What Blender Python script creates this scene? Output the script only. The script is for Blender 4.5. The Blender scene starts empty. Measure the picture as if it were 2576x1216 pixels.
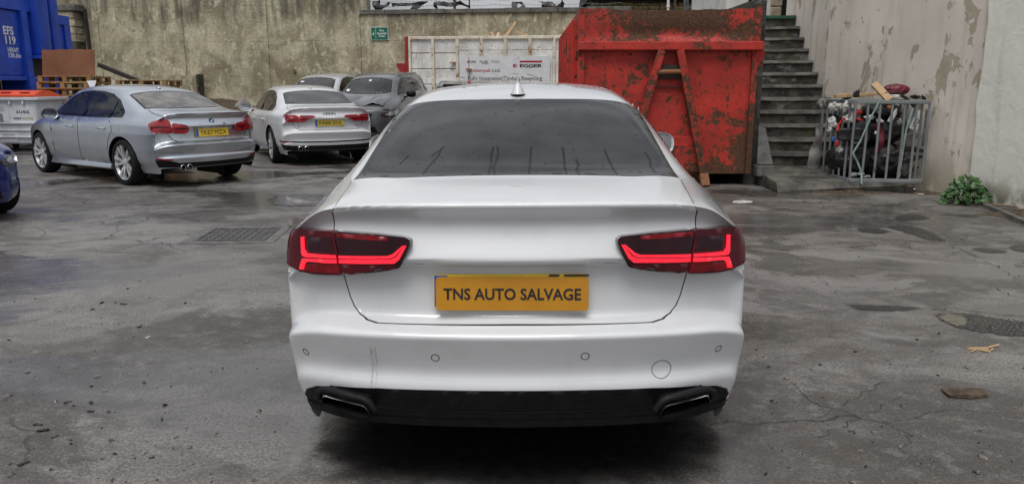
import bpy, bmesh, math, random
import numpy as np
from mathutils import Vector, Matrix, geometry
from mathutils.bvhtree import BVHTree
random.seed(7)
scn = bpy.context.scene
COL = scn.collection
R = math.radians

# ------------------------------------------------------------------ camera
FPX, CX, CY, W0 = 1934.0, 1287.5, 608.0, 2575.0
PITCH = math.atan(396.0 / FPX)
CAMH = 1.44
cam_d = bpy.data.cameras.new('camera')
cam = bpy.data.objects.new('camera', cam_d); COL.objects.link(cam)
cam.location = (0, 0, CAMH); cam.rotation_euler = (math.pi / 2 - PITCH, 0, 0)
cam_d.sensor_width = 36.0; cam_d.sensor_fit = 'HORIZONTAL'
cam_d.lens = 36.0 * FPX / W0
cam_d.clip_start = 0.05; cam_d.clip_end = 2000
scn.camera = cam
scn.render.engine = 'CYCLES'
scn.view_settings.view_transform = 'Standard'
scn.view_settings.look = 'None'
scn.view_settings.gamma = 1.0
scn.view_settings.use_curve_mapping = False
scn.view_settings.exposure = 0.22

# ------------------------------------------------------------------ sky and sun (overcast)
SUN_EL, SUN_AZ = R(63), R(195)          # azimuth from +Y, clockwise: behind the camera, a little to the left
world = bpy.data.worlds.new('World'); scn.world = world
world.use_nodes = True
wt = world.node_tree; wt.nodes.clear()
def wn(t, **k):
    n = wt.nodes.new(t)
    for a, b in k.items(): setattr(n, a, b)
    return n
sky = wn('ShaderNodeTexSky', sky_type='NISHITA', sun_disc=False, sun_elevation=SUN_EL, sun_rotation=SUN_AZ, air_density=1.0, dust_density=4.0)
hsv = wn('ShaderNodeHueSaturation'); hsv.inputs['Saturation'].default_value = 0.30
tc = wn('ShaderNodeTexCoord'); mp = wn('ShaderNodeMapping'); mp.inputs['Scale'].default_value = (1.0, 1.0, 2.6)
nz = wn('ShaderNodeTexNoise'); nz.inputs['Scale'].default_value = 1.9; nz.inputs['Detail'].default_value = 7; nz.inputs['Roughness'].default_value = 0.55; nz.inputs['Distortion'].default_value = 0.4
rp = wn('ShaderNodeValToRGB')
rp.color_ramp.elements[0].position = 0.36; rp.color_ramp.elements[0].color = (3.3, 3.5, 3.9, 1)
rp.color_ramp.elements[1].position = 0.66; rp.color_ramp.elements[1].color = (9.4, 9.6, 9.9, 1)
mx = wn('ShaderNodeMix', data_type='RGBA'); mx.inputs[0].default_value = 0.80
bg = wn('ShaderNodeBackground'); bg.inputs['Strength'].default_value = 0.092
wo = wn('ShaderNodeOutputWorld')
L = wt.links.new
L(sky.outputs[0], hsv.inputs['Color']); L(tc.outputs['Generated'], mp.inputs[0]); L(mp.outputs[0], nz.inputs['Vector'])
L(nz.outputs[0], rp.inputs[0]); L(hsv.outputs[0], mx.inputs[6]); L(rp.outputs[0], mx.inputs[7])
# overcast sky: brighter overhead than at the horizon
sx = wn('ShaderNodeSeparateXYZ'); gr = wn('ShaderNodeMapRange'); gr.inputs['From Min'].default_value = 0.0; gr.inputs['From Max'].default_value = 1.0; gr.inputs['To Min'].default_value = 0.60; gr.inputs['To Max'].default_value = 1.45
mg = wn('ShaderNodeVectorMath', operation='SCALE')
L(tc.outputs['Generated'], sx.inputs[0]); L(sx.outputs[2], gr.inputs['Value']); L(mx.outputs[2], mg.inputs[0]); L(gr.outputs[0], mg.inputs['Scale'])
L(mg.outputs[0], bg.inputs['Color']); L(bg.outputs[0], wo.inputs['Surface'])
sun_d = bpy.data.lights.new('sun', 'SUN'); sun_d.energy = 1.45; sun_d.angle = R(30); sun_d.color = (1.0, 0.97, 0.93)
sun = bpy.data.objects.new('sun', sun_d); COL.objects.link(sun)
sd = Vector((math.sin(SUN_AZ) * math.cos(SUN_EL), math.cos(SUN_AZ) * math.cos(SUN_EL), math.sin(SUN_EL)))
sun.rotation_euler = sd.to_track_quat('Z', 'Y').to_euler(); sun.location = sd * 40

# ------------------------------------------------------------------ pixel -> place helpers (pixels of a 2575 x 1216 picture)
_f = Vector((0, math.cos(PITCH), -math.sin(PITCH))); _u = Vector((0, math.sin(PITCH), math.cos(PITCH)))
CAMP = Vector((0, 0, CAMH))
def ray(px, py): return Vector(((px - CX) / FPX, 0, 0)) + _f + _u * (-(py - CY) / FPX)
def gp(px, py, h=0.0):
    d = ray(px, py); return CAMP + d * ((h - CAMH) / d.z)
def yp(px, py, Y):
    d = ray(px, py); return CAMP + d * (Y / d.y)
def zc(ox, oy, s):           # crop coordinates -> picture coordinates
    return lambda *pts: [((ox + x / s) / 1.5907, (oy + y / s) / 1.5907) for x, y in pts]

# ------------------------------------------------------------------ object helpers
def tag(o, label=None, cat=None, group=None, kind=None):
    if label: o['label'] = label
    if cat: o['category'] = cat
    if group: o['group'] = group
    if kind: o['kind'] = kind
    return o
def empty(name, loc=(0, 0, 0), rz=0.0, label=None, cat=None, group=None):
    o = bpy.data.objects.new(name, None); COL.objects.link(o)
    o.location = loc; o.rotation_euler = (0, 0, rz); o.empty_display_size = 0.2
    return tag(o, label, cat, group)
def link_mesh(name, me, mat=None, parent=None):
    o = bpy.data.objects.new(name, me); COL.objects.link(o)
    if mat is not None and len(me.materials) == 0: me.materials.append(mat)
    if parent is not None: o.parent = parent
    return o
class MB:
    def __init__(s): s.v = []; s.f = []; s.m = []; s.cm = 0
    def add(s, vs, fs):
        b = len(s.v); s.v += [tuple(p) for p in vs]; s.f += [tuple(i + b for i in f) for f in fs]; s.m += [s.cm] * len(fs); return s
    def box(s, c, sz, rot=None, taper=1.0):
        M = rot if rot is not None else Matrix.Identity(3)
        c = Vector(c); hx, hy, hz = sz[0] / 2, sz[1] / 2, sz[2] / 2
        vs = []
        for z in (-1, 1):
            t = taper if z > 0 else 1.0
            for x, y in ((-1, -1), (1, -1), (1, 1), (-1, 1)):
                vs.append(c + M @ Vector((x * hx * t, y * hy * t, z * hz)))
        return s.add(vs, [(3, 2, 1, 0), (4, 5, 6, 7), (0, 1, 5, 4), (1, 2, 6, 5), (2, 3, 7, 6), (3, 0, 4, 7)])
    def span(s, a, b): 
        return s.box([(a[i] + b[i]) / 2 for i in range(3)], [abs(b[i] - a[i]) for i in range(3)])
    def bar(s, a, b, w, h, up=(0, 0, 1), w2=None):
        a, b = Vector(a), Vector(b); d = (b - a); ln = d.length; d.normalize()
        x = d.cross(Vector(up)); 
        if x.length < 1e-4: x = d.cross(Vector((1, 0, 0)))
        x.normalize(); z = x.cross(d); vs = []
        for p, ww in ((a, w), (b, w if w2 is None else w2)):
            for i, j in ((-1, -1), (1, -1), (1, 1), (-1, 1)): vs.append(p + x * (i * ww / 2) + z * (j * h / 2))
        return s.add(vs, [(3, 2, 1, 0), (4, 5, 6, 7), (0, 1, 5, 4), (1, 2, 6, 5), (2, 3, 7, 6), (3, 0, 4, 7)])
    def tube(s, pts, r, n=8, cap=True, r2=None):
        pts = [Vector(p) for p in pts]; k = len(pts); vs = []; prev = None
        for i, p in enumerate(pts):
            d = (pts[min(i + 1, k - 1)] - pts[max(i - 1, 0)]).normalized()
            x = prev if prev is not None else d.orthogonal()
            x = (x - d * x.dot(d)).normalized(); y = d.cross(x); prev = x
            rr = r if r2 is None else r + (r2 - r) * i / max(1, k - 1)
            for a in range(n):
                t = 2 * math.pi * a / n; vs.append(p + x * (math.cos(t) * rr) + y * (math.sin(t) * rr))
        fs = [(i * n + a, i * n + (a + 1) % n, (i + 1) * n + (a + 1) % n, (i + 1) * n + a) for i in range(k - 1) for a in range(n)]
        if cap: fs += [tuple(reversed(range(n))), tuple(range((k - 1) * n, k * n))]
        return s.add(vs, fs)
    def lathe(s, prof, n=32, M=None, a0=0.0, a1=2 * math.pi):
        M = M or Matrix.Identity(4); vs = []; full = abs(a1 - a0 - 2 * math.pi) < 1e-6
        m = n if full else n + 1
        for i in range(m):
            t = a0 + (a1 - a0) * i / n
            for r, h in prof: vs.append(M @ Vector((r * math.cos(t), r * math.sin(t), h)))
        k = len(prof); fs = []
        for i in range(n):
            j = (i + 1) % m
            for q in range(k - 1): fs.append((i * k + q, j * k + q, j * k + q + 1, i * k + q + 1))
        return s.add(vs, fs)
    def prism(s, poly, d, M=None):       # polygon in local XY extruded along +Z by d
        M = M or Matrix.Identity(4); n = len(poly)
        vs = [M @ Vector((x, y, 0)) for x, y in poly] + [M @ Vector((x, y, d)) for x, y in poly]
        fs = [tuple(reversed(range(n))), tuple(range(n, 2 * n))] + [(i, (i + 1) % n, n + (i + 1) % n, n + i) for i in range(n)]
        return s.add(vs, fs)
    def mesh(s, name, bevel=0.0, seg=2, jitter=0.0):
        me = bpy.data.meshes.new(name); me.from_pydata(s.v, [], s.f)
        bm = bmesh.new(); bm.from_mesh(me)
        if any(s.m):
            for f, mi in zip(bm.faces, s.m): f.material_index = mi
        bmesh.ops.recalc_face_normals(bm, faces=bm.faces)
        if bevel > 0: bmesh.ops.bevel(bm, geom=bm.edges[:] , offset=bevel, segments=seg, affect='EDGES', profile=0.6, clamp_overlap=True)
        if jitter > 0:
            for v in bm.verts: v.co += Vector((random.uniform(-1, 1), random.uniform(-1, 1), random.uniform(-1, 1))) * jitter
        bm.to_mesh(me); bm.free(); return me
    def build(s, name, mat=None, parent=None, bevel=0.0, seg=2, smooth=0.0, jitter=0.0):
        me = s.mesh(name, bevel, seg, jitter)
        mats = mat if isinstance(mat, (list, tuple)) else [mat]
        for m in mats: 
            if m is not None: me.materials.append(m)
        o = link_mesh(name, me, None, parent)
        if smooth > 0: shade(me, smooth)
        return o
def shade(me, ang=35):
    me.polygons.foreach_set('use_smooth', [True] * len(me.polygons))
    if ang < 179: me.set_sharp_from_angle(angle=R(ang))
def frame_mat(o, right, up):             # columns right, up, normal
    x = Vector(right).normalized(); y = Vector(up); y = (y - x * y.dot(x)).normalized(); z = x.cross(y)
    M = Matrix.Identity(4)
    for i in range(3): M[i][0], M[i][1], M[i][2], M[i][3] = x[i], y[i], z[i], o[i]
    return M
def text_mesh(txt, height, M, name='lettering', mat=None, parent=None, width=None, bold=0.0, depth=0.001, align='CENTER', shear=0.0):
    cu = bpy.data.curves.new(name, 'FONT'); cu.body = txt; cu.size = 1.0; cu.extrude = 0.0; cu.offset = bold
    cu.align_x = 'LEFT'; cu.align_y = 'BOTTOM_BASELINE'; cu.shear = shear; cu.resolution_u = 3
    o = bpy.data.objects.new(name, cu); COL.objects.link(o)
    me = bpy.data.meshes.new_from_object(o)
    bpy.data.objects.remove(o); bpy.data.curves.remove(cu)
    co = np.array([v.co[:] for v in me.vertices])
    lo, hi = co.min(0), co.max(0); sy = height / 0.72; sx = sy if width is None else width / (hi[0] - lo[0])
    x0 = {'CENTER': (lo[0] + hi[0]) / 2, 'LEFT': lo[0]}[align]
    for v in me.vertices:
        v.co = M @ Vector(((v.co.x - x0) * sx, v.co.y * sy, depth))
    me.name = name
    return link_mesh(name, me, mat, parent)
def pts_in_poly(P, poly):
    P = np.asarray(P); x, y = P[:, 0], P[:, 1]; ins = np.zeros(len(P), bool); n = len(poly); j = n - 1
    for i in range(n):
        xi, yi = poly[i]; xj, yj = poly[j]
        if yi != yj:
            c = ((yi > y) != (yj > y)) & (x < (xj - xi) * (y - yi) / (yj - yi) + xi); ins ^= c
        j = i
    return ins
def densify(poly, s, closed=True):
    out = []; n = len(poly)
    for i in range(n if closed else n - 1):
        a = np.array(poly[i]); b = np.array(poly[(i + 1) % n]); k = max(1, int(math.ceil(np.linalg.norm(b - a) / s)))
        for q in range(k): out.append(tuple(a + (b - a) * q / k))
    if not closed: out.append(tuple(poly[-1]))
    return out
def rounded(poly, r=0.3, it=2):          # Chaikin corner cutting of a closed outline
    for _ in range(it):
        o = []
        for i in range(len(poly)):
            a, b = poly[i], poly[(i + 1) % len(poly)]
            o += [tuple(a[k] + (b[k] - a[k]) * r for k in range(len(a))), tuple(a[k] + (b[k] - a[k]) * (1 - r) for k in range(len(a)))]
        poly = o; r = 0.25
    return poly
# ------------------------------------------------------------------ materials
class NT:
    def __init__(s, name):
        s.mat = bpy.data.materials.new(name); s.mat.use_nodes = True; s.t = s.mat.node_tree
        s.b = s.t.nodes['Principled BSDF']; s.out = s.t.nodes['Material Output']
    def n(s, ty, ins=None, **k):
        n = s.t.nodes.new(ty)
        for a, b in k.items(): setattr(n, a, b)
        for a, b in (ins or {}).items(): s.set(n.inputs[a], b)
        return n
    def set(s, sock, v):
        if isinstance(v, bpy.types.NodeSocket): s.t.links.new(v, sock)
        else:
            if hasattr(sock.default_value, '__len__') and hasattr(v, '__len__') and len(v) == 3 and len(sock.default_value) == 4: v = (*v, 1)
            sock.default_value = v
    def pos(s): return s.n('ShaderNodeNewGeometry').outputs['Position']
    def obj(s): return s.n('ShaderNodeTexCoord').outputs['Object']
    def map(s, v, scale=(1, 1, 1), loc=(0, 0, 0), rot=(0, 0, 0)):
        return s.n('ShaderNodeMapping', {'Vector': v, 'Scale': scale, 'Location': loc, 'Rotation': rot}).outputs[0]
    def noise(s, v, sc=1.0, det=4, ro=0.55, dist=0.0):
        return s.n('ShaderNodeTexNoise', {'Vector': v, 'Scale': sc, 'Detail': det, 'Roughness': ro, 'Distortion': dist}).outputs[0]
    def vor(s, v, sc=1.0, feat='DISTANCE_TO_EDGE', out='Distance'):
        return s.n('ShaderNodeTexVoronoi', {'Vector': v, 'Scale': sc}, feature=feat).outputs[out]
    def ramp(s, f, a, b, ca=0.0, cb=1.0):
        r = s.n('ShaderNodeMapRange', {'Value': f, 'From Min': a, 'From Max': b, 'To Min': ca, 'To Max': cb}); r.clamp = True
        r.interpolation_type = 'SMOOTHSTEP'; return r.outputs[0]
    def mix(s, f, a, b, mode='MIX'):
        n = s.n('ShaderNodeMix', data_type='RGBA', blend_type=mode); s.set(n.inputs[0], f); s.set(n.inputs[6], a); s.set(n.inputs[7], b); return n.outputs[2]
    def m(s, op, a, b=0.0):
        n = s.n('ShaderNodeMath', operation=op); s.set(n.inputs[0], a); s.set(n.inputs[1], b); return n.outputs[0]
    def sep(s, v):
        n = s.n('ShaderNodeSeparateXYZ', {0: v}); return n.outputs
    def bump(s, h, st=0.3, d=0.01):
        s.set(s.b.inputs['Normal'], s.n('ShaderNodeBump', {'Height': h, 'Strength': st, 'Distance': d}).outputs[0]); return s
    def done(s, col=None, rough=None, **k):
        if col is not None: s.set(s.b.inputs['Base Color'], col)
        if rough is not None: s.set(s.b.inputs['Roughness'], rough)
        for a, b in k.items(): s.set(s.b.inputs[a.replace('_', ' ')], b)
        return s.mat
M = {}
def simple(name, col, rough=0.5, var=0.25, sc=6.0, bump=0.0, **k):
    t = NT(name); v = t.obj(); f = t.noise(v, sc, 5)
    c = t.mix(t.ramp(f, 0.3, 0.7), tuple(x * (1 - var) for x in col), tuple(min(1, x * (1 + var)) for x in col))
    r = t.ramp(t.noise(v, sc * 2.3, 3), 0.3, 0.7, max(0.03, rough - 0.08), min(1, rough + 0.1))
    if bump: t.bump(t.noise(v, sc * 6, 6), bump, 0.01)
    M[name] = t.done(c, r, **k); return M[name]
def paint(name, col, metal=0.0, rough=0.32, dirt=0.25, dirtc=(0.16, 0.14, 0.12), coat=1.0):
    t = NT(name); v = t.obj(); z = t.sep(v)[2]
    d = t.m('MULTIPLY', t.ramp(t.noise(v, 3.0, 8, 0.7), 0.42, 0.75), dirt)
    st = t.ramp(t.noise(t.map(v, (9, 9, 0.8)), 1.0, 6, 0.6), 0.5, 0.8)
    d2 = t.m('MULTIPLY', t.m('MULTIPLY', st, t.ramp(z, 0.95, 0.3)), dirt * 0.7)
    dd = t.m('MAXIMUM', d, d2)
    c = t.mix(dd, col, dirtc)
    if metal:
        fl = t.noise(v, 900, 2); c = t.mix(t.ramp(fl, 0.3, 0.7, 0.0, 0.25), c, tuple(min(1, x * 1.5) for x in col))
    t.bump(t.noise(v, 2.0, 2), 0.02, 0.02)
    M[name] = t.done(c, t.ramp(dd, 0.0, 0.35, rough, 0.6), Metallic=metal, Coat_Weight=t.ramp(dd, 0, 0.4, coat, coat * 0.35), Coat_Roughness=t.ramp(t.noise(v, 7, 5), 0.3, 0.7, 0.03, 0.12))
    return M[name]
paint('white_paint', (0.655, 0.665, 0.68), dirt=0.14)
paint('white_paint_dusty', (0.66, 0.67, 0.70), dirt=0.14)
paint('silver_paint', (0.52, 0.56, 0.615), metal=0.9, rough=0.30, dirt=0.30)
paint('pale_silver_paint', (0.56, 0.57, 0.58), metal=0.5, rough=0.34, dirt=0.2)
paint('grey_paint', (0.085, 0.09, 0.10), metal=0.45, rough=0.36, dirt=0.3)
paint('black_paint', (0.02, 0.02, 0.022), metal=0.2, rough=0.3, dirt=0.25)
paint('blue_car_paint', (0.012, 0.035, 0.22), metal=0.55, rough=0.3, dirt=0.12)
simple('black_plastic', (0.008, 0.008, 0.009), 0.42, 0.3, 18, 0.15, Specular_IOR_Level=0.16)
simple('black_gloss', (0.006, 0.006, 0.007), 0.16, 0.2, 8, Specular_IOR_Level=0.3)
simple('rubber', (0.013, 0.013, 0.013), 0.8, 0.35, 14, 0.4, Specular_IOR_Level=0.2)
simple('alloy', (0.62, 0.63, 0.65), 0.34, 0.10, 9, Metallic=0.55)
simple('brake_metal', (0.10, 0.09, 0.085), 0.45, 0.3, 12, Metallic=0.8)
simple('chrome', (0.62, 0.62, 0.63), 0.12, 0.1, 9, Metallic=1.0)
simple('dark_chrome', (0.30, 0.29, 0.28), 0.22, 0.2, 9, Metallic=1.0)
simple('cabin_cloth', (0.035, 0.035, 0.037), 0.8, 0.2, 14)
simple('cabin_pale', (0.30, 0.30, 0.29), 0.7, 0.1, 14)
simple('seam_black', (0.010, 0.010, 0.011), 0.6, 0.2, 14)
simple('plate_yellow', (0.50, 0.22, 0.003), 0.34, 0.06, 9, Coat_Weight=0.5)
simple('plate_yellow_bright', (0.78, 0.55, 0.03), 0.34, 0.06, 9, Coat_Weight=0.5)
simple('plate_white', (0.72, 0.72, 0.69), 0.34, 0.08, 9, Coat_Weight=0.5)
simple('plate_blue', (0.012, 0.10, 0.48), 0.3, 0.1, 9)
simple('ink_black', (0.012, 0.012, 0.014), 0.5, 0.2, 9)
simple('print_white', (0.78, 0.80, 0.84), 0.5, 0.06, 9)
simple('badge_blue', (0.01, 0.09, 0.42), 0.25, 0.1, 9)
simple('red_reflector', (0.20, 0.004, 0.009), 0.10, 0.2, 30)
simple('lens_red', (0.32, 0.008, 0.016), 0.13, 0.35, 9, Coat_Weight=1.0)
simple('lens_dark', (0.075, 0.002, 0.007), 0.06, 0.3, 7)
simple('lens_smoke', (0.022, 0.003, 0.007), 0.06, 0.3, 9)
simple('lamp_clear', (0.42, 0.44, 0.47), 0.10, 0.3, 22, Metallic=0.5, Coat_Weight=1.0)
simple('lamp_inner', (0.03, 0.03, 0.035), 0.2, 0.4, 22, Coat_Weight=1.0)
def emit(name, col, st, base=(0.4, 0.01, 0.02)):
    t = NT(name); M[name] = t.done(base, 0.2, Emission_Color=col, Emission_Strength=st, Coat_Weight=0.8)
emit('lamp_red', (1.0, 0.012, 0.035), 1.0)
emit('lamp_white', (0.9, 0.95, 1.0), 1.2, (0.8, 0.8, 0.8))
# tinted glass that hides the cabin: dark with a haze of dried rain
def tint(name, base, haze, hz, sp_=0.16):
    t = NT(name); v = t.obj()
    h = t.m('MULTIPLY', t.ramp(t.noise(v, 4.0, 6, 0.65), 0.25, 0.8), hz)
    M[name] = t.done(t.mix(h, base, haze), t.ramp(t.noise(v, 5, 4), 0.3, 0.7, 0.03, 0.10), Specular_IOR_Level=sp_)
tint('glass_dark', (0.006, 0.007, 0.009), (0.09, 0.09, 0.09), 0.34)
tint('glass_fogged', (0.05, 0.05, 0.05), (0.36, 0.34, 0.31), 0.62)
tint('water_film', (0.004, 0.005, 0.006), (0.01, 0.01, 0.01), 0.2, 0.08)
def clear_glass(name, col, op):
    t = NT(name); v = t.obj(); nt = t.t
    tr = t.n('ShaderNodeBsdfTransparent', {'Color': col})
    gl = t.n('ShaderNodeBsdfGlossy', {'Color': (0.9, 0.9, 0.9), 'Roughness': 0.05})
    df = t.n('ShaderNodeBsdfDiffuse', {'Color': (0.35, 0.35, 0.34)})
    fr = t.n('ShaderNodeFresnel', {'IOR': 1.45}).outputs[0]
    m0 = t.n('ShaderNodeMixShader', {0: t.ramp(t.noise(v, 3.0, 6, 0.6), 0.3, 0.8, 0.4 * op, op), 1: tr.outputs[0], 2: df.outputs[0]})
    m1 = t.n('ShaderNodeMixShader', {0: fr, 1: m0.outputs[0], 2: gl.outputs[0]})
    nt.links.new(m1.outputs[0], t.out.inputs['Surface']); M[name] = t.mat
clear_glass('glass_clear', (0.66, 0.72, 0.71), 0.08)
clear_glass('glass_privacy', (0.10, 0.105, 0.11), 0.05)
simple('mirror_glass', (0.55, 0.57, 0.6), 0.04, 0.05, 9, Metallic=1.0)
simple('raindrop', (0.012, 0.012, 0.014), 0.10, 0.2, 40, Specular_IOR_Level=0.3)

# ---- ground: worn, damp tarmac
def ground_mat():
    t = NT('damp_tarmac'); p = t.pos()
    w = t.n('ShaderNodeVectorMath', {0: p, 1: t.n('ShaderNodeTexNoise', {'Vector': p, 'Scale': 0.6, 'Detail': 3}).outputs['Color']}, operation='ADD').outputs[0]
    big = t.noise(t.map(w, (0.75, 0.85, 1)), 0.55, 6, 0.6, 0.6)
    mid = t.noise(t.map(w, (0.8, 1.3, 1)), 1.7, 8, 0.66, 0.7)
    fine = t.noise(p, 70, 4, 0.7); mot = t.noise(p, 9, 7, 0.68)
    stone = t.vor(p, 95, 'F1')
    tone = t.m('ADD', t.m('MULTIPLY', big, 0.5), t.m('MULTIPLY', mid, 0.5))
    c = t.mix(t.ramp(tone, 0.41, 0.58), (0.080, 0.071, 0.064), (0.208, 0.192, 0.179))
    b1 = t.noise(t.map(w, (0.8, 1.2, 1), (3, 9, 0)), 0.9, 12, 0.68, 0.5); b2 = t.noise(t.map(w, (1, 1.1, 1), (13, 1, 0)), 0.8, 12, 0.66, 0.4); b3 = t.noise(t.map(w, (0.9, 1.4, 1), (5, 17, 0)), 1.6, 12, 0.7, 0.3)
    c = t.mix(t.ramp(b1, 0.51, 0.57, 0, 0.50), c, (0.30, 0.281, 0.264))
    c = t.mix(t.ramp(b2, 0.53, 0.59, 0, 0.66), c, (0.064, 0.054, 0.047))
    c = t.mix(t.ramp(b3, 0.56, 0.62, 0, 0.50), c, (0.105, 0.088, 0.075))
    c = t.mix(t.ramp(mot, 0.50, 0.72, 0, 0.45), c, (0.32, 0.305, 0.29))
    c = t.mix(t.ramp(fine, 0.38, 0.62, 0.62, 0.0), c, (0.034, 0.031, 0.029))
    c = t.mix(t.m('MULTIPLY', t.ramp(stone, 0.0, 0.32, 0.85, 0.0), t.ramp(t.noise(p, 28, 3), 0.42, 0.62)), c, (0.42, 0.40, 0.37))
    # hair cracks, only here and there
    crk = t.vor(t.n('ShaderNodeVectorMath', {0: t.map(p, (1, 1, 0)), 1: t.n('ShaderNodeVectorMath', {0: t.n('ShaderNodeTexNoise', {'Vector': p, 'Scale': 2.2, 'Detail': 5}).outputs['Color'], 1: (0.5, 0.5, 0.5)}, operation='MULTIPLY').outputs[0]}, operation='ADD').outputs[0], 1.15)
    where = t.ramp(t.noise(p, 0.33, 2), 0.50, 0.60)
    crack = t.m('MULTIPLY', t.ramp(crk, 0.012, 0.002), where)
    c = t.mix(t.m('MULTIPLY', crack, 0.8), c, (0.015, 0.014, 0.013))
    # wetness: smooth film in the hollows
    wet = t.ramp(t.noise(t.map(w, (0.6, 1.1, 1), (7, 3, 0)), 0.75, 9, 0.64, 0.5), 0.46, 0.56)
    c = t.mix(t.m('MULTIPLY', wet, 0.40), c, (0.045, 0.042, 0.040))
    rough = t.m('ADD', t.ramp(wet, 0, 1, 0.55, 0.11), t.ramp(fine, 0.3, 0.7, -0.06, 0.10))
    h = t.m('SUBTRACT', t.m('ADD', t.m('MULTIPLY', fine, 0.5), t.m('MULTIPLY', mot, 0.6)), t.m('MULTIPLY', crack, 1.5))
    bs = t.n('ShaderNodeBump', {'Height': h, 'Strength': t.ramp(wet, 0, 1, 0.55, 0.18), 'Distance': 0.012}).outputs[0]
    t.set(t.b.inputs['Normal'], bs)
    M['tarmac'] = t.done(c, rough, Specular_IOR_Level=0.5)
ground_mat()
def edge_fade(t, p, a=0.30, b=0.62, sc=7.0):
    at = t.n('ShaderNodeAttribute', attribute_name='inside').outputs['Fac']
    k = t.m('ADD', t.m('MULTIPLY', at, 0.75), t.m('MULTIPLY', t.noise(p, sc, 7, 0.65), 0.55))
    t.set(t.b.inputs['Alpha'], t.ramp(k, a + .12, b + .12))
def puddle_mat():
    t = NT('puddle_water'); p = t.pos()
    c = t.mix(t.ramp(t.noise(p, 8, 5), 0.3, 0.7), (0.020, 0.019, 0.018), (0.055, 0.050, 0.045))
    t.bump(t.noise(p, 14, 3), 0.03, 0.01)
    edge_fade(t, p); M['puddle'] = t.done(c, t.ramp(t.noise(p, 5, 4), 0.35, 0.7, 0.03, 0.18), Specular_IOR_Level=0.6)
    t = NT('wet_shade_film'); p = t.pos(); edge_fade(t, p, .15, 1.0, 4.0); t.bump(t.noise(p, 60, 4), .12, .01)  # glossy wet film, coloured near black to deepen the shade below the saloon
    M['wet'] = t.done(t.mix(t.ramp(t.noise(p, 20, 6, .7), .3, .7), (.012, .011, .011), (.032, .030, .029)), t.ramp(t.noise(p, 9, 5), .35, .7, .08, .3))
    t = NT('muddy_water'); p = t.pos()
    c = t.mix(t.ramp(t.noise(p, 7, 5), 0.3, 0.7), (0.095, 0.080, 0.058), (0.15, 0.13, 0.10))
    edge_fade(t, p); M['mud'] = t.done(c, t.ramp(t.noise(p, 9, 4), 0.35, 0.7, 0.05, 0.5), Specular_IOR_Level=0.6)
    t = NT('damp_stain'); p = t.pos()
    c = t.mix(t.ramp(t.noise(p, 20, 6, 0.7), 0.3, 0.7), (0.016, 0.015, 0.014), (0.045, 0.042, 0.040))
    t.bump(t.noise(p, 70, 4), 0.4, 0.01)
    edge_fade(t, p, .25, .95, 3.5); M['damp'] = t.done(c, t.ramp(t.noise(p, 12, 4), 0.35, 0.7, 0.28, 0.5))
puddle_mat()
t = NT('pale_patch'); p = t.pos(); edge_fade(t, p, .30, 1.2, 22.0); t.bump(t.noise(p, 70, 4), .4, .01); M['pale'] = t.done(t.mix(t.ramp(t.noise(p, 30, 6, .7), .3, .7), (.15, .14, .13), (.27, .255, .24)), .42)
t = NT('crack_dark'); p = t.pos(); t.set(t.b.inputs['Alpha'], t.ramp(t.noise(p, 6, 5), .36, .58, .05, .75)); M['crack_dark'] = t.done((.02, .019, .018), .8)
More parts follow.
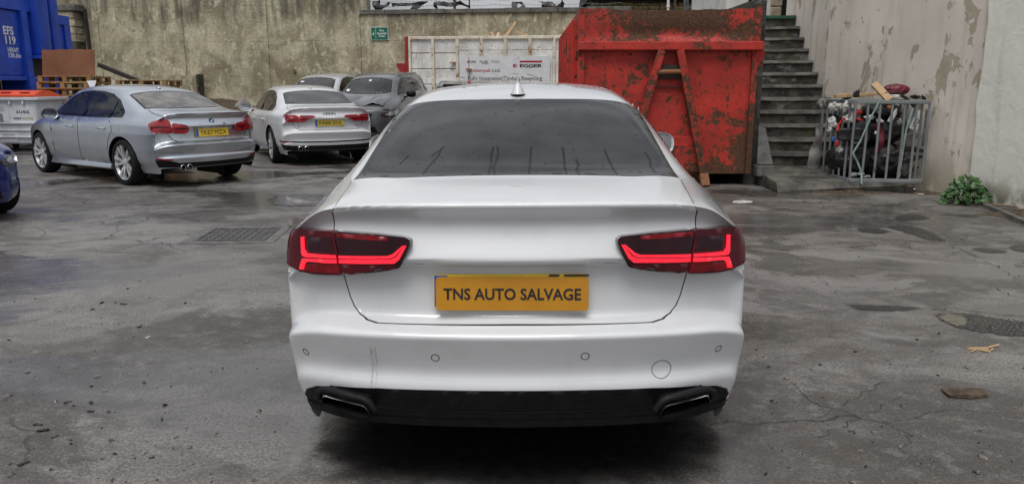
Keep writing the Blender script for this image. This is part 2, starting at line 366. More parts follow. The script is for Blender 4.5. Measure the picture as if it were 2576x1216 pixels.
# ---- walls
def wall_mats():
    t = NT('stained_concrete'); p = t.pos()
    v = t.map(p, (1, 0.25, 1))
    a = t.noise(v, 0.9, 9, 0.62, 0.5); b = t.noise(t.map(p, (1.6, 0.4, 0.22)), 1.6, 8, 0.65, 0.4); f = t.noise(p, 11, 8, 0.72); g = t.noise(t.map(p, (2.2, 1, 1.4)), 2.6, 6, 0.6, 0.8)
    c = t.mix(t.ramp(a, 0.34, 0.66), (0.245, 0.21, 0.130), (0.56, 0.51, 0.36))
    c = t.mix(t.ramp(b, 0.46, 0.68, 0, 0.6), c, (0.17, 0.148, 0.105))
    c = t.mix(t.ramp(g, 0.54, 0.66, 0, 0.65), c, (0.70, 0.655, 0.50))
    c = t.mix(t.ramp(f, 0.48, 0.72, 0, 0.55), c, (0.14, 0.122, 0.09))
    c = t.mix(t.ramp(t.noise(p, 4.5, 8, 0.7), 0.60, 0.70, 0, 0.55), c, (0.050, 0.043, 0.034))
    c = t.mix(t.ramp(t.noise(p, 34, 5, 0.7), 0.50, 0.75, 0, 0.5), c, (0.36, 0.33, 0.25))
    z = t.sep(p)[2]
    c = t.mix(t.m('MULTIPLY', t.ramp(z, 3.1, 3.8), t.ramp(t.noise(t.map(p, (3, 1, 0.5)), 1.2, 6), 0.4, 0.65, 0, 0.75)), c, (0.055, 0.050, 0.038))
    # shuttering lifts
    lift = t.ramp(t.m('ABSOLUTE', t.m('SUBTRACT', t.m('FRACT', t.m('DIVIDE', t.m('ADD', z, t.m('MULTIPLY', t.noise(p, 1.2, 3), 0.12)), 1.15)), 0.5)), 0.012, 0.0, 0, 0.22)
    c = t.mix(lift, c, (0.05, 0.046, 0.036))
    t.bump(t.m('ADD', t.m('ADD', t.m('MULTIPLY', a, 1.2), f), t.m('MULTIPLY', lift, -0.8)), 0.55, 0.05)
    M['concrete'] = t.done(c, 0.88)
    t = NT('flaking_render'); p = t.pos(); v = p
    a = t.noise(v, 0.7, 6, 0.6, 0.4); f = t.noise(p, 6, 8, 0.7)
    fl = t.noise(t.map(p, (1.8, 1.8, 1.0)), 1.5, 9, 0.62, 0.35); fl2 = t.noise(t.map(p, (5, 5, 2.2)), 1.5, 7, 0.6, 0.3)
    c = t.mix(t.ramp(a, 0.3, 0.7), (0.62, 0.555, 0.475), (0.78, 0.72, 0.635))
    c = t.mix(t.ramp(t.noise(t.map(p, (4, 4, 0.35)), 1.4, 7, 0.6), 0.48, 0.72, 0, 0.5), c, (0.37, 0.30, 0.24))
    k1 = t.ramp(fl, 0.585, 0.605); k2 = t.m('MULTIPLY', t.ramp(fl2, 0.60, 0.62), t.ramp(fl, 0.44, 0.56))
    k = t.m('MAXIMUM', k1, k2)
    c = t.mix(t.m('MULTIPLY', k, 0.85), c, t.mix(t.ramp(f, 0.3, 0.7), (0.30, 0.255, 0.18), (0.40, 0.35, 0.26)))
    z = t.sep(p)[2]
    low = t.m('MULTIPLY', t.ramp(z, 0.9, 0.0), t.ramp(t.noise(t.map(p, (2, 2, 1)), 1.4, 7), 0.32, 0.6))
    c = t.mix(t.m('MULTIPLY', low, 0.75), c, (0.27, 0.23, 0.155))
    c = t.mix(t.ramp(t.noise(p, 26, 6, 0.7), 0.58, 0.72, 0, 0.35), c, (0.25, 0.21, 0.16))
    t.bump(t.m('SUBTRACT', t.m('MULTIPLY', f, 0.35), k), 0.5, 0.02)
    M['render'] = t.done(c, 0.85)
    t = NT('cream_wall_paint'); p = t.pos()
    a = t.noise(p, 0.8, 6, 0.6); f = t.noise(p, 3.2, 7, 0.62, 0.5)
    c = t.mix(t.ramp(a, 0.3, 0.7), (0.74, 0.735, 0.64), (0.82, 0.815, 0.72))
    c = t.mix(t.ramp(t.noise(t.map(p, (5, 5, 0.5)), 1.2, 6), 0.55, 0.78, 0, 0.4), c, (0.5, 0.48, 0.40))
    z = t.sep(p)[2]
    c = t.mix(t.m('MULTIPLY', t.ramp(z, 0.45, 0.0), t.ramp(t.noise(p, 5, 6), 0.35, 0.6)), c, (0.22, 0.20, 0.15))
    wr = t.vor(t.n('ShaderNodeVectorMath', {0: t.map(p, (1, 1, 2.2)), 1: t.n('ShaderNodeTexNoise', {'Vector': p, 'Scale': 2.0, 'Detail': 4}).outputs['Color']}, operation='ADD').outputs[0], 1.3)
    ck = t.m('MULTIPLY', t.ramp(wr, 0.012, 0.0), t.ramp(t.noise(p, 0.7, 2), 0.50, 0.60))
    c = t.mix(t.m('MULTIPLY', ck, 0.7), c, (0.25, 0.24, 0.2))
    t.bump(t.m('SUBTRACT', f, t.m('MULTIPLY', ck, 1.0)), 0.5, 0.035)
    M['cream'] = t.done(c, 0.7)
    t = NT('mossy_stone'); p = t.pos()
    a = t.noise(t.map(p, (1.5, 1.5, 1)), 2.4, 8, 0.65, 0.4); f = t.noise(p, 16, 7, 0.7)
    c = t.mix(t.ramp(a, 0.36, 0.62), (0.013, 0.012, 0.009), (0.075, 0.068, 0.054))
    c = t.mix(t.ramp(t.noise(t.map(p, (1.3, 1, 2.5)), 2.2, 6, 0.6), 0.56, 0.63, 0, 0.6), c, (0.24, 0.235, 0.22))
    c = t.mix(t.ramp(f, 0.55, 0.75, 0, 0.7), c, (0.016, 0.014, 0.011))
    c = t.mix(t.ramp(t.noise(p, 3.4, 5), 0.60, 0.68, 0, 0.6), c, (0.085, 0.075, 0.030))
    t.bump(t.m('ADD', a, f), 0.7, 0.03); M['step_stone'] = t.done(c, t.ramp(a, 0.3, 0.7, 0.5, 0.85))
    t = NT('worn_tread'); p = t.pos(); f = t.noise(p, 14, 7, 0.7)
    c = t.mix(t.ramp(t.noise(p, 3, 7, 0.65), 0.35, 0.65), (0.032, 0.030, 0.025), (0.14, 0.132, 0.112))
    c = t.mix(t.ramp(f, 0.5, 0.72, 0, 0.6), c, (0.022, 0.020, 0.016))
    t.bump(f, 0.6, 0.02); M['tread'] = t.done(c, 0.6)
wall_mats()
def rusty(name, col, rust=0.5, streak=0.5, scale=1.0, scr=0.5, deep=(0.055, 0.024, 0.012), light=(0.20, 0.085, 0.030), rough=0.5, wear=0.0):
    t = NT(name); v = t.obj()
    a = t.noise(v, 1.1 * scale, 9, 0.68, 0.5); b = t.noise(v, 5.5 * scale, 8, 0.72, 0.4)
    s1 = t.noise(t.map(v, (7 * scale, 7 * scale, 0.5)), 1.0, 7, 0.65)
    th = 0.72 - rust * 0.30
    base = t.m('ADD', t.m('MULTIPLY', a, 0.62), t.m('MULTIPLY', b, 0.38))
    if wear:
        xx, yy, zz = t.sep(v)
        w1 = t.m('MULTIPLY', t.ramp(zz, 1.5, 0.2), t.ramp(xx, 0.2, 1.3)); w2 = t.m('MULTIPLY', t.ramp(zz, 2.0, 2.3), t.ramp(t.m('ABSOLUTE', xx), 1.1, 0.2))
        base = t.m('ADD', base, t.m('MULTIPLY', t.m('MAXIMUM', w1, w2), wear))
    k = t.ramp(base, th - 0.03, th + 0.03)
    ks = t.m('MULTIPLY', t.ramp(s1, 0.56, 0.74), streak)
    sc1 = t.vor(t.n('ShaderNodeVectorMath', {0: t.map(v, (1.2, 1.2, 0.7), (0, 0, 0), (0.3, 0.4, 0.2)), 1: t.n('ShaderNodeTexNoise', {'Vector': v, 'Scale': 3.0, 'Detail': 4}).outputs['Color']}, operation='ADD').outputs[0], 4.2 * scale)
    kc = t.m('MULTIPLY', t.m('MULTIPLY', t.ramp(sc1, 0.018, 0.004), t.ramp(t.noise(v, 1.9, 3), 0.46, 0.56)), scr)
    fk = t.m('MULTIPLY', t.ramp(t.noise(v, 9 * scale, 10, 0.75, 0.6), 0.60 - rust * .12, 0.66 - rust * .12), t.ramp(t.noise(v, 0.9, 4), 0.40, 0.58, 0.15, 0.95))
    kk = t.m('MAXIMUM', t.m('MAXIMUM', k, fk), t.m('MAXIMUM', ks, kc))
    rc = t.mix(t.ramp(t.noise(v, 13 * scale, 7, 0.7), 0.3, 0.7), deep, light)
    fade = t.mix(t.ramp(t.noise(v, 2.2, 6), 0.3, 0.7), tuple(x * 0.78 for x in col), tuple(min(1, x * 1.18) for x in col))
    c = t.mix(kk, fade, rc)
    c = t.mix(t.ramp(t.noise(v, 28, 5, 0.7), 0.62, 0.72, 0, 0.5), c, deep)
    t.bump(t.m('ADD', t.m('MULTIPLY', b, 0.5), t.m('MULTIPLY', kk, -0.4)), 0.4, 0.01)
    M[name] = t.done(c, t.ramp(kk, 0, 1, rough, 0.85)); return M[name]
rusty('red_skip_paint', (0.47, 0.026, 0.016), 0.55, 0.45, 2.6, 0.95, (0.035, 0.016, 0.009), (0.13, 0.055, 0.022), 0.55, 0.13)
rusty('red_skip_rusty', (0.44, 0.024, 0.015), 0.74, 0.65, 2.2, 0.95, (0.030, 0.014, 0.008), (0.12, 0.052, 0.022), 0.55, 0.11)
rusty('red_dark_paint', (0.30, 0.016, 0.018), 0.42, 0.35, 1.6, 0.6)
rusty('white_skip_paint', (0.76, 0.75, 0.71), 0.20, 0.30, 1.6, 0.8, (0.10, 0.05, 0.02), (0.34, 0.17, 0.05))
rusty('white_skip_rail', (0.72, 0.67, 0.55), 0.52, 0.62, 2.4, 0.9, (0.12, 0.05, 0.018), (0.38, 0.19, 0.06))
rusty('rust_sheet', (0.20, 0.078, 0.034), 0.55, 0.6, 3.0, 0.6, (0.050, 0.020, 0.010), (0.36, 0.18, 0.085), 0.7)
rusty('blue_container_paint', (0.018, 0.075, 0.52), 0.10, 0.10, 1.0, 0.35, (0.02, 0.03, 0.08), (0.05, 0.10, 0.30), 0.4)
rusty('galvanised', (0.19, 0.20, 0.205), 0.30, 0.3, 5.0, 0.3, (0.12, 0.125, 0.125), (0.20, 0.19, 0.17), 0.42)
def woods():
    for nm, c1, c2 in (('pallet_wood', (0.27, 0.155, 0.065), (0.46, 0.29, 0.13)), ('new_timber', (0.52, 0.33, 0.17), (0.70, 0.50, 0.30)), ('dark_timber', (0.022, 0.018, 0.015), (0.06, 0.048, 0.038)), ('old_wood', (0.12, 0.085, 0.055), (0.24, 0.17, 0.11))):
        t = NT(nm); v = t.obj(); rnd = t.n('ShaderNodeObjectInfo').outputs['Random']
        g = t.noise(t.map(v, (3, 24, 24)), 2.0, 6, 0.6, 0.5)
        c = t.mix(t.ramp(g, 0.3, 0.7), c1, c2)
        c = t.mix(t.m('MULTIPLY', rnd, 0.5), c, tuple(x * 0.45 for x in c1))
        c = t.mix(t.ramp(t.noise(v, 9, 6, 0.7), 0.55, 0.75, 0, 0.6), c, tuple(x * 0.3 for x in c1))
        t.bump(g, 0.35, 0.006); M[nm] = t.done(c, 0.75)
woods()
# ------------------------------------------------------------------ car body generator
def lerp(a, b, t): return a + (b - a) * t
def itab(tab, t):
    for (a, va), (b, vb) in zip(tab, tab[1:]):
        if t <= b: return lerp(va, vb, (t - a) / (b - a) if b > a else 0)
    return tab[-1][1]
WPROF = [(0, .952), (.07, .985), (.25, 1.0), (.55, 1.0), (.78, .978), (1, .90)]
def shell_cage(sp):
    st = sp['st']; NJ = len(st); Wc = st[0][7]; Wf = st[-1][7]
    def plan(x, W, A, B): q = min(1.15, abs(x) / W); return A * q * q + B * q ** 8
    T = []
    for j, (y0, bow, zt, wr, zr, wb, zb, ws, zs) in enumerate(st):
        xs = [0, .45 * wr, .82 * wr, wr, lerp(wr, wb, .5) + .09 * max(0, zr - zb), wb, ws * WPROF[0][1]]
        zz = [zt, zt - .13 * (zt - zr), zt - .48 * (zt - zr), zr, lerp(zr, zb, .46), zb, zs]
        row = []
        for i in range(7):
            if j == 0: y = y0 + plan(xs[i], Wc, *sp['rplan'])
            elif j == NJ - 1: y = y0 - plan(xs[i], Wf, *sp['fplan'])
            else: y = y0 + bow * (xs[i] / ws) ** 2
            row.append((xs[i], y, zz[i]))
        T.append(row)
    rr, fr = sp['rear'], sp['front']; K = len(rr)
    def cap(edge, rows, W, pl, sgn, zs_c):
        out = []; z0 = edge[0][2]; zl = rows[-1][0]
        for i in range(7):
            c = [edge[i]]
            for (z, y, s) in rows:
                q = edge[i][0] / W
                fz = (z0 - z) / (z0 - zl)
                zz = lerp(z, lerp(edge[i][2], zl, fz), q ** 3)
                x = edge[i][0] * lerp(1, s / WPROF[0][1] if i == 6 else s, q * q)
                c.append((x, y + sgn * plan(edge[i][0], W, *pl), zz))
            out.append(c)
        return out
    rc = cap(T[0], rr, Wc, sp['rplan'], 1, 0); fc = cap(T[-1], fr, Wf, sp['fplan'], -1, 0)
    zl0 = rr[-1][0]; z0 = T[0][0][2]
    fz = [(z0 - z) / (z0 - zl0) for z, _, _ in rr]
    zf0 = T[-1][0][2]; fzf = [(zf0 - z) / (zf0 - fr[-1][0]) for z, _, _ in fr]
    band = [rc[i] for i in range(7)]
    for j in range(1, NJ - 1):
        e = T[j][6]; ws, zs = st[j][7], st[j][8]; c = [e]
        t = j / (NJ - 1)
        for k in range(K):
            f = lerp(fz[k], fzf[k], t * t * (3 - 2 * t))
            c.append((ws * itab(WPROF, f), e[1], lerp(zs, sp['sill'], f)))
        band.append(c)
    band += [fc[i] for i in range(6, -1, -1)]
    mb = MB()
    for sgn in (1, -1):
        def grid(G):
            n, m = len(G), len(G[0]); vs = [(sgn * p[0], p[1], p[2]) for r in G for p in r]
            fs = [(a * m + b, (a + 1) * m + b, (a + 1) * m + b + 1, a * m + b + 1) for a in range(n - 1) for b in range(m - 1)]
            mb.add(vs, fs)
        grid(T); grid(band)
    return mb
def subdivide(mb, lv):
    me = bpy.data.meshes.new('tmp'); me.from_pydata(mb.v, [], mb.f)
    bm = bmesh.new(); bm.from_mesh(me); bmesh.ops.remove_doubles(bm, verts=bm.verts, dist=1e-4)
    bmesh.ops.recalc_face_normals(bm, faces=bm.faces); bm.to_mesh(me); bm.free()
    o = bpy.data.objects.new('tmp', me); COL.objects.link(o)
    md = o.modifiers.new('s', 'SUBSURF'); md.levels = lv; md.render_levels = lv; md.boundary_smooth = 'PRESERVE_CORNERS'
    dg = bpy.context.evaluated_depsgraph_get(); dg.update()
    out = bpy.data.meshes.new_from_object(o.evaluated_get(dg))
    bpy.data.objects.remove(o); bpy.data.meshes.remove(me)
    # make sure normals point outward
    s = 0.0
    for p in out.polygons: s += p.normal.dot(p.center - Vector((0, 2.4, .6))) * p.area
    if s < 0: out.flip_normals()
    return out
class View:
    def __init__(s, kind, a=0.0, b=0.0): s.k, s.a, s.b = kind, a, b
    def ray(s, u, v):
        k = s.k
        if k == 'rear': return Vector((u, -3, v)), Vector((0, 1, 0))
        if k == 'front': return Vector((u, 9, v)), Vector((0, -1, 0))
        if k == 'left': return Vector((-3, u, v)), Vector((1, 0, 0))
        if k == 'right': return Vector((3, u, v)), Vector((-1, 0, 0))
        if k == 'top': return Vector((u, v, 5)), Vector((0, 0, -1))
        if k == 'zc': return Vector((s.a, s.b, v)), Vector((math.sin(u), -math.cos(u), 0))
        if k == 'xc': return Vector((u, s.a, s.b)), Vector((0, -math.sin(v), math.cos(v)))
    def uv(s, p):
        k = s.k
        if k in ('rear', 'front'): return (p[0], p[2])
        if k in ('left', 'right'): return (p[1], p[2])
        if k == 'top': return (p[0], p[1])
        if k == 'zc': return (math.atan2(p[0] - s.a, -(p[1] - s.b)), p[2])
        if k == 'xc': return (p[0], math.atan2(-(p[1] - s.a), p[2] - s.b))
class Car:
    def __init__(s, sp, loc, rz, label, cat='car', name='car', lv=2, tilt=0.0, pitch=0.0, group=None):
        s.sp = sp; s.root = empty(name, loc, rz, label, cat, group)
        if tilt or pitch: s.root.rotation_euler = (pitch, tilt, rz)
        s.M = Matrix.Translation(Vector(loc)) @ s.root.rotation_euler.to_matrix().to_4x4(); s.Mi = s.M.inverted()
        s.me = subdivide(shell_cage(sp), lv)
        bm = bmesh.new(); bm.from_mesh(s.me); bm.normal_update(); s.bvh = BVHTree.FromBMesh(bm); bm.free()
        s.cut = []; s.bvs = s.bvh
        if 'rear_s' in sp:              # the same body with a plain rear face, for lamps that bridge its steps
            s2 = dict(sp); s2['rear'] = sp['rear_s']; m2 = subdivide(shell_cage(s2), lv + 1)
            bm = bmesh.new(); bm.from_mesh(m2); bm.normal_update(); s.bvs = BVHTree.FromBMesh(bm); bm.free()
    def pix(s, pts, sm=False):          # picture points -> car-local points on the shell
        out = []
        o = s.Mi @ CAMP
        for px, py in pts:
            d = (s.Mi.to_3x3() @ ray(px, py)).normalized()
            h, n, i, t = (s.bvs if sm else s.bvh).ray_cast(o, d)
            if h is None:               # past the outline: the nearest point of the shell
                best = None
                for q in range(60):
                    p = o + d * (1.5 + q * 0.25); hh, nn, ii, dd = s.bvh.find_nearest(p)
                    if best is None or dd < best[0]: best = (dd, hh)
                h = best[1]
            out.append(h)
        return out
    def pixplane(s, pts, y):            # picture points -> the car-local plane at that y
        out = []; o = s.Mi @ CAMP
        for px, py in pts:
            d = s.Mi.to_3x3() @ ray(px, py); out.append(o + d * ((y - o.y) / d.y))
        return out
    def hit(s, vw, u, v, sm=False):
        B = s.bvs if sm else s.bvh
        o, d = vw.ray(u, v); h, n, i, t = B.ray_cast(o, d)
        if h is None:
            far = o + d * 3.0 if vw.k != 'zc' else o + d * 0.8
            h, n, i, t = B.find_nearest(far)
        return h, n
    def patch(s, name, poly, vw, mat, off=0.003, sp=0.03, fl=0.008, parent=None, holes=(), scale=(1, 1), smooth=40, mirror=False, both=False, sm=False, bands=()):
        """a panel lying on the shell: outline in the view's plane, triangulated and cast onto the body"""
        P = densify(poly, sp); loops = [P] + [densify(h, sp) for h in holes]
        allv = []; edges = []
        for lp in loops:
            b = len(allv); allv += lp; n = len(lp); edges += [(b + i, b + (i + 1) % n) for i in range(n)]
        A = np.array(allv); lo, hi = A.min(0), A.max(0)
        g = [(x + (sp * .5 if r % 2 else 0), y) for r, y in enumerate(np.arange(lo[1], hi[1], sp * .87)) for x in np.arange(lo[0], hi[0], sp)]
        for v0, v1, dv in bands:         # denser rows where the surface turns sharply
            g = [q for q in g if not v0 <= q[1] <= v1] + [(x, y) for y in np.arange(v0, v1, dv) for x in np.arange(lo[0], hi[0], sp)]
        if g:
            G = np.array(g); m = pts_in_poly(G, P)
            for h in loops[1:]: m &= ~pts_in_poly(G, h)
            G = G[m]
            if len(G):
                dmin = np.sqrt(((G[:, None, :] - A[None, :, :]) ** 2).sum(2)).min(1); G = G[dmin > sp * (.45 if not bands else .25)]
                allv = allv + [tuple(x) for x in G]
        r = geometry.delaunay_2d_cdt([Vector(v) for v in allv], edges, [], 0, 1e-7)
        vs, fs = r[0], r[2]
        C = np.array([[sum(vs[i][k] for i in f) / len(f) for k in (0, 1)] for f in fs]); keep = pts_in_poly(C, P)
        for h in loops[1:]: keep &= ~pts_in_poly(C, h)
        fs = [f for f, k in zip(fs, keep) if k]
        used = sorted({i for f in fs for i in f}); mp_ = {o: n for n, o in enumerate(used)}
        pos, nor = [], []
        for i in used:
            h, n = s.hit(vw, vs[i][0], vs[i][1], sm); pos.append(h + n * off); nor.append(n)
        me = bpy.data.meshes.new(name); me.from_pydata([tuple(p) for p in pos], [], [tuple(mp_[i] for i in f) for f in fs])
        bm = bmesh.new(); bm.from_mesh(me); bm.verts.ensure_lookup_table()
        bmesh.ops.recalc_face_normals(bm, faces=bm.faces); bm.normal_update(); bm.faces.ensure_lookup_table(); bm.verts.ensure_lookup_table()
        sgn = sum(v.normal.dot(nor[v.index]) for v in bm.verts)
        if sgn < 0: bmesh.ops.reverse_faces(bm, faces=bm.faces)
        if fl > 0:
            be = [e for e in bm.edges if e.is_boundary]
            nrm = {v.index: nor[v.index].copy() for e in be for v in e.verts}
            for e in be: e.smooth = False
            co = {tuple(v.co): v.index for e in be for v in e.verts}
            ex = bmesh.ops.extrude_edge_only(bm, edges=be)
            for v in [q for q in ex['geom'] if isinstance(q, bmesh.types.BMVert)]:
                v.co -= nrm[co[tuple(v.co)]] * fl
        bm.to_mesh(me); bm.free()
        me.polygons.foreach_set('use_smooth', [True] * len(me.polygons))
        if mirror: me.transform(Matrix.Scale(-1, 4, (1, 0, 0))); me.flip_normals()
        o = link_mesh(name, me, mat, parent or s.root)
        if both:
            m2 = me.copy(); m2.transform(Matrix.Scale(-1, 4, (1, 0, 0))); m2.flip_normals()
            o2 = link_mesh(name, m2, mat, parent or s.root); return o, o2
        return o
    def ribbon(s, name, line, vw, mat, w=0.010, off=0.001, sp=0.02, closed=False, parent=None, both=False):
        L_ = densify(line, sp, closed); P = [s.hit(vw, *q) for q in L_]; n = len(P); vs = []; fs = []
        for i, (p, nn) in enumerate(P):
            a = P[(i - 1) % n if closed else max(0, i - 1)][0]; b = P[(i + 1) % n if closed else min(n - 1, i + 1)][0]
            t = (b - a); x = t.cross(nn).normalized() * (w / 2)
            vs += [p + nn * off - x, p + nn * off + x]
        for i in range(n if closed else n - 1):
            j = (i + 1) % n; fs.append((2 * i, 2 * i + 1, 2 * j + 1, 2 * j))
        o = MB().add(vs, fs).build(name, mat, parent or s.root, smooth=179)
        if both:
            m2 = o.data.copy(); m2.transform(Matrix.Scale(-1, 4, (1, 0, 0))); m2.flip_normals()
            return o, link_mesh(name, m2, None, parent or s.root)
        return o
    def finish(s, mat, arches=(), Rr=0.36, name='body'):
        """cut wheel arches and window openings, then link the shell"""
        bm = bmesh.new(); bm.from_mesh(s.me); bm.faces.ensure_lookup_table()
        dead = set(); cen = np.array([f.calc_center_median()[:] for f in bm.faces])
        for (yw, zw) in arches:
            rr = np.hypot(cen[:, 1] - yw, cen[:, 2] - zw); sel = (rr < Rr) & (np.abs(cen[:, 0]) > .5)
            ids = set(np.nonzero(sel)[0].tolist()); dead |= ids
            bd = {v for i in ids for v in bm.faces[i].verts if any(f.index not in ids for f in v.link_faces)}
            for v in bd:
                d = Vector((0, v.co.y - yw, v.co.z - zw)); k = Rr / max(1e-4, d.length)
                v.co.y = yw + d.y * k; v.co.z = zw + d.z * k
        for poly, vw, sgn, zmin in s.cut:
            uvs = np.array([vw.uv(c) for c in cen]); sel = pts_in_poly(uvs, poly) & (cen[:, 2] > zmin)
            if sgn: sel &= (np.sign(cen[:, sgn[0]] - sgn[1]) == sgn[2])
            dead |= set(np.nonzero(sel)[0].tolist())
        bmesh.ops.delete(bm, geom=[bm.faces[i] for i in dead], context='FACES')
        me = bpy.data.meshes.new(name); bm.to_mesh(me); bm.free()
        me.materials.clear(); me.materials.append(mat)
        me.polygons.foreach_set('use_smooth', [True] * len(me.polygons))
        o = link_mesh(name, me, None, s.root)
        # wheel housings and floor pan
        sp = s.sp; y0, y1 = sp['st'][0][0], sp['st'][-1][0]
        mb = MB()
        for (yw, zw) in arches:
            for sg in (-1, 1):
                n = 20; vs = []
                for a in range(n + 1):
                    t = math.pi * (a / n * 1.25 - .125); c, q = math.cos(t) * (Rr + .004), math.sin(t) * (Rr + .004)
                    h, nn, i, d = s.bvh.ray_cast(Vector((sg * 3, yw + c, max(.19, zw + q))), Vector((-sg, 0, 0)))
                    xo = abs(h.x) - .002 if h is not None else .80
                    if xo < .6: xo = .80
                    vs += [(sg * xo, yw + c, zw + q), (sg * .48, yw + c, zw + q)]
                mb.add(vs, [(2 * a, 2 * a + 1, 2 * a + 3, 2 * a + 2) for a in range(n)])
                mb.box((sg * .49, yw, zw + .05), (.02, 2 * Rr, .62))
        w = min(q[7] for q in sp['st'][2:-2]) * .86
        mb.box((0, (y0 + y1) / 2 + .05, sp['sill'] + .05), (2 * w - .25, (y1 - y0) - .75, .05))
        mb.box((0, y0 + .42, sp['sill'] + .09), (1.15, .55, .06))
        mb.build('underbody', M['black_plastic'], s.root)
        return o
    def glass(s, name, poly, vw, mat, frit=0.03, open_=True, side=None, zmin=0.6, off=0.002, sp=0.04, both=False, trim='black_gloss', shrink=0.025):
        c = np.mean(np.array(poly), 0); P = [tuple(c + (np.array(p) - c) * 1.0) for p in poly]
        def inset(pp, d):
            n = len(pp); out = []; area = sum(pp[i][0] * pp[(i + 1) % n][1] - pp[(i + 1) % n][0] * pp[i][1] for i in range(n)); sg = 1 if area > 0 else -1
            for i in range(n):
                a, b, e = np.array(pp[i - 1]), np.array(pp[i]), np.array(pp[(i + 1) % n])
                d1 = (b - a) / (np.linalg.norm(b - a) + 1e-9); d2 = (e - b) / (np.linalg.norm(e - b) + 1e-9)
                n1 = np.array((-d1[1], d1[0])) * sg; n2 = np.array((-d2[1], d2[0])) * sg; m = n1 + n2; m = m / max(.35, np.linalg.norm(m)); out.append(tuple(b + m * d))
            return out
        inn = inset(P, frit)
        if open_:
            cutp = inset(P, frit * 0.6)
            s.cut.append((cutp, vw, side, zmin))
            if both: s.cut.append((cutp, vw, (side[0], side[1], -side[2]) if side else None, zmin))
        r = s.patch(name, P if frit <= 0 else inset(P, frit - .002), vw, mat, off=off, sp=sp, fl=0.0, both=both)
        if frit > 0:
            t = s.patch('window_trim', P, vw, M[trim], off=off + .0015, sp=sp, fl=0.006, holes=[inn], both=both)
            gs = r if both else (r,); ts = t if both else (t,)
            for g, tr in zip(gs, ts): tr.parent = g
        return r
def tyre_profile(r, w):
    return [(r * .75, -w * .46), (r * .80, -w * .52), (r * .93, -w * .50), (r * .985, -w * .40), (r, -w * .25), (r, w * .25), (r * .985, w * .40), (r * .93, w * .50), (r * .80, w * .52), (r * .75, w * .46)]
def add_wheel(root, x, y, r, w=0.225, style='double', spokes=5, rim=0.76):
    sg = 1 if x > 0 else -1
    e = MB(); Mx = Matrix.Translation((x, y, r)) @ Matrix.Rotation(sg * math.pi / 2, 4, 'Y')
    o = e.lathe(tyre_profile(r, w), 40, Mx).build('tyre', M['rubber'], None, smooth=40); t = o
    rr = r * rim
    b = MB(); b.lathe([(rr * .97, -w * .45), (rr * .90, -w * .1), (rr * .90, w * .30), (rr * 1.0, w * .44), (rr * 1.045, w * .485), (rr * 1.05, w * .46), (rr * .96, w * .35)], 40, Mx)
    for k in range(spokes):
        a = 2 * math.pi * k / spokes + .3
        offs = (-.17, .17) if style == 'double' else (0,)
        for da in offs:
            a2 = a + da * 1.35; a1 = a + da * .55; hw = .021 if style == 'double' else .034
            p0 = Vector((math.cos(a1) * rr * .16, math.sin(a1) * rr * .16, w * .24)); p1 = Vector((math.cos(a2) * rr * .60, math.sin(a2) * rr * .60, w * .36)); p2 = Vector((math.cos(a2) * rr * 1.0, math.sin(a2) * rr * 1.0, w * .40))
            b.bar(Mx @ p0, Mx @ p1, hw * 2.4, .03, up=Mx.to_3x3() @ Vector((0, 0, 1)), w2=hw * 1.5); b.bar(Mx @ p1, Mx @ p2, hw * 1.5, .03, up=Mx.to_3x3() @ Vector((0, 0, 1)), w2=hw * 2.3)
    b.lathe([(.0, w * .38), (.030, w * .38), (.058, w * .33), (.062, w * .15)], 16, Mx)
    c = MB(); c.lathe([(0, w * .02), (rr * .74, w * .02), (rr * .74, -w * .05)], 28, Mx); c.lathe([(rr * .89, w * .10), (rr * .89, -w * .3), (0, -w * .3)], 24, Mx)
    wheel = empty('wheel'); wheel.parent = root
    o.parent = wheel
    rim_o = b.build('rim', M['alloy'], wheel, smooth=30); c.build('brake_disc', M['brake_metal'], wheel, smooth=30)
    return wheel
def add_mirror(root, x, y, z, mat, fwd=1, housing=None):
    sg = 1 if x > 0 else -1
    m = MB()
    n, k = 16, 8; vs = []; fs = []
    for i in range(k + 1):
        t = i / k; ph = t * math.pi / 2; s_ = math.cos(ph) ** .8 if t < 1 else 0.03
        for a in range(n):
            th = 2 * math.pi * a / n; c, s2 = math.cos(th), math.sin(th)
            ex = math.copysign(abs(c) ** .75, c); ez = math.copysign(abs(s2) ** .75, s2)
            vs.append((x + sg * (.02) + ex * .122 * s_, y + math.sin(ph) * .13, z + ez * .085 * s_ + .01))
    fs = [(i * n + a, i * n + (a + 1) % n, (i + 1) * n + (a + 1) % n, (i + 1) * n + a) for i in range(k) for a in range(n)]
    m.add(vs, fs); o = m.build('wing_mirror', housing or mat, root, smooth=60)
    g = MB(); ring = [(x + sg * .02 + math.copysign(abs(math.cos(2 * math.pi * a / n)) ** .75, math.cos(2 * math.pi * a / n)) * .100, y + .006, z + .01 + math.copysign(abs(math.sin(2 * math.pi * a / n)) ** .75, math.sin(2 * math.pi * a / n)) * .066) for a in range(n)]
    rim = [(vs[a][0], y, vs[a][2]) for a in range(n)]
    g.add(ring, [tuple(range(n))]); g.build('mirror_glass', M['mirror_glass'], o)
    g2 = MB(); g2.add([(p[0], p[1] + .012, p[2]) for p in ring] + rim, [(a, (a + 1) % n, n + (a + 1) % n, n + a) for a in range(n)]).build('mirror_surround', housing or mat, o)
    st = MB(); st.bar((x - sg * .17, y + .05, z - .07), (x - sg * .02, y + .05, z - .045), .07, .03).build('mirror_arm', M['black_plastic'], o)
    return o
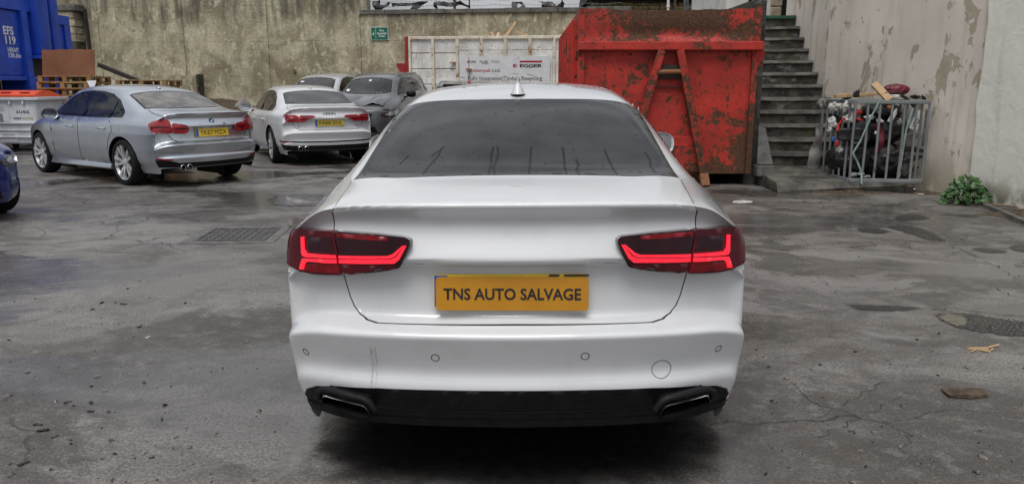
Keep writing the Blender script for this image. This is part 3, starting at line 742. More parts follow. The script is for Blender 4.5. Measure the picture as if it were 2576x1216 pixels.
def plate(root, c, right, up, txt, mat, w=.52, h=.111, th=.062, tw=.44, band=True, tx=None, blue=.04, bold=0.0):
    Mx = frame_mat(c, right, up)
    p = MB(); r = .012
    pts = [(math.cos(a) * r + cx, math.sin(a) * r + cy) for cx, cy, a0 in ((w / 2 - r, h / 2 - r, 0), (-w / 2 + r, h / 2 - r, 90), (-w / 2 + r, -h / 2 + r, 180), (w / 2 - r, -h / 2 + r, 270)) for a in [R(a0 + q) for q in (0, 30, 60, 90)]]
    p.prism(pts, .006, Mx); o = p.build('number_plate', mat, root)
    if band:
        b = MB(); b.prism([(-w / 2 + .004, -h / 2 + .004), (-w / 2 + .004 + blue, -h / 2 + .004), (-w / 2 + .004 + blue, h / 2 - .004), (-w / 2 + .004, h / 2 - .004)], .0012, Mx @ Matrix.Translation((0, 0, .006))); b.build('blue_band', M['plate_blue'], o)
    if txt:
        tx = (blue / 2 if band else 0) if tx is None else tx
        text_mesh(txt, th, Mx @ Matrix.Translation((tx, -th / 2, .0066)), 'lettering', M['ink_black'], o, tw, bold)
    return o
def seats(root, rows, z0=.45, mat='cabin_cloth', top=1.02, xs=(-.36, .36), head=True, rake=.16):
    for y in rows:
        for x in xs:
            m = MB(); m.box((x, y + .28, z0), (.50, .52, .16)); 
            Rx = Matrix.Rotation(rake, 3, 'X')
            m.box((x, y - .03, (z0 + top) / 2), (.48, .13, top - z0), Rx, .86)
            if head: m.box((x, y - .10, top + .12), (.26, .09, .17), Rx, .8); m.box((x, y - .09, top + .02), (.12, .03, .1), Rx)
            m.build('seat', M[mat], root, bevel=.03, seg=2, smooth=50)
def cabin(root, y0, y1, w=1.30, zf=.40, dash=None, mat='cabin_cloth', wheel_x=.36, dz=.92):
    m = MB(); m.box((0, (y0 + y1) / 2, zf - .05), (w, y1 - y0, .06)); m.build('cabin_floor', M[mat], root)
    if dash is not None:
        m = MB(); m.box((0, dash, dz - .14), (w, .42, .26)); m.build('dashboard', M[mat], root, bevel=.04, smooth=50)
        t = MB(); t.tube([(wheel_x + .18 * math.cos(a), dash - .30 + .05 * math.sin(a), dz + .02 + .18 * math.sin(a)) for a in np.linspace(0, 2 * math.pi, 25)], .016, 6, False); t.bar((wheel_x - .17, dash - .29, dz + .02), (wheel_x + .17, dash - .29, dz + .02), .03, .06); t.build('steering_wheel', M['cabin_cloth'], root, smooth=50)
def shark_fin(root, c, mat, s=1.0, spike=False):
    m = MB(); x, y, z = c; k = 9; vs = []; n = 10
    for i in range(k):
        t = i / (k - 1); h = t * .062 * s; ln = lerp(.085, .030, t ** .7) * s; wd = lerp(.036, .006, t ** .8) * s; yc = y - .035 * t * s
        if spike: ln = lerp(.075, .012, min(1, t * 1.5)) * s; wd = lerp(.040, .006, min(1, t * 1.25)) * s; h = t * .095 * s; yc = y - .02 * t
        for a in range(n): th = 2 * math.pi * a / n; vs.append((x + wd * math.cos(th), yc + ln * math.sin(th), z + h - .006))
    fs = [(i * n + a, i * n + (a + 1) % n, (i + 1) * n + (a + 1) % n, (i + 1) * n + a) for i in range(k - 1) for a in range(n)] + [tuple(range((k - 1) * n, k * n))]
    o = m.add(vs, fs).build('roof_aerial', mat, root, smooth=60)
    b = MB(); b.lathe([(.001, .001), (1, .001), (1.0, -.006)], 20, Matrix.Translation((x, y, z - .003)) @ Matrix.Diagonal((.043 * s, .092 * s, 1, 1))); b.build('aerial_gasket', M['black_plastic'], o)
    return o
def ring(car, name, c, vw, r, w=.003, mat=None, parent=None):
    pts = [(c[0] + r * math.cos(a), c[1] + r * math.sin(a)) for a in np.linspace(0, 2 * math.pi, 20, endpoint=False)]
    return car.ribbon(name, pts, vw, mat or M['seam_black'], w, .0042, .02, True, parent)

# ------------------------------------------------------------------ body tables
#        y0    bow   zt     wr    zr     wb    zb    ws    zs
SEDAN = [(.052, 0, 1.050, .56, 1.040, .69, 1.005, .800, .930),
         (.072, .20, 1.057, .57, 1.046, .70, 1.010, .822, .930),
         (.190, .20, 1.068, .58, 1.056, .71, 1.016, .845, .930),
         (.400, .20, 1.080, .60, 1.068, .73, 1.022, .872, .932),
         (.600, .17, 1.092, .632, 1.080, .745, 1.032, .893, .936),
         (.780, .14, 1.150, .628, 1.128, .758, 1.038, .908, .942),
         (1.06, .10, 1.250, .612, 1.215, .772, 1.032, .925, .946),
         (1.35, .06, 1.345, .597, 1.300, .780, 1.018, .935, .948),
         (1.62, .03, 1.405, .585, 1.352, .784, 1.005, .937, .945),
         (2.05, 0, 1.445, .580, 1.388, .786, .990, .937, .940),
         (2.50, 0, 1.455, .585, 1.398, .786, .978, .937, .930),
         (2.90, 0, 1.440, .585, 1.382, .784, .968, .935, .920),
         (3.20, -.04, 1.385, .590, 1.330, .780, .960, .932, .910),
         (3.55, -.08, 1.225, .620, 1.180, .775, .955, .928, .900),
         (3.86, -.12, 1.075, .655, 1.045, .768, .950, .925, .890),
         (4.02, -.14, 1.020, .640, 1.005, .760, .945, .922, .880),
         (4.35, -.16, .965, .60, .950, .730, .915, .905, .840),
         (4.62, -.20, .890, .56, .875, .690, .850, .870, .790),
         (4.78, -.22, .800, .53, .790, .650, .775, .830, .735),
         (4.84, 0, .750, .50, .742, .62, .732, .780, .705)]
REAR = [(1.041, .056, 1.0), (1.028, .072, 1.0), (.998, .098, 1.0), (.970, .102, 1.002), (.925, .084, 1.005), (.862, .048, 1.008), (.856, .050, 1.008), (.846, .098, 1.008), (.836, .103, 1.008), (.760, .104, 1.008), (.680, .096, 1.010), (.652, .090, 1.016), (.636, .040, 1.030), (.6170, .003, 1.036), (.6085, .001, 1.036), (.600, .004, 1.036), (.540, .027, 1.030), (.480, .048, 1.026), (.450, .042, 1.022), (.425, .022, 1.018), (.395, .034, 1.012), (.285, .055, .985)]
REAR_S = [(z, y2, s) for (z, y, s), y2 in zip(REAR, [.054, .056, .058, .058, .054, .048, .048, .049, .050, .060, .070, .072, .030, .003, .001, .004, .027, .048, .042, .022, .034, .055])]
FRONT = [(z, y, w) for z, y, w in zip(np.linspace(.742, .20, 22), [4.875, 4.885, 4.895, 4.90, 4.905, 4.91, 4.915, 4.92, 4.922, 4.925, 4.928] + [4.93] * 6 + [4.928, 4.92, 4.91, 4.89, 4.86], [1.0] * 4 + [1.01] * 4 + [1.02] * 12 + [1.0, .98])]
def scaled(L_=1.0, H=1.0, Wd=1.0, st=SEDAN, rear=REAR, front=FRONT, sill=.20, rplan=(.10, .15), fplan=(.18, .22)):
    return dict(st=[(a * L_, b * L_, c * H, d * Wd, e * H, f * Wd, g * H, h * Wd, i * H) for a, b, c, d, e, f, g, h, i in st],
                rear=[(z * H, y, s) for z, y, s in rear], rear_s=[(z * H, y, s) for z, y, s in REAR_S], front=[(z * H, y * L_, s) for z, y, s in front], sill=sill, rplan=rplan, fplan=fplan)
SIDEWIN = [(1.12, .975), (1.17, 1.06), (1.45, 1.22), (1.75, 1.305), (2.1, 1.345), (2.5, 1.352), (2.85, 1.325), (3.1, 1.26), (3.42, 1.115), (3.62, .985), (3.2, .962), (2.2, .960)]
# ------------------------------------------------------------------ the white saloon in front of the camera
def hero():
    car = Car(scaled(), (.012, 2.43, .004), R(-1.1), 'large white saloon seen from behind, tail lights lit, plate reading TNS AUTO SALVAGE', lv=3, tilt=R(-.5), name='white_car')
    P = M['white_paint']; root = car.root
    z6 = zc(1100, 300, 1.52); z8 = zc(1100, 1050, 1.737)
    V = View('rear'); VC = View('zc', 0.0, .95); VX = View('xc', .62, .72)
    # ---- trunk lid: deck and upper face
    seam = [(887, 456), (866, 488), (845, 520), (839, 535), (843, 580), (848, 615), (856, 655), (860, 676)]
    loc = [VX.uv(p) for p in car.pix(seam)]
    top = [VX.uv(p) for p in car.pix([(887, 456), (1000, 450), (1150, 445), (1287, 443)])]
    bot = [VX.uv(p) for p in car.pix([(860, 676), (1000, 676), (1150, 677), (1287, 677)])]
    left = [(-abs(u), v) for u, v in loc]; tl = [(-abs(u), v) for u, v in top]; bl = [(-abs(u), v) for u, v in bot]
    tl[-1] = (0, tl[-1][1]); bl[-1] = (0, bl[-1][1])
    half = tl[::-1][:-1] + left + bl[1:]                 # centre top -> seam -> centre bottom
    full = half + [(-u, v) for u, v in half[::-1] if abs(u) > 1e-6]
    lid = car.patch('trunk_lid', full, VX, P, off=.004, sp=.016, fl=.012, bands=((.97, 1.12, .006),))
    car.ribbon('lid_gap', left, VX, M['seam_black'], .013, .0012, .02, both=True, parent=lid)
    # ---- lower lid with the plate recess
    low = z8((485, 78), (500, 130), (530, 230), (560, 300), (600, 355), (650, 395), (720, 418), (900, 425)) ; low.append((1287, 815))
    lv = [V.uv(p) for p in car.pix(low)]; lv = [(-abs(u), v) for u, v in lv]; lv[-1] = (0, lv[-1][1])
    zt = .846; h2 = [(0, zt), (lv[0][0], zt)] + lv
    pl = h2 + [(-u, v) for u, v in h2[::-1] if abs(u) > 1e-6]
    lowlid = car.patch('lower_lid', pl, V, P, off=.003, sp=.016, fl=.01, parent=lid)
    car.ribbon('lid_gap', lv, V, M['seam_black'], .014, .0012, .02, both=True, parent=lowlid)
    car.ribbon('overhang_shadow', [(-.44, .8445), (-.2, .8435), (0, .843), (.2, .8435), (.44, .8445)], V, M['seam_black'], .012, .0045, .03, parent=lid)  # dark strip paints the grime and shadow under the lid overhang
    # ---- bumper skin
    lvc = [VC.uv(p) for p in car.pix(low)]
    lampb = [VC.uv(p) for p in car.pix(z6((440, 1210), (300, 1210), (230, 1205), (160, 1190)))]
    bote = [VC.uv(p) for p in car.pix([(1287, 980), (1100, 978), (950, 973), (850, 968), (795, 967), (772, 974), (763, 990), (766, 1010)])]
    gap = .004
    left = [(0, lvc[-1][1] - gap)] + [(-abs(u) - gap, v - gap * .6) for u, v in lvc[::-1][1:]] + [(-abs(u), v - .003) for u, v in lampb]
    left += [(-1.30, left[-1][1] + .005), (-1.62, left[-1][1] + .01), (-1.78, .70), (-1.80, .42), (-1.62, .33), (-1.40, .32)]
    left += [(-abs(u), v) for u, v in bote[::-1]]; left[-1] = (0, left[-1][1])
    ful = left + [(-u, v) for u, v in left[::-1] if abs(u) > 1e-6]
    bump = car.patch('rear_bumper', ful, VC, P, off=.0035, sp=.016, fl=.012, bands=((.560, .665, .0045),))
    # ---- black lower valance with honeycomb strip
    be = [(-abs(u), v - .004) for u, v in bote]; be[0] = (0, be[0][1])
    dl = be + [(-1.14, .292), (-.95, .290), (0, .290)]
    dful = dl + [(-u, v) for u, v in dl[::-1] if abs(u) > 1e-6]
    val = car.patch('diffuser', dful, VC, M['black_plastic'], off=.002, sp=.03, fl=.01)
    car.ribbon('valance_lip', [(-1.18, .292), (-.9, .288), (-.5, .287), (0, .287), (.5, .287), (.9, .288), (1.18, .292)], VC, M['black_plastic'], .030, .005, .03, parent=val)
    hexm = MB(); cell = .021
    for r in range(3):
        for c in range(-34, 35):
            x = c * cell * 1.9 + (cell * .95 if r % 2 else 0); z = .352 + r * .021
            if abs(x) > .66 or (abs(x) > .52 and z < .385): continue
            h, n = car.hit(V, x, z)
            pts = [h + n * .0035 + Vector((.019 * math.cos(t), 0, .0105 * math.sin(t))) for t in np.linspace(0, 2 * math.pi, 6, endpoint=False)]
            inn = [h + n * .0035 + Vector((.016 * math.cos(t), 0, .0080 * math.sin(t))) for t in np.linspace(0, 2 * math.pi, 6, endpoint=False)]
            hexm.add(pts + inn, [(i, (i + 1) % 6, 6 + (i + 1) % 6, 6 + i) for i in range(6)])
    hexm.build('honeycomb_grille', M['black_gloss'], val)
    lip = [(-.62, .345), (-.4, .335), (0, .332), (.4, .335), (.62, .345)]
    car.ribbon('valance_crease', lip, V, M['black_gloss'], .008, .004, .03, parent=val)
    # ---- exhaust trims
    ex = z8((282, 1018), (300, 968), (330, 962), (590, 985), (630, 1000), (668, 1062), (655, 1078), (600, 1076), (300, 1035))
    exl = [V.uv(p) for p in car.pixplane(ex, -.02)]
    for sg in (-1, 1):
        y0 = -.02 ; out = rounded([(sg * abs(u), v) for u, v in exl], .14, 1); n = len(out)
        cxy = np.mean(np.array(out), 0); 
        def ringp(k, y, dz=0.0): return [(cxy[0] + (p[0] - cxy[0]) * k[0], y + max(0, abs(p[0]) - .45) ** 2 * 1.4, cxy[1] + (p[1] - cxy[1]) * k[1] + dz) for p in out]
        A = ringp((1.0, 1.0), y0 + .22); B = ringp((1.0, 1.0), y0 + .0); C = ringp((.972, .90), y0 - .006); D = ringp((.95, .83), y0 + .006); E = ringp((.92, .78), y0 + .20)
        m = MB(); vs = A + B + C + D + E; fs = [(a * n + i, a * n + (i + 1) % n, (a + 1) * n + (i + 1) % n, (a + 1) * n + i) for a in range(4) for i in range(n)]
        m.add(vs, fs); m.m = [1 if i >= 2 * n or i < n else 0 for i in range(len(m.f))]
        m.add(E, [tuple(range(n))]); m.m[-1] = 1
        m.build('exhaust_trim', [M['chrome'], M['black_plastic']], root, smooth=40)
        # moulded hood over the trim
        hp = [V.uv(p) for p in car.pixplane(z8((262, 1015), (262, 960), (300, 935), (450, 935), (600, 955), (645, 975), (690, 1030)), -.01)]
        hood = MB(); hood.tube([(sg * abs(u), -.004 + max(0, abs(u) - .45) ** 2 * 1.4, v) for u, v in densify(hp, .03, False)], .012, 8); hood.build('exhaust_hood', M['black_plastic'], val, smooth=60)
    # ---- tail lamps: outer on the wing, inner on the lid
    outer = z6((166, 938), (366, 946), (385, 1055), (398, 1120), (424, 1207), (300, 1207), (225, 1201), (158, 1186))
    inner = z6((372, 946), (600, 963), (800, 984), (824, 1000), (828, 1024), (795, 1105), (764, 1166), (680, 1184), (442, 1207), (406, 1120), (393, 1055))
    bo = z6((176, 980), (194, 980), (200, 1058), (214, 1080), (382, 1092), (386, 1110), (205, 1103), (188, 1098), (180, 1080))
    bo2 = z6((185, 1112), (205, 1112), (386, 1116), (389, 1136), (220, 1130), (204, 1138), (192, 1174), (166, 1174))
    bi = z6((400, 1094), (690, 1096), (724, 1084), (782, 1034), (793, 1034), (735, 1100), (705, 1112), (402, 1112))
    bi2 = z6((402, 1117), (708, 1117), (742, 1104), (796, 1034), (806, 1034), (762, 1118), (735, 1138), (404, 1136))
    cvt = lambda pts: [(-abs(u), v) for u, v in [VC.uv(p) for p in car.pix(pts, True)]]
    oo = cvt(outer); oo = oo[:-1] + [oo[-1]]
    a, b = oo[0], oo[-1]
    oo = oo + [(b[0] - .06, b[1] + .012), (b[0] - .13, b[1] + .045), (a[0] - .15, a[1] - .035), (a[0] - .05, a[1] - .006)]
    lo = car.patch('tail_lamp', rounded(oo, .12, 1), VC, M['lens_dark'], off=.010, sp=.022, fl=.05, both=True, sm=True)
    ii = cvt(inner)
    li = car.patch('tail_lamp', rounded(ii, .12, 1), VC, M['lens_smoke'], off=.012, sp=.022, fl=.05, both=True, sm=True)
    for k, (pp, par) in enumerate(((bo, lo), (bo2, lo), (bi, li), (bi2, li))):
        q = car.patch('light_bar', cvt(pp), VC, M['lamp_red'], off=.0155, sp=.012, fl=.004, both=True, sm=True)
        for x, r in zip(q, par): x.parent = r
    # inner reflector panels give the lamps their red depth
    for pts, mt, par, of in ((z6((205, 985), (355, 985), (372, 1078), (222, 1068)), 'lens_smoke', lo, .0112), (z6((205, 1142), (390, 1142), (412, 1198), (240, 1192), (190, 1182)), 'red_reflector', lo, .0112),
                         (z6((385, 958), (600, 972), (690, 982), (690, 1005), (600, 1002), (390, 985)), 'red_reflector', li, .0132), (z6((408, 1145), (735, 1148), (750, 1162), (680, 1178), (430, 1198)), 'lens_dark', li, .0132)):
        q = car.patch('reflector', cvt(pts), VC, M[mt], off=of, sp=.02, fl=0.001, both=True, sm=True)
        for x, r in zip(q, par): x.parent = r
    # ---- bumper fittings
    for px, py, r in ((1095, 897, .0135), (1471, 893, .0135), (771, 882, .012), (1805, 874, .012)):
        p = car.pix([(px, py)])[0]; vw = V if abs(p.x) < .6 else View('zc', math.copysign(.45, p.x), .5)
        if vw is V: ring(car, 'parking_sensor', V.uv(p), V, r, .0028, parent=bump)
        else:
            u = vw.uv(p); pts = [(u[0] + r * math.cos(a) / .45, u[1] + r * math.sin(a)) for a in np.linspace(0, 2 * math.pi, 18, endpoint=False)]
            car.ribbon('parking_sensor', pts, vw, M['seam_black'], .0028, .0045, .02, True, bump)
    p = car.pix([(1662, 925)])[0]; ring(car, 'tow_eye_cover', V.uv(p), V, .034, .0022, parent=bump)
    # dirty run marks left on the bumper
    t = NT('dried_run'); v = t.obj(); t.set(t.b.inputs['Alpha'], t.ramp(t.noise(v, 60, 4), 0.35, 0.7, 0.05, 0.38)); M['run'] = t.done((.24, .22, .19), .7)
    for x0, x1, za, zb, w in ((931, 935, 868, 972, .006), (943, 946, 868, 972, .004), (935, 943, 868, 930, .003)):
        p0, p1 = [V.uv(q) for q in car.pix([(x0, za), (x1, zb)])]
        car.ribbon('dirt_streak', [p0, (lerp(p0[0], p1[0], .5) + .003, lerp(p0[1], p1[1], .5)), p1], V, M['run'], w, .0048, .02, parent=bump)
    # ---- plates: an older one behind and the printed one over it
    pc = car.pix([(1286, 733)])[0]; nrm = Vector((0, -1, .12)).normalized(); up = Vector((0, .12, 1)).normalized()
    plate(root, (pc.x - .003, pc.y - .010, pc.z + .007), (1, 0, 0), up, None, M['plate_yellow_bright'], .524, .114, blue=.045)
    m = MB()
    for x in (.125, .175, .20, .225): m.box((pc.x + x + .02, pc.y - .0165, pc.z + .061), (.035, .002, .006))
    m.build('plate_letter_tops', M['ink_black'], root)
    plate(root, (pc.x + .003, pc.y - .020, pc.z - .001), Vector((1, 0, -.006)), up, 'TNS AUTO SALVAGE', M['plate_yellow'], .516, .114, .039, .465, band=False, bold=.020)
    # ---- glass
    VT = View('top')
    gl = [VT.uv(p) for p in car.pix([(1287, 441), (1150, 443), (1000, 448), (892, 454)])]; gt = [VT.uv(p) for p in car.pix([(995, 262), (1100, 256), (1200, 253), (1287, 252)])]
    lf = [(-abs(u), v) for u, v in gl + gt]; lf[0] = (0, lf[0][1]); lf[-1] = (0, lf[-1][1])
    gp_ = lf + [(-u, v) for u, v in lf[::-1] if abs(u) > 1e-6]
    rg = car.patch('rear_window', gp_, VT, M['glass_dark'], off=.003, sp=.035, fl=.006)
    car.ribbon('window_seal', gp_, VT, M['black_gloss'], .014, .0032, .04, True, rg)
    # rain: beads and runs
    dm = MB(); rnd = random.Random(3)
    xs = np.array(gp_); lo_, hi_ = xs.min(0), xs.max(0); n = 0
    while n < 170:
        u, v = rnd.uniform(lo_[0], hi_[0]), rnd.uniform(lo_[1], hi_[1])
        if not pts_in_poly([(u, v)], gp_)[0]: continue
        h, nn = car.hit(VT, u, v); rr = rnd.choice((.0022, .003, .004, .0065)); x = nn.orthogonal().normalized(); y = nn.cross(x); vs = [h + nn * (.003 + rr * .45)]
        e = Vector((1, 0, 0)); f = nn.cross(e).normalized()
        for q in range(7):
            a = 2 * math.pi * q / 7; vs.append(h + nn * .0032 + e * (math.cos(a) * rr * 1.3) + f * (math.sin(a) * rr))
        dm.add(vs, [(0, 1 + q, 1 + (q + 1) % 7) for q in range(7)]); n += 1
    o = dm.build('raindrops', M['raindrop'], rg, smooth=179); tag(o, kind='stuff')
    for (x0, y0, x1, y1, w) in ((1085, 395, 1118, 370, .007), (1063, 440, 1112, 372, .009), (1228, 440, 1240, 372, .011), (1243, 440, 1251, 370, .010), (1330, 440, 1336, 370, .009), (1425, 440, 1414, 372, .010), (1457, 440, 1448, 402, .011), (1552, 440, 1520, 378, .009), (1650, 436, 1622, 385, .009), (1005, 415, 1028, 392, .008)):
        a, b = [VT.uv(p) for p in car.pix([(x0, y0), (x1, y1)])]
        k = random.uniform(-.008, .008)
        car.ribbon('water_run', [a, (lerp(a[0], b[0], .35) + k, lerp(a[1], b[1], .35)), (lerp(a[0], b[0], .7) - k, lerp(a[1], b[1], .7)), b], VT, M['water_film'], w, .0036, .03, parent=rg)
    # beads on the wings and roof
    wm = MB(); n = 0
    while n < 220:
        u, v = rnd.uniform(-.95, .95), rnd.uniform(.15, 2.6)
        if pts_in_poly([(u, v)], gp_)[0] or (abs(u) < .66 and v < .66) : continue
        h, nn = car.hit(VT, u, v); 
        if nn.z < .25: continue
        rr = rnd.choice((.002, .003, .004)); e = nn.orthogonal().normalized(); f = nn.cross(e); vs = [h + nn * (.001 + rr * .5)]
        for q in range(6): a = math.pi * q / 3; vs.append(h + nn * .0006 + e * (math.cos(a) * rr) + f * (math.sin(a) * rr))
        wm.add(vs, [(0, 1 + q, 1 + (q + 1) % 6) for q in range(6)]); n += 1
    tag(wm.build('raindrops', M['white_paint'], root, smooth=179), kind='stuff')
    for vw, x in ((View('left'), -1),):
        car.glass('side_window', SIDEWIN, vw, M['glass_dark'], .035, False, (0, 0, -1), off=.003, both=True)
    ws = [(-.60, 3.30), (0, 3.26), (.60, 3.30), (.66, 3.80), (0, 3.98), (-.66, 3.80)]
    car.glass('windscreen', ws, VT, M['glass_dark'], .03, False)
    # ---- roof aerial and mirrors
    a = yp(1297, 229, 2.43 + 1.63); al = car.Mi @ a; h, n = car.hit(VT, 0.0, 1.58)
    shark_fin(root, (0.0, 1.58, h.z), P, .95, True)
    add_mirror(root, -.985, 3.28, .99, P); add_mirror(root, .985, 3.28, .99, P)
    for x in (-1, 1):
        for y in (1.10, 4.012): add_wheel(root, x * .80, y, .335, .245)
    # headlamps and grille, facing away from the camera
    VF = View('zc', 0, 3.6)
    hl = [(-2.35, .66), (-2.75, .60), (-2.80, .68), (-2.50, .735), (-2.28, .74)]
    car.patch('headlamp', hl, VF, M['lamp_clear'], off=.006, sp=.04, fl=.01, both=True)
    car.patch('grille', [(-.34, .26), (.34, .26), (.40, .66), (-.40, .66)], View('front'), M['black_gloss'], off=.006, sp=.05, fl=.01)
    car.finish(P, ((1.10, .335), (4.012, .335)), .372)
    return car
HERO = hero()
# ------------------------------------------------------------------ ground
def gz(y): return 0.0 if y < 18 else min(.58, (y - 18) * .070)
def struct(name, mb, mat, **k): return tag(mb.build(name, mat, **k), kind='structure')
mb = MB(); ys = [-300, -60, -15, 0, 8, 16, 18, 18.5, 19, 20.5, 22, 24, 26, 26.2, 27, 60, 400]; xs = [-400, -80, -20, -8, 0, 8, 20, 80, 400]
mb.add([(x, y, gz(y)) for y in ys for x in xs], [(a * 9 + b, a * 9 + b + 1, (a + 1) * 9 + b + 1, (a + 1) * 9 + b) for a in range(len(ys) - 1) for b in range(8)])
struct('ground', mb, M['tarmac'], smooth=40)
def blob(px_pts, z=.004, n=4, rough=.10, seed=1):
    """an irregular flat outline on the ground from picture points"""
    rnd = random.Random(seed); P = [gp(*p) for p in px_pts]; P = [(p.x, p.y) for p in P]; P = rounded(P, .27, 2); out = []
    c = np.mean(np.array(P), 0); sz = np.mean([np.linalg.norm(np.array(p) - c) for p in P])
    ph = [rnd.uniform(0, 6.28) for _ in range(6)]; P = densify(P, sz * .08)
    for i, p in enumerate(P):
        a = math.atan2(p[1] - c[1], p[0] - c[0]); k = 1 + rough * (math.sin(5 * a + ph[0]) * .35 + math.sin(11 * a + ph[1]) * .3 + math.sin(19 * a + ph[2]) * .25 + math.sin(37 * a + ph[3]) * .25)
        out.append((c[0] + (p[0] - c[0]) * k, c[1] + (p[1] - c[1]) * k))
    n = len(out); m = MB(); vs = []
    for kk in (1.0, .86, .68, .4): vs += [(c[0] + (q[0] - c[0]) * kk, c[1] + (q[1] - c[1]) * kk, z) for q in out]
    vs.append((c[0], c[1], z))
    m.add(vs, [(a * n + i, a * n + (i + 1) % n, (a + 1) * n + (i + 1) % n, (a + 1) * n + i) for a in range(3) for i in range(n)] + [(3 * n + i, 3 * n + (i + 1) % n, 4 * n) for i in range(n)])
    m.rim = n; return m
def struct_blob(name, m, mat):
    o = struct(name, m, mat); at = o.data.attributes.new('inside', 'FLOAT', 'POINT'); n = m.rim
    at.data.foreach_set('value', [0.0] * n + [.45] * n + [.8] * n + [1.0] * (n + 1)); return o
struct_blob('puddle', blob([(655, 505), (690, 490), (760, 486), (850, 490), (850, 512), (780, 520), (700, 522)], .005, seed=2, rough=.16), M['puddle'])
struct_blob('puddle', blob([(720, 548), (790, 540), (800, 560), (745, 585), (722, 575)], .005, seed=3, rough=.16), M['puddle'])
struct_blob('worn_patch', blob([(600, 1225), (680, 1160), (770, 1100), (800, 1070), (830, 1090), (800, 1150), (740, 1230)], .005, seed=4, rough=.22), M['pale'])
struct_blob('wet_shade_patch', blob([(760, 1216), (790, 1090), (850, 1000), (1000, 960), (1290, 950), (1580, 960), (1760, 1000), (1840, 1100), (1850, 1230), (1300, 1300)], .0028, seed=44, rough=.12), M['wet'])  # wet ground with the shade under the white saloon painted in
for i, (pts, r) in enumerate((([(2130, 575), (2200, 570), (2260, 585), (2190, 592)], .2), ([(2200, 566), (2270, 562), (2330, 575), (2395, 608), (2350, 612), (2290, 590)], .12), ([(2230, 545), (2300, 538), (2350, 545), (2330, 555), (2260, 556)], .1), ([(2420, 620), (2500, 625), (2560, 635), (2480, 640)], .15), ([(2530, 615), (2600, 612), (2620, 635), (2540, 635)], .1))):
    struct_blob('damp_patch', blob(pts, .0045 + .0002 * i, seed=11 + i, rough=r), M['damp'])
# broken-out tarmac with muddy water at the right
t = NT('broken_aggregate'); p = t.pos(); v = t.vor(p, 42, 'F1'); c = t.mix(t.ramp(v, 0, .45), (.20, .185, .16), (.030, .027, .024)); c = t.mix(t.ramp(t.noise(p, 6, 5), .4, .65, 0, .7), c, (.07, .06, .05))
t.bump(t.m('SUBTRACT', 1.0, v), .9, .03); edge_fade(t, p); M['aggregate'] = t.done(c, .6)
struct_blob('pothole', blob([(2335, 788), (2400, 780), (2480, 795), (2600, 808), (2640, 850), (2540, 850), (2440, 835), (2370, 815)], .0035, seed=7, rough=.16), M['aggregate'])
struct_blob('puddle', blob([(2345, 795), (2400, 786), (2440, 800), (2425, 830), (2385, 815)], .006, seed=8, rough=.18), M['mud'])
struct_blob('puddle', blob([(2090, 765), (2200, 765), (2330, 770), (2300, 785), (2180, 785)], .0032, seed=9, rough=.2), M['damp'])
def crackline(px, w=.012, seed=1):
    rnd = random.Random(seed); P = [gp(*p) for p in px]; L_ = densify([(p.x, p.y) for p in P], .05, False); m = MB(); vs = []
    for i, p in enumerate(L_):
        a = np.array(L_[max(0, i - 1)]); b = np.array(L_[min(len(L_) - 1, i + 1)]); d = b - a; n = np.array((-d[1], d[0])) / (np.linalg.norm(d) + 1e-9)
        q = np.array(p) + n * rnd.uniform(-.018, .018); ww = w * rnd.uniform(.35, 1.2) * .5
        vs += [(*(q - n * ww), .0042), (*(q + n * ww), .0042)]
    m.add(vs, [(2 * i, 2 * i + 1, 2 * i + 3, 2 * i + 2) for i in range(len(L_) - 1)]); struct('crack', m, M['crack_dark'])
for i, c in enumerate(([(1840, 528), (2000, 524), (2150, 528), (2300, 522), (2390, 521)], [(2165, 528), (2190, 545), (2220, 560)], [(2335, 590), (2400, 625), (2470, 650), (2575, 672)], [(2345, 590), (2440, 640), (2500, 670), (2570, 705)], [(2340, 778), (2400, 775), (2480, 787), (2580, 798)], [(1930, 600), (1990, 640), (2060, 665), (2160, 700)], [(1990, 640), (2050, 690), (2110, 740)], [(1960, 585), (2010, 600), (2090, 650)], [(2510, 725), (2540, 745), (2575, 752)], [(2230, 960), (2150, 1000), (2030, 1070)], [(2280, 985), (2180, 1040), (2060, 1100)])):
    crackline(c, (.006, .007, .010, .007, .020, .006, .005, .005, .012, .006, .005, .008)[i], i)

# ---- drain cover let into the yard
c0 = gp(600, 590); t = NT('worn_iron'); v = t.obj(); M['iron'] = t.done(t.mix(t.ramp(t.noise(v, 9, 6), .35, .65), (.045, .042, .040), (.11, .105, .10)), t.ramp(t.noise(v, 5, 4), .3, .7, .3, .6), Metallic=.4)
dc = empty('drain_cover', (c0.x, c0.y, 0), R(4), 'worn square iron drain cover set flush in the damp yard', 'drain cover')
simple('cover_concrete', (.115, .11, .105), .7, .3, 9, .4)
m = MB(); s = .43
for a, b in (((-s, -s), (s, -.335)), ((-s, .335), (s, s)), ((-s, -.335), (-.335, .335)), ((.335, -.335), (s, .335))): m.span((a[0], a[1], -.02), (b[0], b[1], .005))
m.build('surround', M['cover_concrete'], dc)
m = MB()
for a, b in (((-.33, -.33), (.33, -.30)), ((-.33, .30), (.33, .33)), ((-.33, -.30), (-.30, .30)), ((.30, -.30), (.33, .30))): m.span((a[0], a[1], -.02), (b[0], b[1], .009))
m.build('frame', M['iron'], dc)
m = MB(); m.span((-.292, -.292, -.02), (.292, .292, .005))
m.build('lid', M['iron'], dc)
me = MB().box((0, 0, 0), (.030, .078, .006)).mesh('tread_bar', bevel=.0015, seg=1)
for i in range(8):
    for j in range(5):
        o = link_mesh('tread_bar', me, M['iron'], dc); o.location = (-.246 + i * .0703, -.23 + j * .115, .0075)

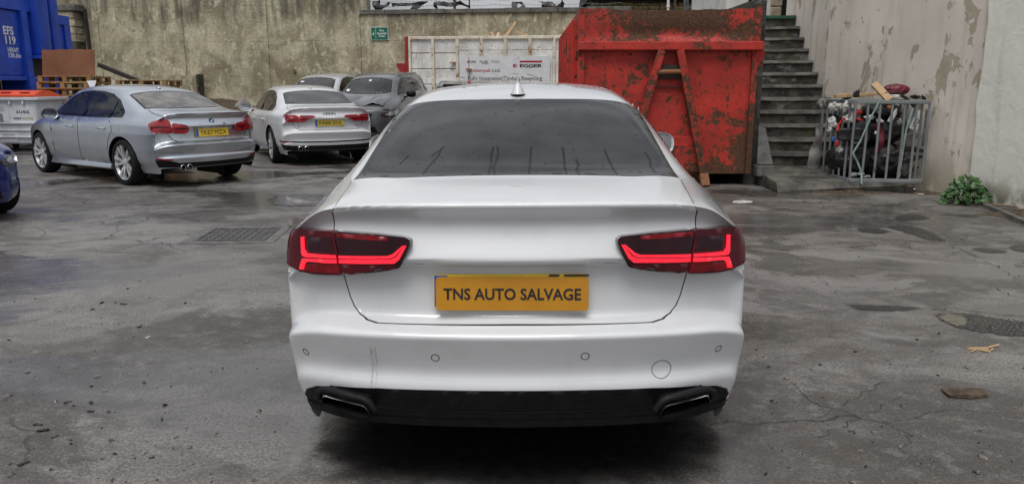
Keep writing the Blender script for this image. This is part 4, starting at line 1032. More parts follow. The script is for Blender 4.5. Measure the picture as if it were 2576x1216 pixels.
# ------------------------------------------------------------------ concrete back wall
def wy(x): return 26.0 - .135 * (x + 4.93)
WD = Vector((1, -.135, 0)).normalized()
def wallpt(px, py):              # picture point on the face of the wall
    d = ray(px, py); k = (26.0 - .135 * 4.93) / (d.y + .135 * d.x); return CAMP + d * k
wall = empty('concrete_wall', (-5, wy(-5), .7), 0, 'tall stained concrete retaining wall closing the back of the yard', 'wall')
def wseg(name, xa, xb, z0, z1, th=.5, proud=0.0, mat='concrete', bevel=0.0, n=1):
    m = MB(); q = Vector((.135, 1, 0)).normalized()
    A = Vector((xa, wy(xa), 0)) - q * proud; B = Vector((xb, wy(xb), 0)) - q * proud; A2, B2 = A + q * th, B + q * th
    m.add([(p.x, p.y, z) for z in (z0, z1) for p in (A, B, B2, A2)], [(3, 2, 1, 0), (4, 5, 6, 7), (0, 1, 5, 4), (1, 2, 6, 5), (2, 3, 7, 6), (3, 0, 4, 7)])
    o = m.build(name, M[mat], wall, bevel=bevel); o.matrix_parent_inverse = wall.matrix_world.inverted() if False else Matrix.Translation((5, -wy(-5), -.7)); return o
wseg('panel', -40, -4.96, .3, 5.2, proud=.03); wseg('panel', -4.955, 3.70, .3, 3.66)
for x0, x1, pr in ((-9.35, -8.1, .07), (-14.3, -14.12, .06), (-11.2, -11.06, .055)): wseg('pilaster', x0, x1, .5, 5.2, th=.2, proud=pr)
wseg('pilaster', -4.96, -4.70, 3.66, 4.9, th=.4, proud=.05)
x = -4.93
simple('coping_stone', (.12, .115, .10), .8, .35, 5, .5)
while x < 3.4:
    w = random.uniform(.8, 1.05); wseg('coping', x + .006, min(3.7, x + w - .006), 3.655 + random.uniform(0, .008), 3.80 + random.uniform(-.01, .012), th=.62, proud=.06, mat='coping_stone', bevel=.012); x += w
o = wseg('plinth', wallpt(395, 200).x, wallpt(512, 200).x, .5, wallpt(450, 190).z, th=.3, proud=.35)
o = wseg('plinth_edge', wallpt(508, 200).x, wallpt(513, 200).x, .5, wallpt(450, 187).z, th=.3, proud=.37, mat='step_stone')
# iron stain plug and bolt
for px, py, s in ((1180, 285, .10), ):
    p = wallpt(px / 1.5907, py / 1.5907); m = MB(); m.box((p.x + 5, p.y - .04 - wy(-5), p.z - .7), (s, .06, s * 1.2)); m.build('rust_plate', M['rust_sheet'], wall, bevel=.01)
# old brick pier with a stone cap at the left end
pc = wallpt(193, 100); pier = empty('brick_pier', (pc.x, pc.y - .35, .75), R(-8), 'old pier of stone courses with flat cap against concrete wall', 'pier')
top = wallpt(193, 32).z - .75
for k in range(9):
    h = .25; z = top - (k + 1) * h
    if z < -.1: break
    m = MB(); m.box((random.uniform(-.02, .02), .1, z + h / 2), (.58 + random.uniform(-.03, .03), .5, h - .018)); m.build('stone_block', M['step_stone' if k > 3 else 'concrete'], pier, bevel=.02)
m = MB(); m.box((0, .1, top + .12), (.78, .6, .22)); m.build('cap', M['coping_stone'], pier, bevel=.03)
m = MB(); m.bar((.42, .28, top + .1), (.5, .28, -.2), .10, .08); m.build('downpipe', M['dark_timber'], pier)
# fire assembly sign
p = wallpt(955, 85); sg = empty('safety_sign', (p.x, p.y - .035, p.z), math.atan2(-.135, 1), 'green safety sign with white tick reading Fire Assembly Point', 'sign')
simple('sign_green', (.004, .13, .075), .4, .08, 6); simple('sign_white', (.75, .77, .75), .4, .05, 6)
m = MB(); m.box((0, 0, 0), (.585, .012, .42)); m.build('board', M['sign_white'], sg, bevel=.004, seg=1)
m = MB(); m.box((0, -.0075, 0), (.555, .004, .39)); m.build('green_face', M['sign_green'], sg)
S = lambda x, z: frame_mat(Vector((x, -.0105, z)), (1, 0, 0), (0, 0, 1))
m = MB(); m.box((-.125, -.0108, 0), (.008, .002, .34)); m.build('divider', M['sign_white'], sg)
m = MB(); m.prism([(-.045, .0), (-.02, -.012), (-.005, -.06), (.012, -.06), (.03, .03), (.06, .11), (.022, .04), (.002, -.015), (-.012, .018)], .002, S(-.205, 0)); m.build('tick', M['sign_white'], sg)
for i, w in enumerate(('Fire', 'Assembly', 'Point')): text_mesh(w, .068, S(.075, .065 - i * .088), 'lettering', M['sign_white'], sg, None if i != 1 else .33, .018)
# ---- torn black sheeting, posts and barbed wire on the wall
def fpt(x, y): return wallpt((1400 + x / 2.862) / 1.5907, (y / 2.862) / 1.5907)
t = NT('torn_black_sheet'); v = t.obj(); t.bump(t.noise(v, 14, 5), .6, .03); M['sheeting'] = t.done(t.mix(t.ramp(t.noise(v, 6, 5), .3, .7), (.006, .006, .007), (.028, .028, .030)), .42)
SH = [([(235, 20), (262, 5), (300, 5), (318, 58), (360, 50), (400, 20), (432, 12), (410, 60), (360, 95), (320, 112), (270, 112), (250, 60)], 'ragged black sheeting hooked round the wire beside the high wall end'),
      ([(450, 25), (560, 30), (700, 18), (880, 14), (800, 62), (760, 100), (665, 106), (690, 50), (600, 66), (460, 66)], 'long shredded black sheeting strip flapping on the wall fence'),
      ([(945, 20), (1000, 15), (1170, 20), (1250, 8), (1300, 40), (1362, 70), (1290, 106), (1328, 76), (1250, 47), (1150, 72), (1090, 72), (985, 55), (1000, 105), (985, 105), (940, 75)], 'black sheeting looped round two fence posts with an open middle'),
      ([(1838, 10), (1960, 14), (2003, 80), (1982, 96), (1925, 88), (1962, 62), (1940, 35), (1898, 40), (1905, 88), (1850, 92), (1835, 50)], 'small torn scrap of black sheeting with a hole on the wall wire'),
      ([(2145, 10), (2190, 14), (2300, 15), (2360, 62), (2420, 2), (2447, 20), (2440, 92), (2280, 92), (2180, 75), (2192, 26)], 'wide V-shaped torn black sheeting beside the stone building')]
for k, (pts, lab) in enumerate(SH):
    P = [fpt(*q) for q in pts]; c = sum(P, Vector()) / len(P); u = [((p - c).dot(WD), p.z - c.z) for p in P]; u = densify(u, .05)
    rnd = random.Random(k); u = [(a + rnd.uniform(-.012, .012), b + rnd.uniform(-.012, .012)) for a, b in u]
    A = np.array(u); lo, hi = A.min(0), A.max(0); G = [(x, y) for x in np.arange(lo[0], hi[0], .05) for y in np.arange(lo[1], hi[1], .05)]
    G = [tuple(q) for q in np.array(G)[pts_in_poly(np.array(G), u)]]
    r = geometry.delaunay_2d_cdt([Vector(q) for q in u + G], [(i, (i + 1) % len(u)) for i in range(len(u))], [], 1, 1e-6)
    q = Vector((.135, 1, 0)).normalized(); m = MB()
    vs = [WD * v[0] + Vector((0, 0, v[1])) + q * (.07 * math.sin(v[0] * 9 + k) + .05 * math.sin(v[1] * 17 + v[0] * 4)) for v in r[0]]
    m.add(vs, r[2]); o = m.build('torn_sheeting', M['sheeting'], None, smooth=179); o.location = c + q * .22
    o.modifiers.new('t', 'SOLIDIFY').thickness = .012; tag(o, lab, 'sheeting')
simple('rusty_post', (.075, .05, .04), .7, .4, 9, .3)
for k, (x, lab) in enumerate(((318, 'thin fence post on the wall inside the ragged sheeting loop'), (1185, 'stout rusty fence post on the wall top amid looped sheeting'), (1355, 'thin dark fence post on the wall right of the looped sheeting'), (2425, 'fence post on the wall holding the V-shaped sheeting'))):
    p = fpt(x, 105); m = MB(); w = .09 if k == 1 else .04; m.box((0, 0, .5), (w, w, 1.0)); 
    for z in (.16, .36, .62): m.box((0, -w * .6, z), (w * .5, .02, .02))
    o = m.build('fence_post', M['rusty_post'] if k == 1 else M['black_plastic']); o.location = (p.x + .02, p.y + .24, 3.79); tag(o, lab, 'fence post')
for k, z in enumerate((3.92, 4.075, 4.3)):
    m = MB(); pts = []
    for i in range(60):
        x = -4.7 + 8.2 * i / 59; pts.append((x, wy(x) + .24, z + .018 * math.sin(i * .9 + k) ))
    m.tube(pts, .005, 4)
    for i in range(1, 59):
        p = Vector(pts[i]); m.bar(p + Vector((-.02, 0, -.022)), p + Vector((.02, 0, .022)), .004, .004); m.bar(p + Vector((-.02, 0, .022)), p + Vector((.02, 0, -.022)), .004, .004)
    o = m.build('barbed_wire', M['galvanised']); tag(o, ('lowest', 'middle', 'topmost')[k] + ' strand of barbed wire strung above the concrete wall', 'barbed wire')

# ------------------------------------------------------------------ right: stairs, buildings, terrace
mb = MB()
def footprint(poly, z0, z1): return MB().prism(poly, z1 - z0, Matrix.Translation((0, 0, z0)))
def wavy(a, b, n, amp, seed):
    rnd = random.Random(seed); return [(lerp(a[0], b[0], i / n) + (rnd.uniform(-amp, amp) if 0 < i < n else 0), lerp(a[1], b[1], i / n) + (rnd.uniform(-amp, amp) if 0 < i < n else 0)) for i in range(n + 1)]
o = footprint([(5.06, 14.75), (5.06, 12.72), (5.925, 9.80), (9.5, 10.4), (9.5, 14.75)], -.3, 6.2).build('rendered_building', M['render'])
tag(o, 'building wall of flaking pinkish beige render beside the stone stairs', 'building')
# cream neighbour: thick coat with an uneven edge
m = MB(); n = 26; rnd = random.Random(5); d2 = Vector((.135, -.99, 0)).normalized(); nn = Vector((-.99, -.135, 0)).normalized(); vs = []
for i in range(n + 1):
    z = -.3 + 6.5 * i / n; e = rnd.uniform(-.025, .025); a = Vector((5.905, 9.86, 0)) + d2 * e; fr = a + nn * .035; b = Vector((5.905, 9.86, 0)) + d2 * 6; 
    vs += [(a.x + .3, a.y + .05, z), (a.x, a.y, z), (fr.x, fr.y, z), (b.x + nn.x * .035, b.y, z)]
m.add(vs, [(i * 4 + q, i * 4 + q + 1, i * 4 + q + 5, i * 4 + q + 4) for i in range(n) for q in range(3)])
m.add([(5.95, 9.8, -.3), (6.75, 3.9, -.3), (10, 3.9, -.3), (10, 10, -.3), (5.95, 9.8, 6.2), (6.75, 3.9, 6.2), (10, 3.9, 6.2), (10, 10, 6.2)], [(1, 2, 6, 5), (2, 3, 7, 6), (4, 5, 6, 7)])
tag(m.build('cream_building', M['cream']), 'building with thick cracked cream painted wall behind the green weed', 'building')
st = empty('stone_stairs', (4.35, 11.4, .0), 0, 'worn mossy stone stairs climbing between red skip and rendered wall', 'stairs')
rnd = random.Random(9)
def inv(o): o.matrix_parent_inverse = Matrix.Translation((-4.35, -11.4, 0)); return o
for k in range(-5, 7):
    h = CAMH + .2 * k; d = 12.76 + .24 * k; xr = 5.10 if d > 12.6 else 5.10 + (12.72 - d) * .295
    n = 14; vs = []; fs = []
    m = MB(); m.span((3.62, d + .03, h - .215), (xr, d + .55 if k < 6 else 14.9, h - .055)); inv(m.build('step', M['step_stone'], st))
    m = MB()
    for i in range(n + 1):
        x = lerp(3.60, xr, i / n); y0 = d + rnd.uniform(-.016, .012); sag = -.012 * math.sin(math.pi * i / n) + rnd.uniform(-.004, .004)
        vs += [(x, y0 + .005, h - .06), (x, y0, h - .045 + sag), (x, y0 + .018, h + sag), (x, d + .30 if k < 6 else 14.9, h + .0), (x, d + .30 if k < 6 else 14.9, h - .06)]
    for i in range(n):
        for q in range(5): fs.append((i * 5 + q, (i + 1) * 5 + q, (i + 1) * 5 + (q + 1) % 5, i * 5 + (q + 1) % 5))
    fs += [(0, 1, 2, 3, 4), tuple(n * 5 + q for q in (4, 3, 2, 1, 0))]
    m.add(vs, fs); inv(m.build('tread', M['tread'], st, smooth=30))
simple('green_edge', (.02, .10, .055), .6, .3, 8); m = MB(); m.span((3.66, 14.188, 2.585), (5.05, 14.199, 2.635)); inv(m.build('nosing_strip', M['green_edge'], st))
m = MB(); m.add([(3.60, 10.35, .0), (5.35, 10.35, .0), (5.35, 11.60, .0), (3.60, 11.6, .0), (3.60, 10.42, .13), (5.35, 10.30, .13), (5.35, 11.60, .24), (3.60, 11.6, .24)], [(3, 2, 1, 0), (4, 5, 6, 7), (0, 1, 5, 4), (1, 2, 6, 5), (2, 3, 7, 6), (3, 0, 4, 7)])
inv(m.build('landing_slab', M['tread'], st, bevel=.02))
o = footprint([(3.40, 11.25), (3.58, 11.25), (3.58, 25.2), (3.40, 25.2)], -.2, 2.6).build('side_wall', M['step_stone']); tag(o, 'low dark stone wall along the far side of the stairs', 'wall')
struct('upper_terrace', footprint([(3.60, 14.95), (60, 14.95), (60, 60), (3.60, 60)], 2.2, 2.62), M['tread'])
struct('upper_bank', footprint([(-40, 31.2), (-5, 26.9), (3.5, 25.8), (3.58, 60), (-40, 60)], 2.2, 3.2), M['tread'])
# white building with quoins and a dark door on the terrace
wb = empty('white_building', (5.1, 15.6, 2.62), 0, 'white building with stone quoin and dark door at the stair top', 'building')
def wp(px, py): return yp(px, py, 15.6)
x0, xq0, xq1, xd = wp(1826, 20).x - 5.1, wp(1938, 20).x - 5.1, wp(1968, 20).x - 5.1, wp(2002, 20).x - 5.1
simple('off_white_render', (.60, .59, .55), .8, .15, 3, .3); simple('quoin_stone', (.36, .31, .22), .8, .3, 8, .5); simple('dark_door', (.02, .022, .026), .4, .3, 8)
MB().span((x0, 0, 0), (xq0, 3, 3.2)).build('wall', M['off_white_render'], wb); MB().span((xd, 0, 0), (3.5, 3, 3.2)).build('wall', M['off_white_render'], wb); MB().span((xq1 + .002, 0, 2.1), (xd - .002, 3, 3.2)).build('wall', M['off_white_render'], wb)
MB().span((xq1, .12, 0), (xd, .2, 2.1)).build('door', M['dark_door'], wb)
for k in range(8): MB().span((xq0 + .002, -.03 + random.uniform(-.01, .01), k * .3 + .006), (xq1 - random.uniform(.0, .04), .3, (k + 1) * .3 - .006)).build('quoin', M['quoin_stone'], wb, bevel=.02)
m = MB(); m.bar((x0 + .44, -.07, 0), (x0 + .44, -.07, 3.1), .05, .05); m.build('downpipe', M['black_plastic'], wb)
# stone building on the bank, only its eaves show above the red skip
D = 29.5; hb = empty('stone_building', (yp(1615, 10, D).x, D, 3.1), 0, 'yellow stone building with dark gutter behind the red skip', 'building')
bx0, bx1 = yp(1490, 10, D).x - hb.location.x, yp(1795, 10, D).x - hb.location.x; zt = yp(1600, 6, D).z - 3.1
MB().span((bx0 + .03, .05, 0), (bx1 - .03, 4, zt + .3)).build('wall', M['step_stone'], hb)
simple('yellow_stone', (.30, .235, .115), .85, .45, 7, .5)
z = zt
for r_ in range(5):
    h = (.11, .14, .12, .16, .15)[r_]; z -= h; x = bx0
    while x < bx1 - .1:
        w = min(random.uniform(.22, .5), bx1 - x); MB().span((x + .008, random.uniform(-.015, .02), z + .008), (x + w - .008, .12, z + h - .008)).build('stone', M['yellow_stone'], hb, bevel=.015, seg=1); x += w
MB().span((bx0 - .1, -.25, zt), (bx1 + .1, .1, zt + .06)).build('fascia', M['dark_timber'], hb)
m = MB(); m.tube([(bx0 - .12, -.3, zt + .09), (bx1 + .12, -.3, zt + .09)], .07, 8); m.build('gutter', M['black_plastic'], hb, smooth=50)
x = bx0 + .3
while x < bx1: MB().span((x, -.24, zt - .07), (x + .07, .0, zt - .002)).build('bracket', M['dark_timber'], hb); x += .62
m = MB(); m.add([(bx0 - .15, -.32, zt + .1), (bx1 + .15, -.32, zt + .1), (bx1 + .15, 2, zt + 1.6), (bx0 - .15, 2, zt + 1.6), (bx1 + .15, 4.3, zt + .1), (bx0 - .15, 4.3, zt + .1)], [(0, 1, 2, 3), (3, 2, 4, 5), (0, 3, 5), (1, 4, 2)]); m.build('roof', M['dark_timber'], hb)
for px, mt, w, lab in ((1680, 'off_white_render', .10, 'white drainpipe standing before the stone building'), (1697, 'rusty_post', .08, 'rusty brown pipe standing before the stone building')):
    p = yp(px, 18, 28.9); m = MB(); m.tube([(0, 0, 0), (0, 0, 1.75)], w / 2, 10); m.tube([(0, 0, 1.0), (0, 0, 1.09)], w * .68, 10); o = m.build('drainpipe', M[mt], None, smooth=40); o.location = (p.x, p.y, 3.15); tag(o, lab, 'pipe')
simple('grey_steel', (.10, .11, .125), .45, .3, 9)
for k, (a, b, lab) in enumerate((((1726, 22), (1725, -60), 'first upright grey steel post above the red skip'), ((1755, 24), (1756, -60), 'second upright grey steel post above the red skip'), ((1803, 24), (1780, -30), 'slanting grey steel brace leaning towards the stone building'), ((1826, 24), (1806, -30), 'slanting grey steel brace beside the white building'))):
    p, q = yp(*a, 20.0), yp(*b, 20.0); m = MB(); m.bar(Vector((0, 0, 0)) - (q - p).normalized() * 1.0, q - p, .11, .11, up=(0, 1, 0)); m.box(tuple(-(q - p).normalized() * 1.0), (.2, .2, .03)); o = m.build('steel_post', M['grey_steel'], None, bevel=.006, seg=1); o.location = p; tag(o, lab, 'post')
# ------------------------------------------------------------------ red roll-on skip, its end towards the camera
def red_skip():
    Y = 11.1; xl, xr = .93, 3.47; g = lambda py: CAMH + Y * math.tan(math.atan((CY - py) / FPX) - PITCH)
    root = empty('red_skip', (2.2, Y, 0), R(-1.0), 'battered rusty red roll-on skip with hook frame on its end', 'skip')
    ox = 2.2; A, B = 'red_skip_paint', 'red_skip_rusty'; x0, x1 = xl - ox, xr - ox; Lr = 5.1
    zt, zb = 2.46, .17
    # front sheets, each a separate plate between the frame members
    rnd = random.Random(4); n = 26
    m = MB(); vs = []                                   # top sheet, bowed and dented
    for i in range(n + 1):
        x = lerp(x0, x1, i / n); e = math.sin(math.pi * i / n); top = zt + .02 - .035 * e + rnd.uniform(-.012, .012) + (.03 if i == n else 0)
        for z, dy in ((2.02, .0), (2.08, .05 * e), (2.13, .07 * e), (2.2, .05 * e), (2.32, .03 * e), (top, .05 * e + rnd.uniform(-.01, .01))): vs.append((x, dy, z))
        vs.append((x, .07 + .05 * e, top))
    m.add(vs, [(i * 7 + q, (i + 1) * 7 + q, (i + 1) * 7 + q + 1, i * 7 + q + 1) for i in range(n) for q in range(6)])
    m.build('top_sheet', M[B], root, smooth=40)
    def sheet(name, xa, xb, za, zb_, y, mat, amp=.012):
        m = MB(); vs = []; N, K = 10, 10
        for j in range(K + 1):
            for i in range(N + 1): vs.append((lerp(xa, xb, i / N), y + rnd.uniform(-amp, amp) * .35 + amp * math.sin(i * .7 + j * .5), lerp(za, zb_, j / K)))
        m.add(vs, [(j * (N + 1) + i, j * (N + 1) + i + 1, (j + 1) * (N + 1) + i + 1, (j + 1) * (N + 1) + i) for j in range(K) for i in range(N)])
        return m.build(name, M[mat], root, smooth=60)
    cxl, cxr = yp(1660, 128, Y).x - ox, yp(1714, 128, Y).x - ox
    sheet('end_sheet', x0 + .03, x1 - .05, zb, 1.94, .06, A)
    MB().span((x0 + .02, .10, zb), (x1 - .06, .16, 2.4)).build('end_backing', M[B], root)
    MB().span((x0, -.085, 1.905), (x1 + .03, .05, 2.025)).build('cross_beam', M[A], root, bevel=.015)
    m = MB(); m.bar((x0 + .02, -.02, 1.90), (x0 - .0, .03, 1.76), .02, .10, up=(1, 0, 0)); m.build('gusset', M[B], root)
    m = MB(); m.bar((x1 - .0, -.02, 1.90), (x1 - .02, .03, 1.70), .03, .12, up=(1, 0, 0)); m.build('gusset', M[B], root)
    # the A-frame legs
    a0 = yp(1662, 128, Y); a1 = yp(1583, 330, Y - .02); b0 = yp(1708, 128, Y); b1 = yp(1768, 440, Y - .04)
    lw = .105
    m = MB(); m.bar((a0.x - ox, -.03, 1.905), (a1.x - ox - .04, -.03, .20), lw, .13, up=(0, 1, 0)); m.build('frame_leg', M[B], root, bevel=.012)
    m = MB(); m.bar((b0.x - ox, -.03, 1.905), (b1.x - ox, -.03, .17), lw, .13, up=(0, 1, 0)); m.build('frame_leg', M[B], root, bevel=.012)
    m = MB(); m.bar((b1.x - ox, -.04, .17), (b1.x - ox + .02, -.10, .0), .12, .16, up=(0, 1, 0)); m.build('skid_foot', M['rust_sheet'], root, bevel=.01)
    m = MB(); m.bar((a1.x - ox - .04, -.04, .20), (a1.x - ox - .06, -.10, .0), .12, .16, up=(0, 1, 0)); m.build('skid_foot', M['rust_sheet'], root, bevel=.01)
    # recess with the hook bar
    zA, zB = g(198), g(163)
    hxm = ((a0.x + b0.x) / 2) - ox
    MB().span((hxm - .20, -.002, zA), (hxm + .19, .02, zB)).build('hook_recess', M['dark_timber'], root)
    m = MB(); m.tube([(hxm - .24, -.06, g(182)), (hxm + .23, -.06, g(180))], .035, 12); m.build('hook_bar', M['rust_sheet'], root, smooth=40)
    hx = [(hxm - .27, hxm + .24, 1.34), ]
    for z, w0, w1 in ((g(218), -.33, .30), (g(368), -.20, .50)):
        MB().span((hxm + w0, .015, z - .008), (hxm + w1, .045, z + .006)).build('weld_seam', M['dark_timber'], root)
    MB().span((hxm - .62, .008, g(368)), (hxm + .52, .04, g(343))).build('kick_plate', M[A], root, bevel=.006, seg=1)
    MB().span((hxm - .62, .006, .2), (hxm + .54, .045, g(369))).build('kick_plate', M[B], root, bevel=.006, seg=1)
    # corner posts, sides with ribs, floor and rear
    MB().span((x0, .0, zb), (x0 + .09, .16, zt)).build('corner_post', M[A], root, bevel=.01)
    MB().span((x1 - .10, .0, zb), (x1 - .02, .16, zt)).build('corner_post', M[B], root, bevel=.01)
    for sx, xx in ((-1, x0 + .06), (1, x1 - .06)):
        MB().span((xx - .02, .16, zb), (xx + .02, Lr, zt - .06)).build('side_sheet', M[A], root)
        MB().span((xx - .05 if sx < 0 else xx - .06, .1, zt - .1), (xx + .06 if sx < 0 else xx + .05, Lr, zt - .0)).build('top_rail', M[B], root, bevel=.012)
        for k in range(9):
            y = .45 + k * .56; MB().span((xx + sx * .02, y, zb), (xx + sx * .13, y + .09, zt - .102)).build('rib', M[A], root, bevel=.008, seg=1)
        for k, z in enumerate((1.2, 1.55, 2.1)):
            m = MB(); m.tube([(xx + sx * .07, .18, z), (xx + sx * .07, .30, z)], .03, 8); m.build('hinge', M[B], root, smooth=40)
    MB().span((x0 + .05, .2, .16), (x1 - .05, Lr, .24)).build('floor', M[B], root)
    MB().span((x0 + .05, Lr, .17), (x1 - .05, Lr + .06, zt - .05)).build('rear_door', M[A], root)
    for x in (-.5, .5): MB().span((x - .06, .3, .03), (x + .06, Lr, .158)).build('runner', M['rust_sheet'], root)
    # white drips of paint on the sheet
    for px, pa, pb in ((1518, 290, 330), (1495, 315, 345), (1560, 298, 322), (1578, 300, 345), (1470, 318, 350), (1592, 290, 365), (1606, 300, 355), (1700, 425, 452), (1722, 420, 445), (1605, 322, 366)):
        a, b = yp(px, pa * .9, Y), yp(px, pb * .9, Y); m = MB(); m.bar((a.x - ox, .030, a.z), (b.x - ox + random.uniform(-.01, .01), .030, b.z), .012, .012, up=(0, 1, 0), w2=.003); m.build('paint_drip', M['print_white'], root)
red_skip()

# ------------------------------------------------------------------ white timber-recycling skip along the wall
def white_skip():
    ang = math.atan2(-.135, 1); Y = 23.5; p0 = yp(1034, 95, Y); base = gz(23.3) - .02
    root = empty('white_skip', (p0.x, Y, base), ang, 'rust-streaked white recycling skip with wood advert panel by the wall', 'skip')
    def loc(px, py):                                   # picture point on the skip's near face, in its own axes
        d = ray(px, py); u = Vector((math.cos(ang), math.sin(ang), 0)); n = Vector((-math.sin(ang), math.cos(ang), 0)); o = Vector((p0.x, Y, base))
        t = (o - CAMP).dot(n) / d.dot(n); q = CAMP + d * t - o; return q.dot(u), q.z
    cz = lambda x, y: loc((1400 + x / 2.862) / 1.5907, (y / 2.862) / 1.5907)
    Ln = 6.3; x0 = cz(668, 500)[0]; zt = cz(700, 420)[1]; Wt = 1.85
    P, Q = 'white_skip_paint', 'white_skip_rail'
    posts = [cz(x, 500)[0] for x in (945, 1225, 1500, 1780, 2060, 2340)]; sp = posts[1] - posts[0]
    while posts[-1] < Ln - .8: posts.append(posts[-1] + sp)
    zr = zt - (cz(700, 440)[1] * 0 + .085)
    MB().span((x0, -.02, zr), (Ln, .08, zt)).build('top_rail', M[Q], root, bevel=.012)
    MB().span((x0, -.03, .05), (x0 + .07, .06, zr)).build('corner_post', M[Q], root, bevel=.01)
    for x in posts: MB().span((x - .045, -.018, .12), (x + .045, .05, zr)).build('post', M[Q], root, bevel=.008, seg=1)
    MB().span((x0, .0, .05), (Ln, .07, .16)).build('bottom_rail', M[Q], root)
    h1, h2, h3 = cz(800, 610)[1], cz(800, 790)[1], cz(800, 965)[1]
    ed = [x0 + .07] + posts + [Ln]
    for i in range(len(ed) - 1):
        a, b = ed[i] + (.045 if i else 0), ed[i + 1] - .045
        lv = [zr, h1, h2, h3, .16] if i < 2 or i >= 7 else [zr, cz(1500, 578)[1], .16]
        for j in range(len(lv) - 1):
            m = MB(); y = .045
            if i >= 2 and i < 7 and j == 1: y = .012
            m.span((a + .004, y, lv[j + 1] + .012), (b - .004, y + .03, lv[j] - .012)); m.build('side_panel', M[P], root, bevel=.010)
        for z in lv[1:-1]: MB().span((a, .055, z - .02), (b, .085, z + .02)).build('seam', M['rust_sheet'] if i < 2 else M[Q], root)
    # advert board over four bays
    bx0, bx1 = cz(1262, 800)[0], cz(2290, 800)[0]; bz1 = cz(1300, 650)[1]
    simple('advert_white', (.66, .67, .68), .45, .06, 5); simple('advert_red', (.36, .008, .035), .5, .1, 6); simple('advert_grey', (.07, .07, .075), .5, .1, 6)
    bd = MB().span((bx0, -.030, .30), (bx1, -.020, bz1)).build('advert_board', M['advert_white'], root)
    def txt(s, x, y, x2, hh, mat, bold=.012):
        a, z = cz(x, y); b, _ = cz(x2, y); hh = hh / 2.862 / 1.5907 / FPX * 23.7
        text_mesh(s, hh, frame_mat(Vector((a, -.0305, z)), (1, 0, 0), (0, 0, 1)), 'lettering', M[mat], bd, b - a, bold, .001, 'LEFT')
    txt('MORE', 1345, 723, 1445, 26, 'advert_grey', .03); txt('FROM', 1487, 723, 1575, 26, 'advert_grey', .012); txt('WOOD.', 1614, 723, 1720, 26, 'advert_grey', 0)
    txt('Ti', 1355, 826, 1390, 38, 'advert_grey', .012); txt('mberpak', 1394, 826, 1615, 38, 'advert_red', .012); txt('Ltd.', 1632, 826, 1728, 38, 'advert_grey', .012)
    txt('Fully Integrated Timber Recycling', 1353, 920, 2200, 44, 'advert_grey', .012)
    txt('EGGER', 1945, 772, 2203, 34, 'ink_black', .045); txt('E', 1868, 772, 1915, 34, 'advert_red', .045)
    (a, z), (b, z2) = cz(1944, 718), cz(2200, 695); MB().span((a, -.034, z), (b, -.0302, z2)).build('red_bar', M['advert_red'], bd)
    rnd = random.Random(8)
    for k in range(34):                                 # scuffs and rust runs on the panels
        x = rnd.uniform(x0 + .2, Ln * .62); z = rnd.uniform(1.0, zr - .05); m = MB(); hor = rnd.random() < .45; l = rnd.uniform(.05, .22)
        dx = Vector((1, 0, rnd.uniform(-.3, .3))) if hor else Vector((rnd.uniform(-.3, .3), 0, 1)); a = Vector((x, -.0335, z)); m.bar(a, a + dx.normalized() * l, rnd.uniform(.004, .012), .003, up=(0, 1, 0)); m.build('scrape', M['rust_sheet'] if rnd.random() < .6 else M['dark_timber'], root)
    # other sides and floor
    MB().span((x0, Wt, .05), (Ln, Wt + .06, zt - .02)).build('far_side', M[P], root); MB().span((Ln, .0, .05), (Ln + .06, Wt, zt - .02)).build('rear_door', M[P], root); MB().span((x0 + .01, .1, .1), (Ln, Wt, .2)).build('floor', M['rust_sheet'], root)
    # red hook end
    MB().span((x0 - .11, -.03, .0), (x0 - .004, Wt + .06, zt)).build('end_frame', M['red_dark_paint'], root, bevel=.015)
    a, z = cz(655, 725); m = MB(); m.prism([(0, 0), (-.26, 0), (-.26, -.10), (-.10, -.30), (-.06, -.62), (0, -.62)], .14, Matrix.Translation((x0 - .11, .10, z)) @ Matrix.Rotation(math.pi / 2, 4, 'X')); m.build('hook_bracket', M['red_dark_paint'], root, bevel=.008, seg=1)
    # offcuts piled inside, a few standing proud of the rim
    def cut(name, ax, ay, bx, by, w, lab, yo=.5):
        (a, z), (b, z2) = cz(ax, ay), cz(bx, by); m = MB(); A_, B_ = Vector((a, yo, z)), Vector((b, yo + .15, z2)); k = 1.0
        d = (B_ - A_); m.bar(-d * .25, d, w, .045, up=(0, 1, 0)); o = m.build(name, M['new_timber'], None, bevel=.004, seg=1); o.matrix_world = root_m @ Matrix.Translation(A_); tag(o, lab, 'timber')
    root_m = Matrix.Translation((p0.x, Y, base)) @ Matrix.Rotation(ang, 4, 'Z')
    cut('timber_offcut', 1745, 430, 1862, 235, .07, 'longest pale timber offcut standing up out of the white skip'); cut('timber_offcut', 1712, 430, 1790, 330, .05, 'short pale timber leaning under the longest offcut', .6); cut('timber_offcut', 1975, 400, 1868, 340, .08, 'pale plank end tilting left out of the white skip'); cut('timber_offcut', 1975, 410, 2000, 380, .055, 'stubby pale offcut beside the tilting plank', .45); cut('timber_offcut', 1640, 425, 1665, 362, .07, 'small pale upright offcut in the white skip', .55); cut('timber_offcut', 1300, 413, 1440, 403, .05, 'pale batten lying along the white skip rim', .4)
    m = MB(); rnd = random.Random(2)
    for k in range(120):
        a = Vector((rnd.uniform(.3, Ln - .3), rnd.uniform(.25, Wt - .2), rnd.uniform(1.2, zt - .12))); d = Vector((rnd.uniform(-1, 1), rnd.uniform(-1, 1), rnd.uniform(-.2, .2))).normalized() * rnd.uniform(.2, .8)
        m.bar(a, a + d, rnd.uniform(.04, .14), rnd.uniform(.02, .05))
    m.span((.2, .2, .25), (Ln - .2, Wt - .1, 1.5)); o = m.build('waste_wood', M['new_timber']); o.matrix_world = root_m; tag(o, 'heap of waste wood filling the white skip', 'wood', kind='stuff')
white_skip()

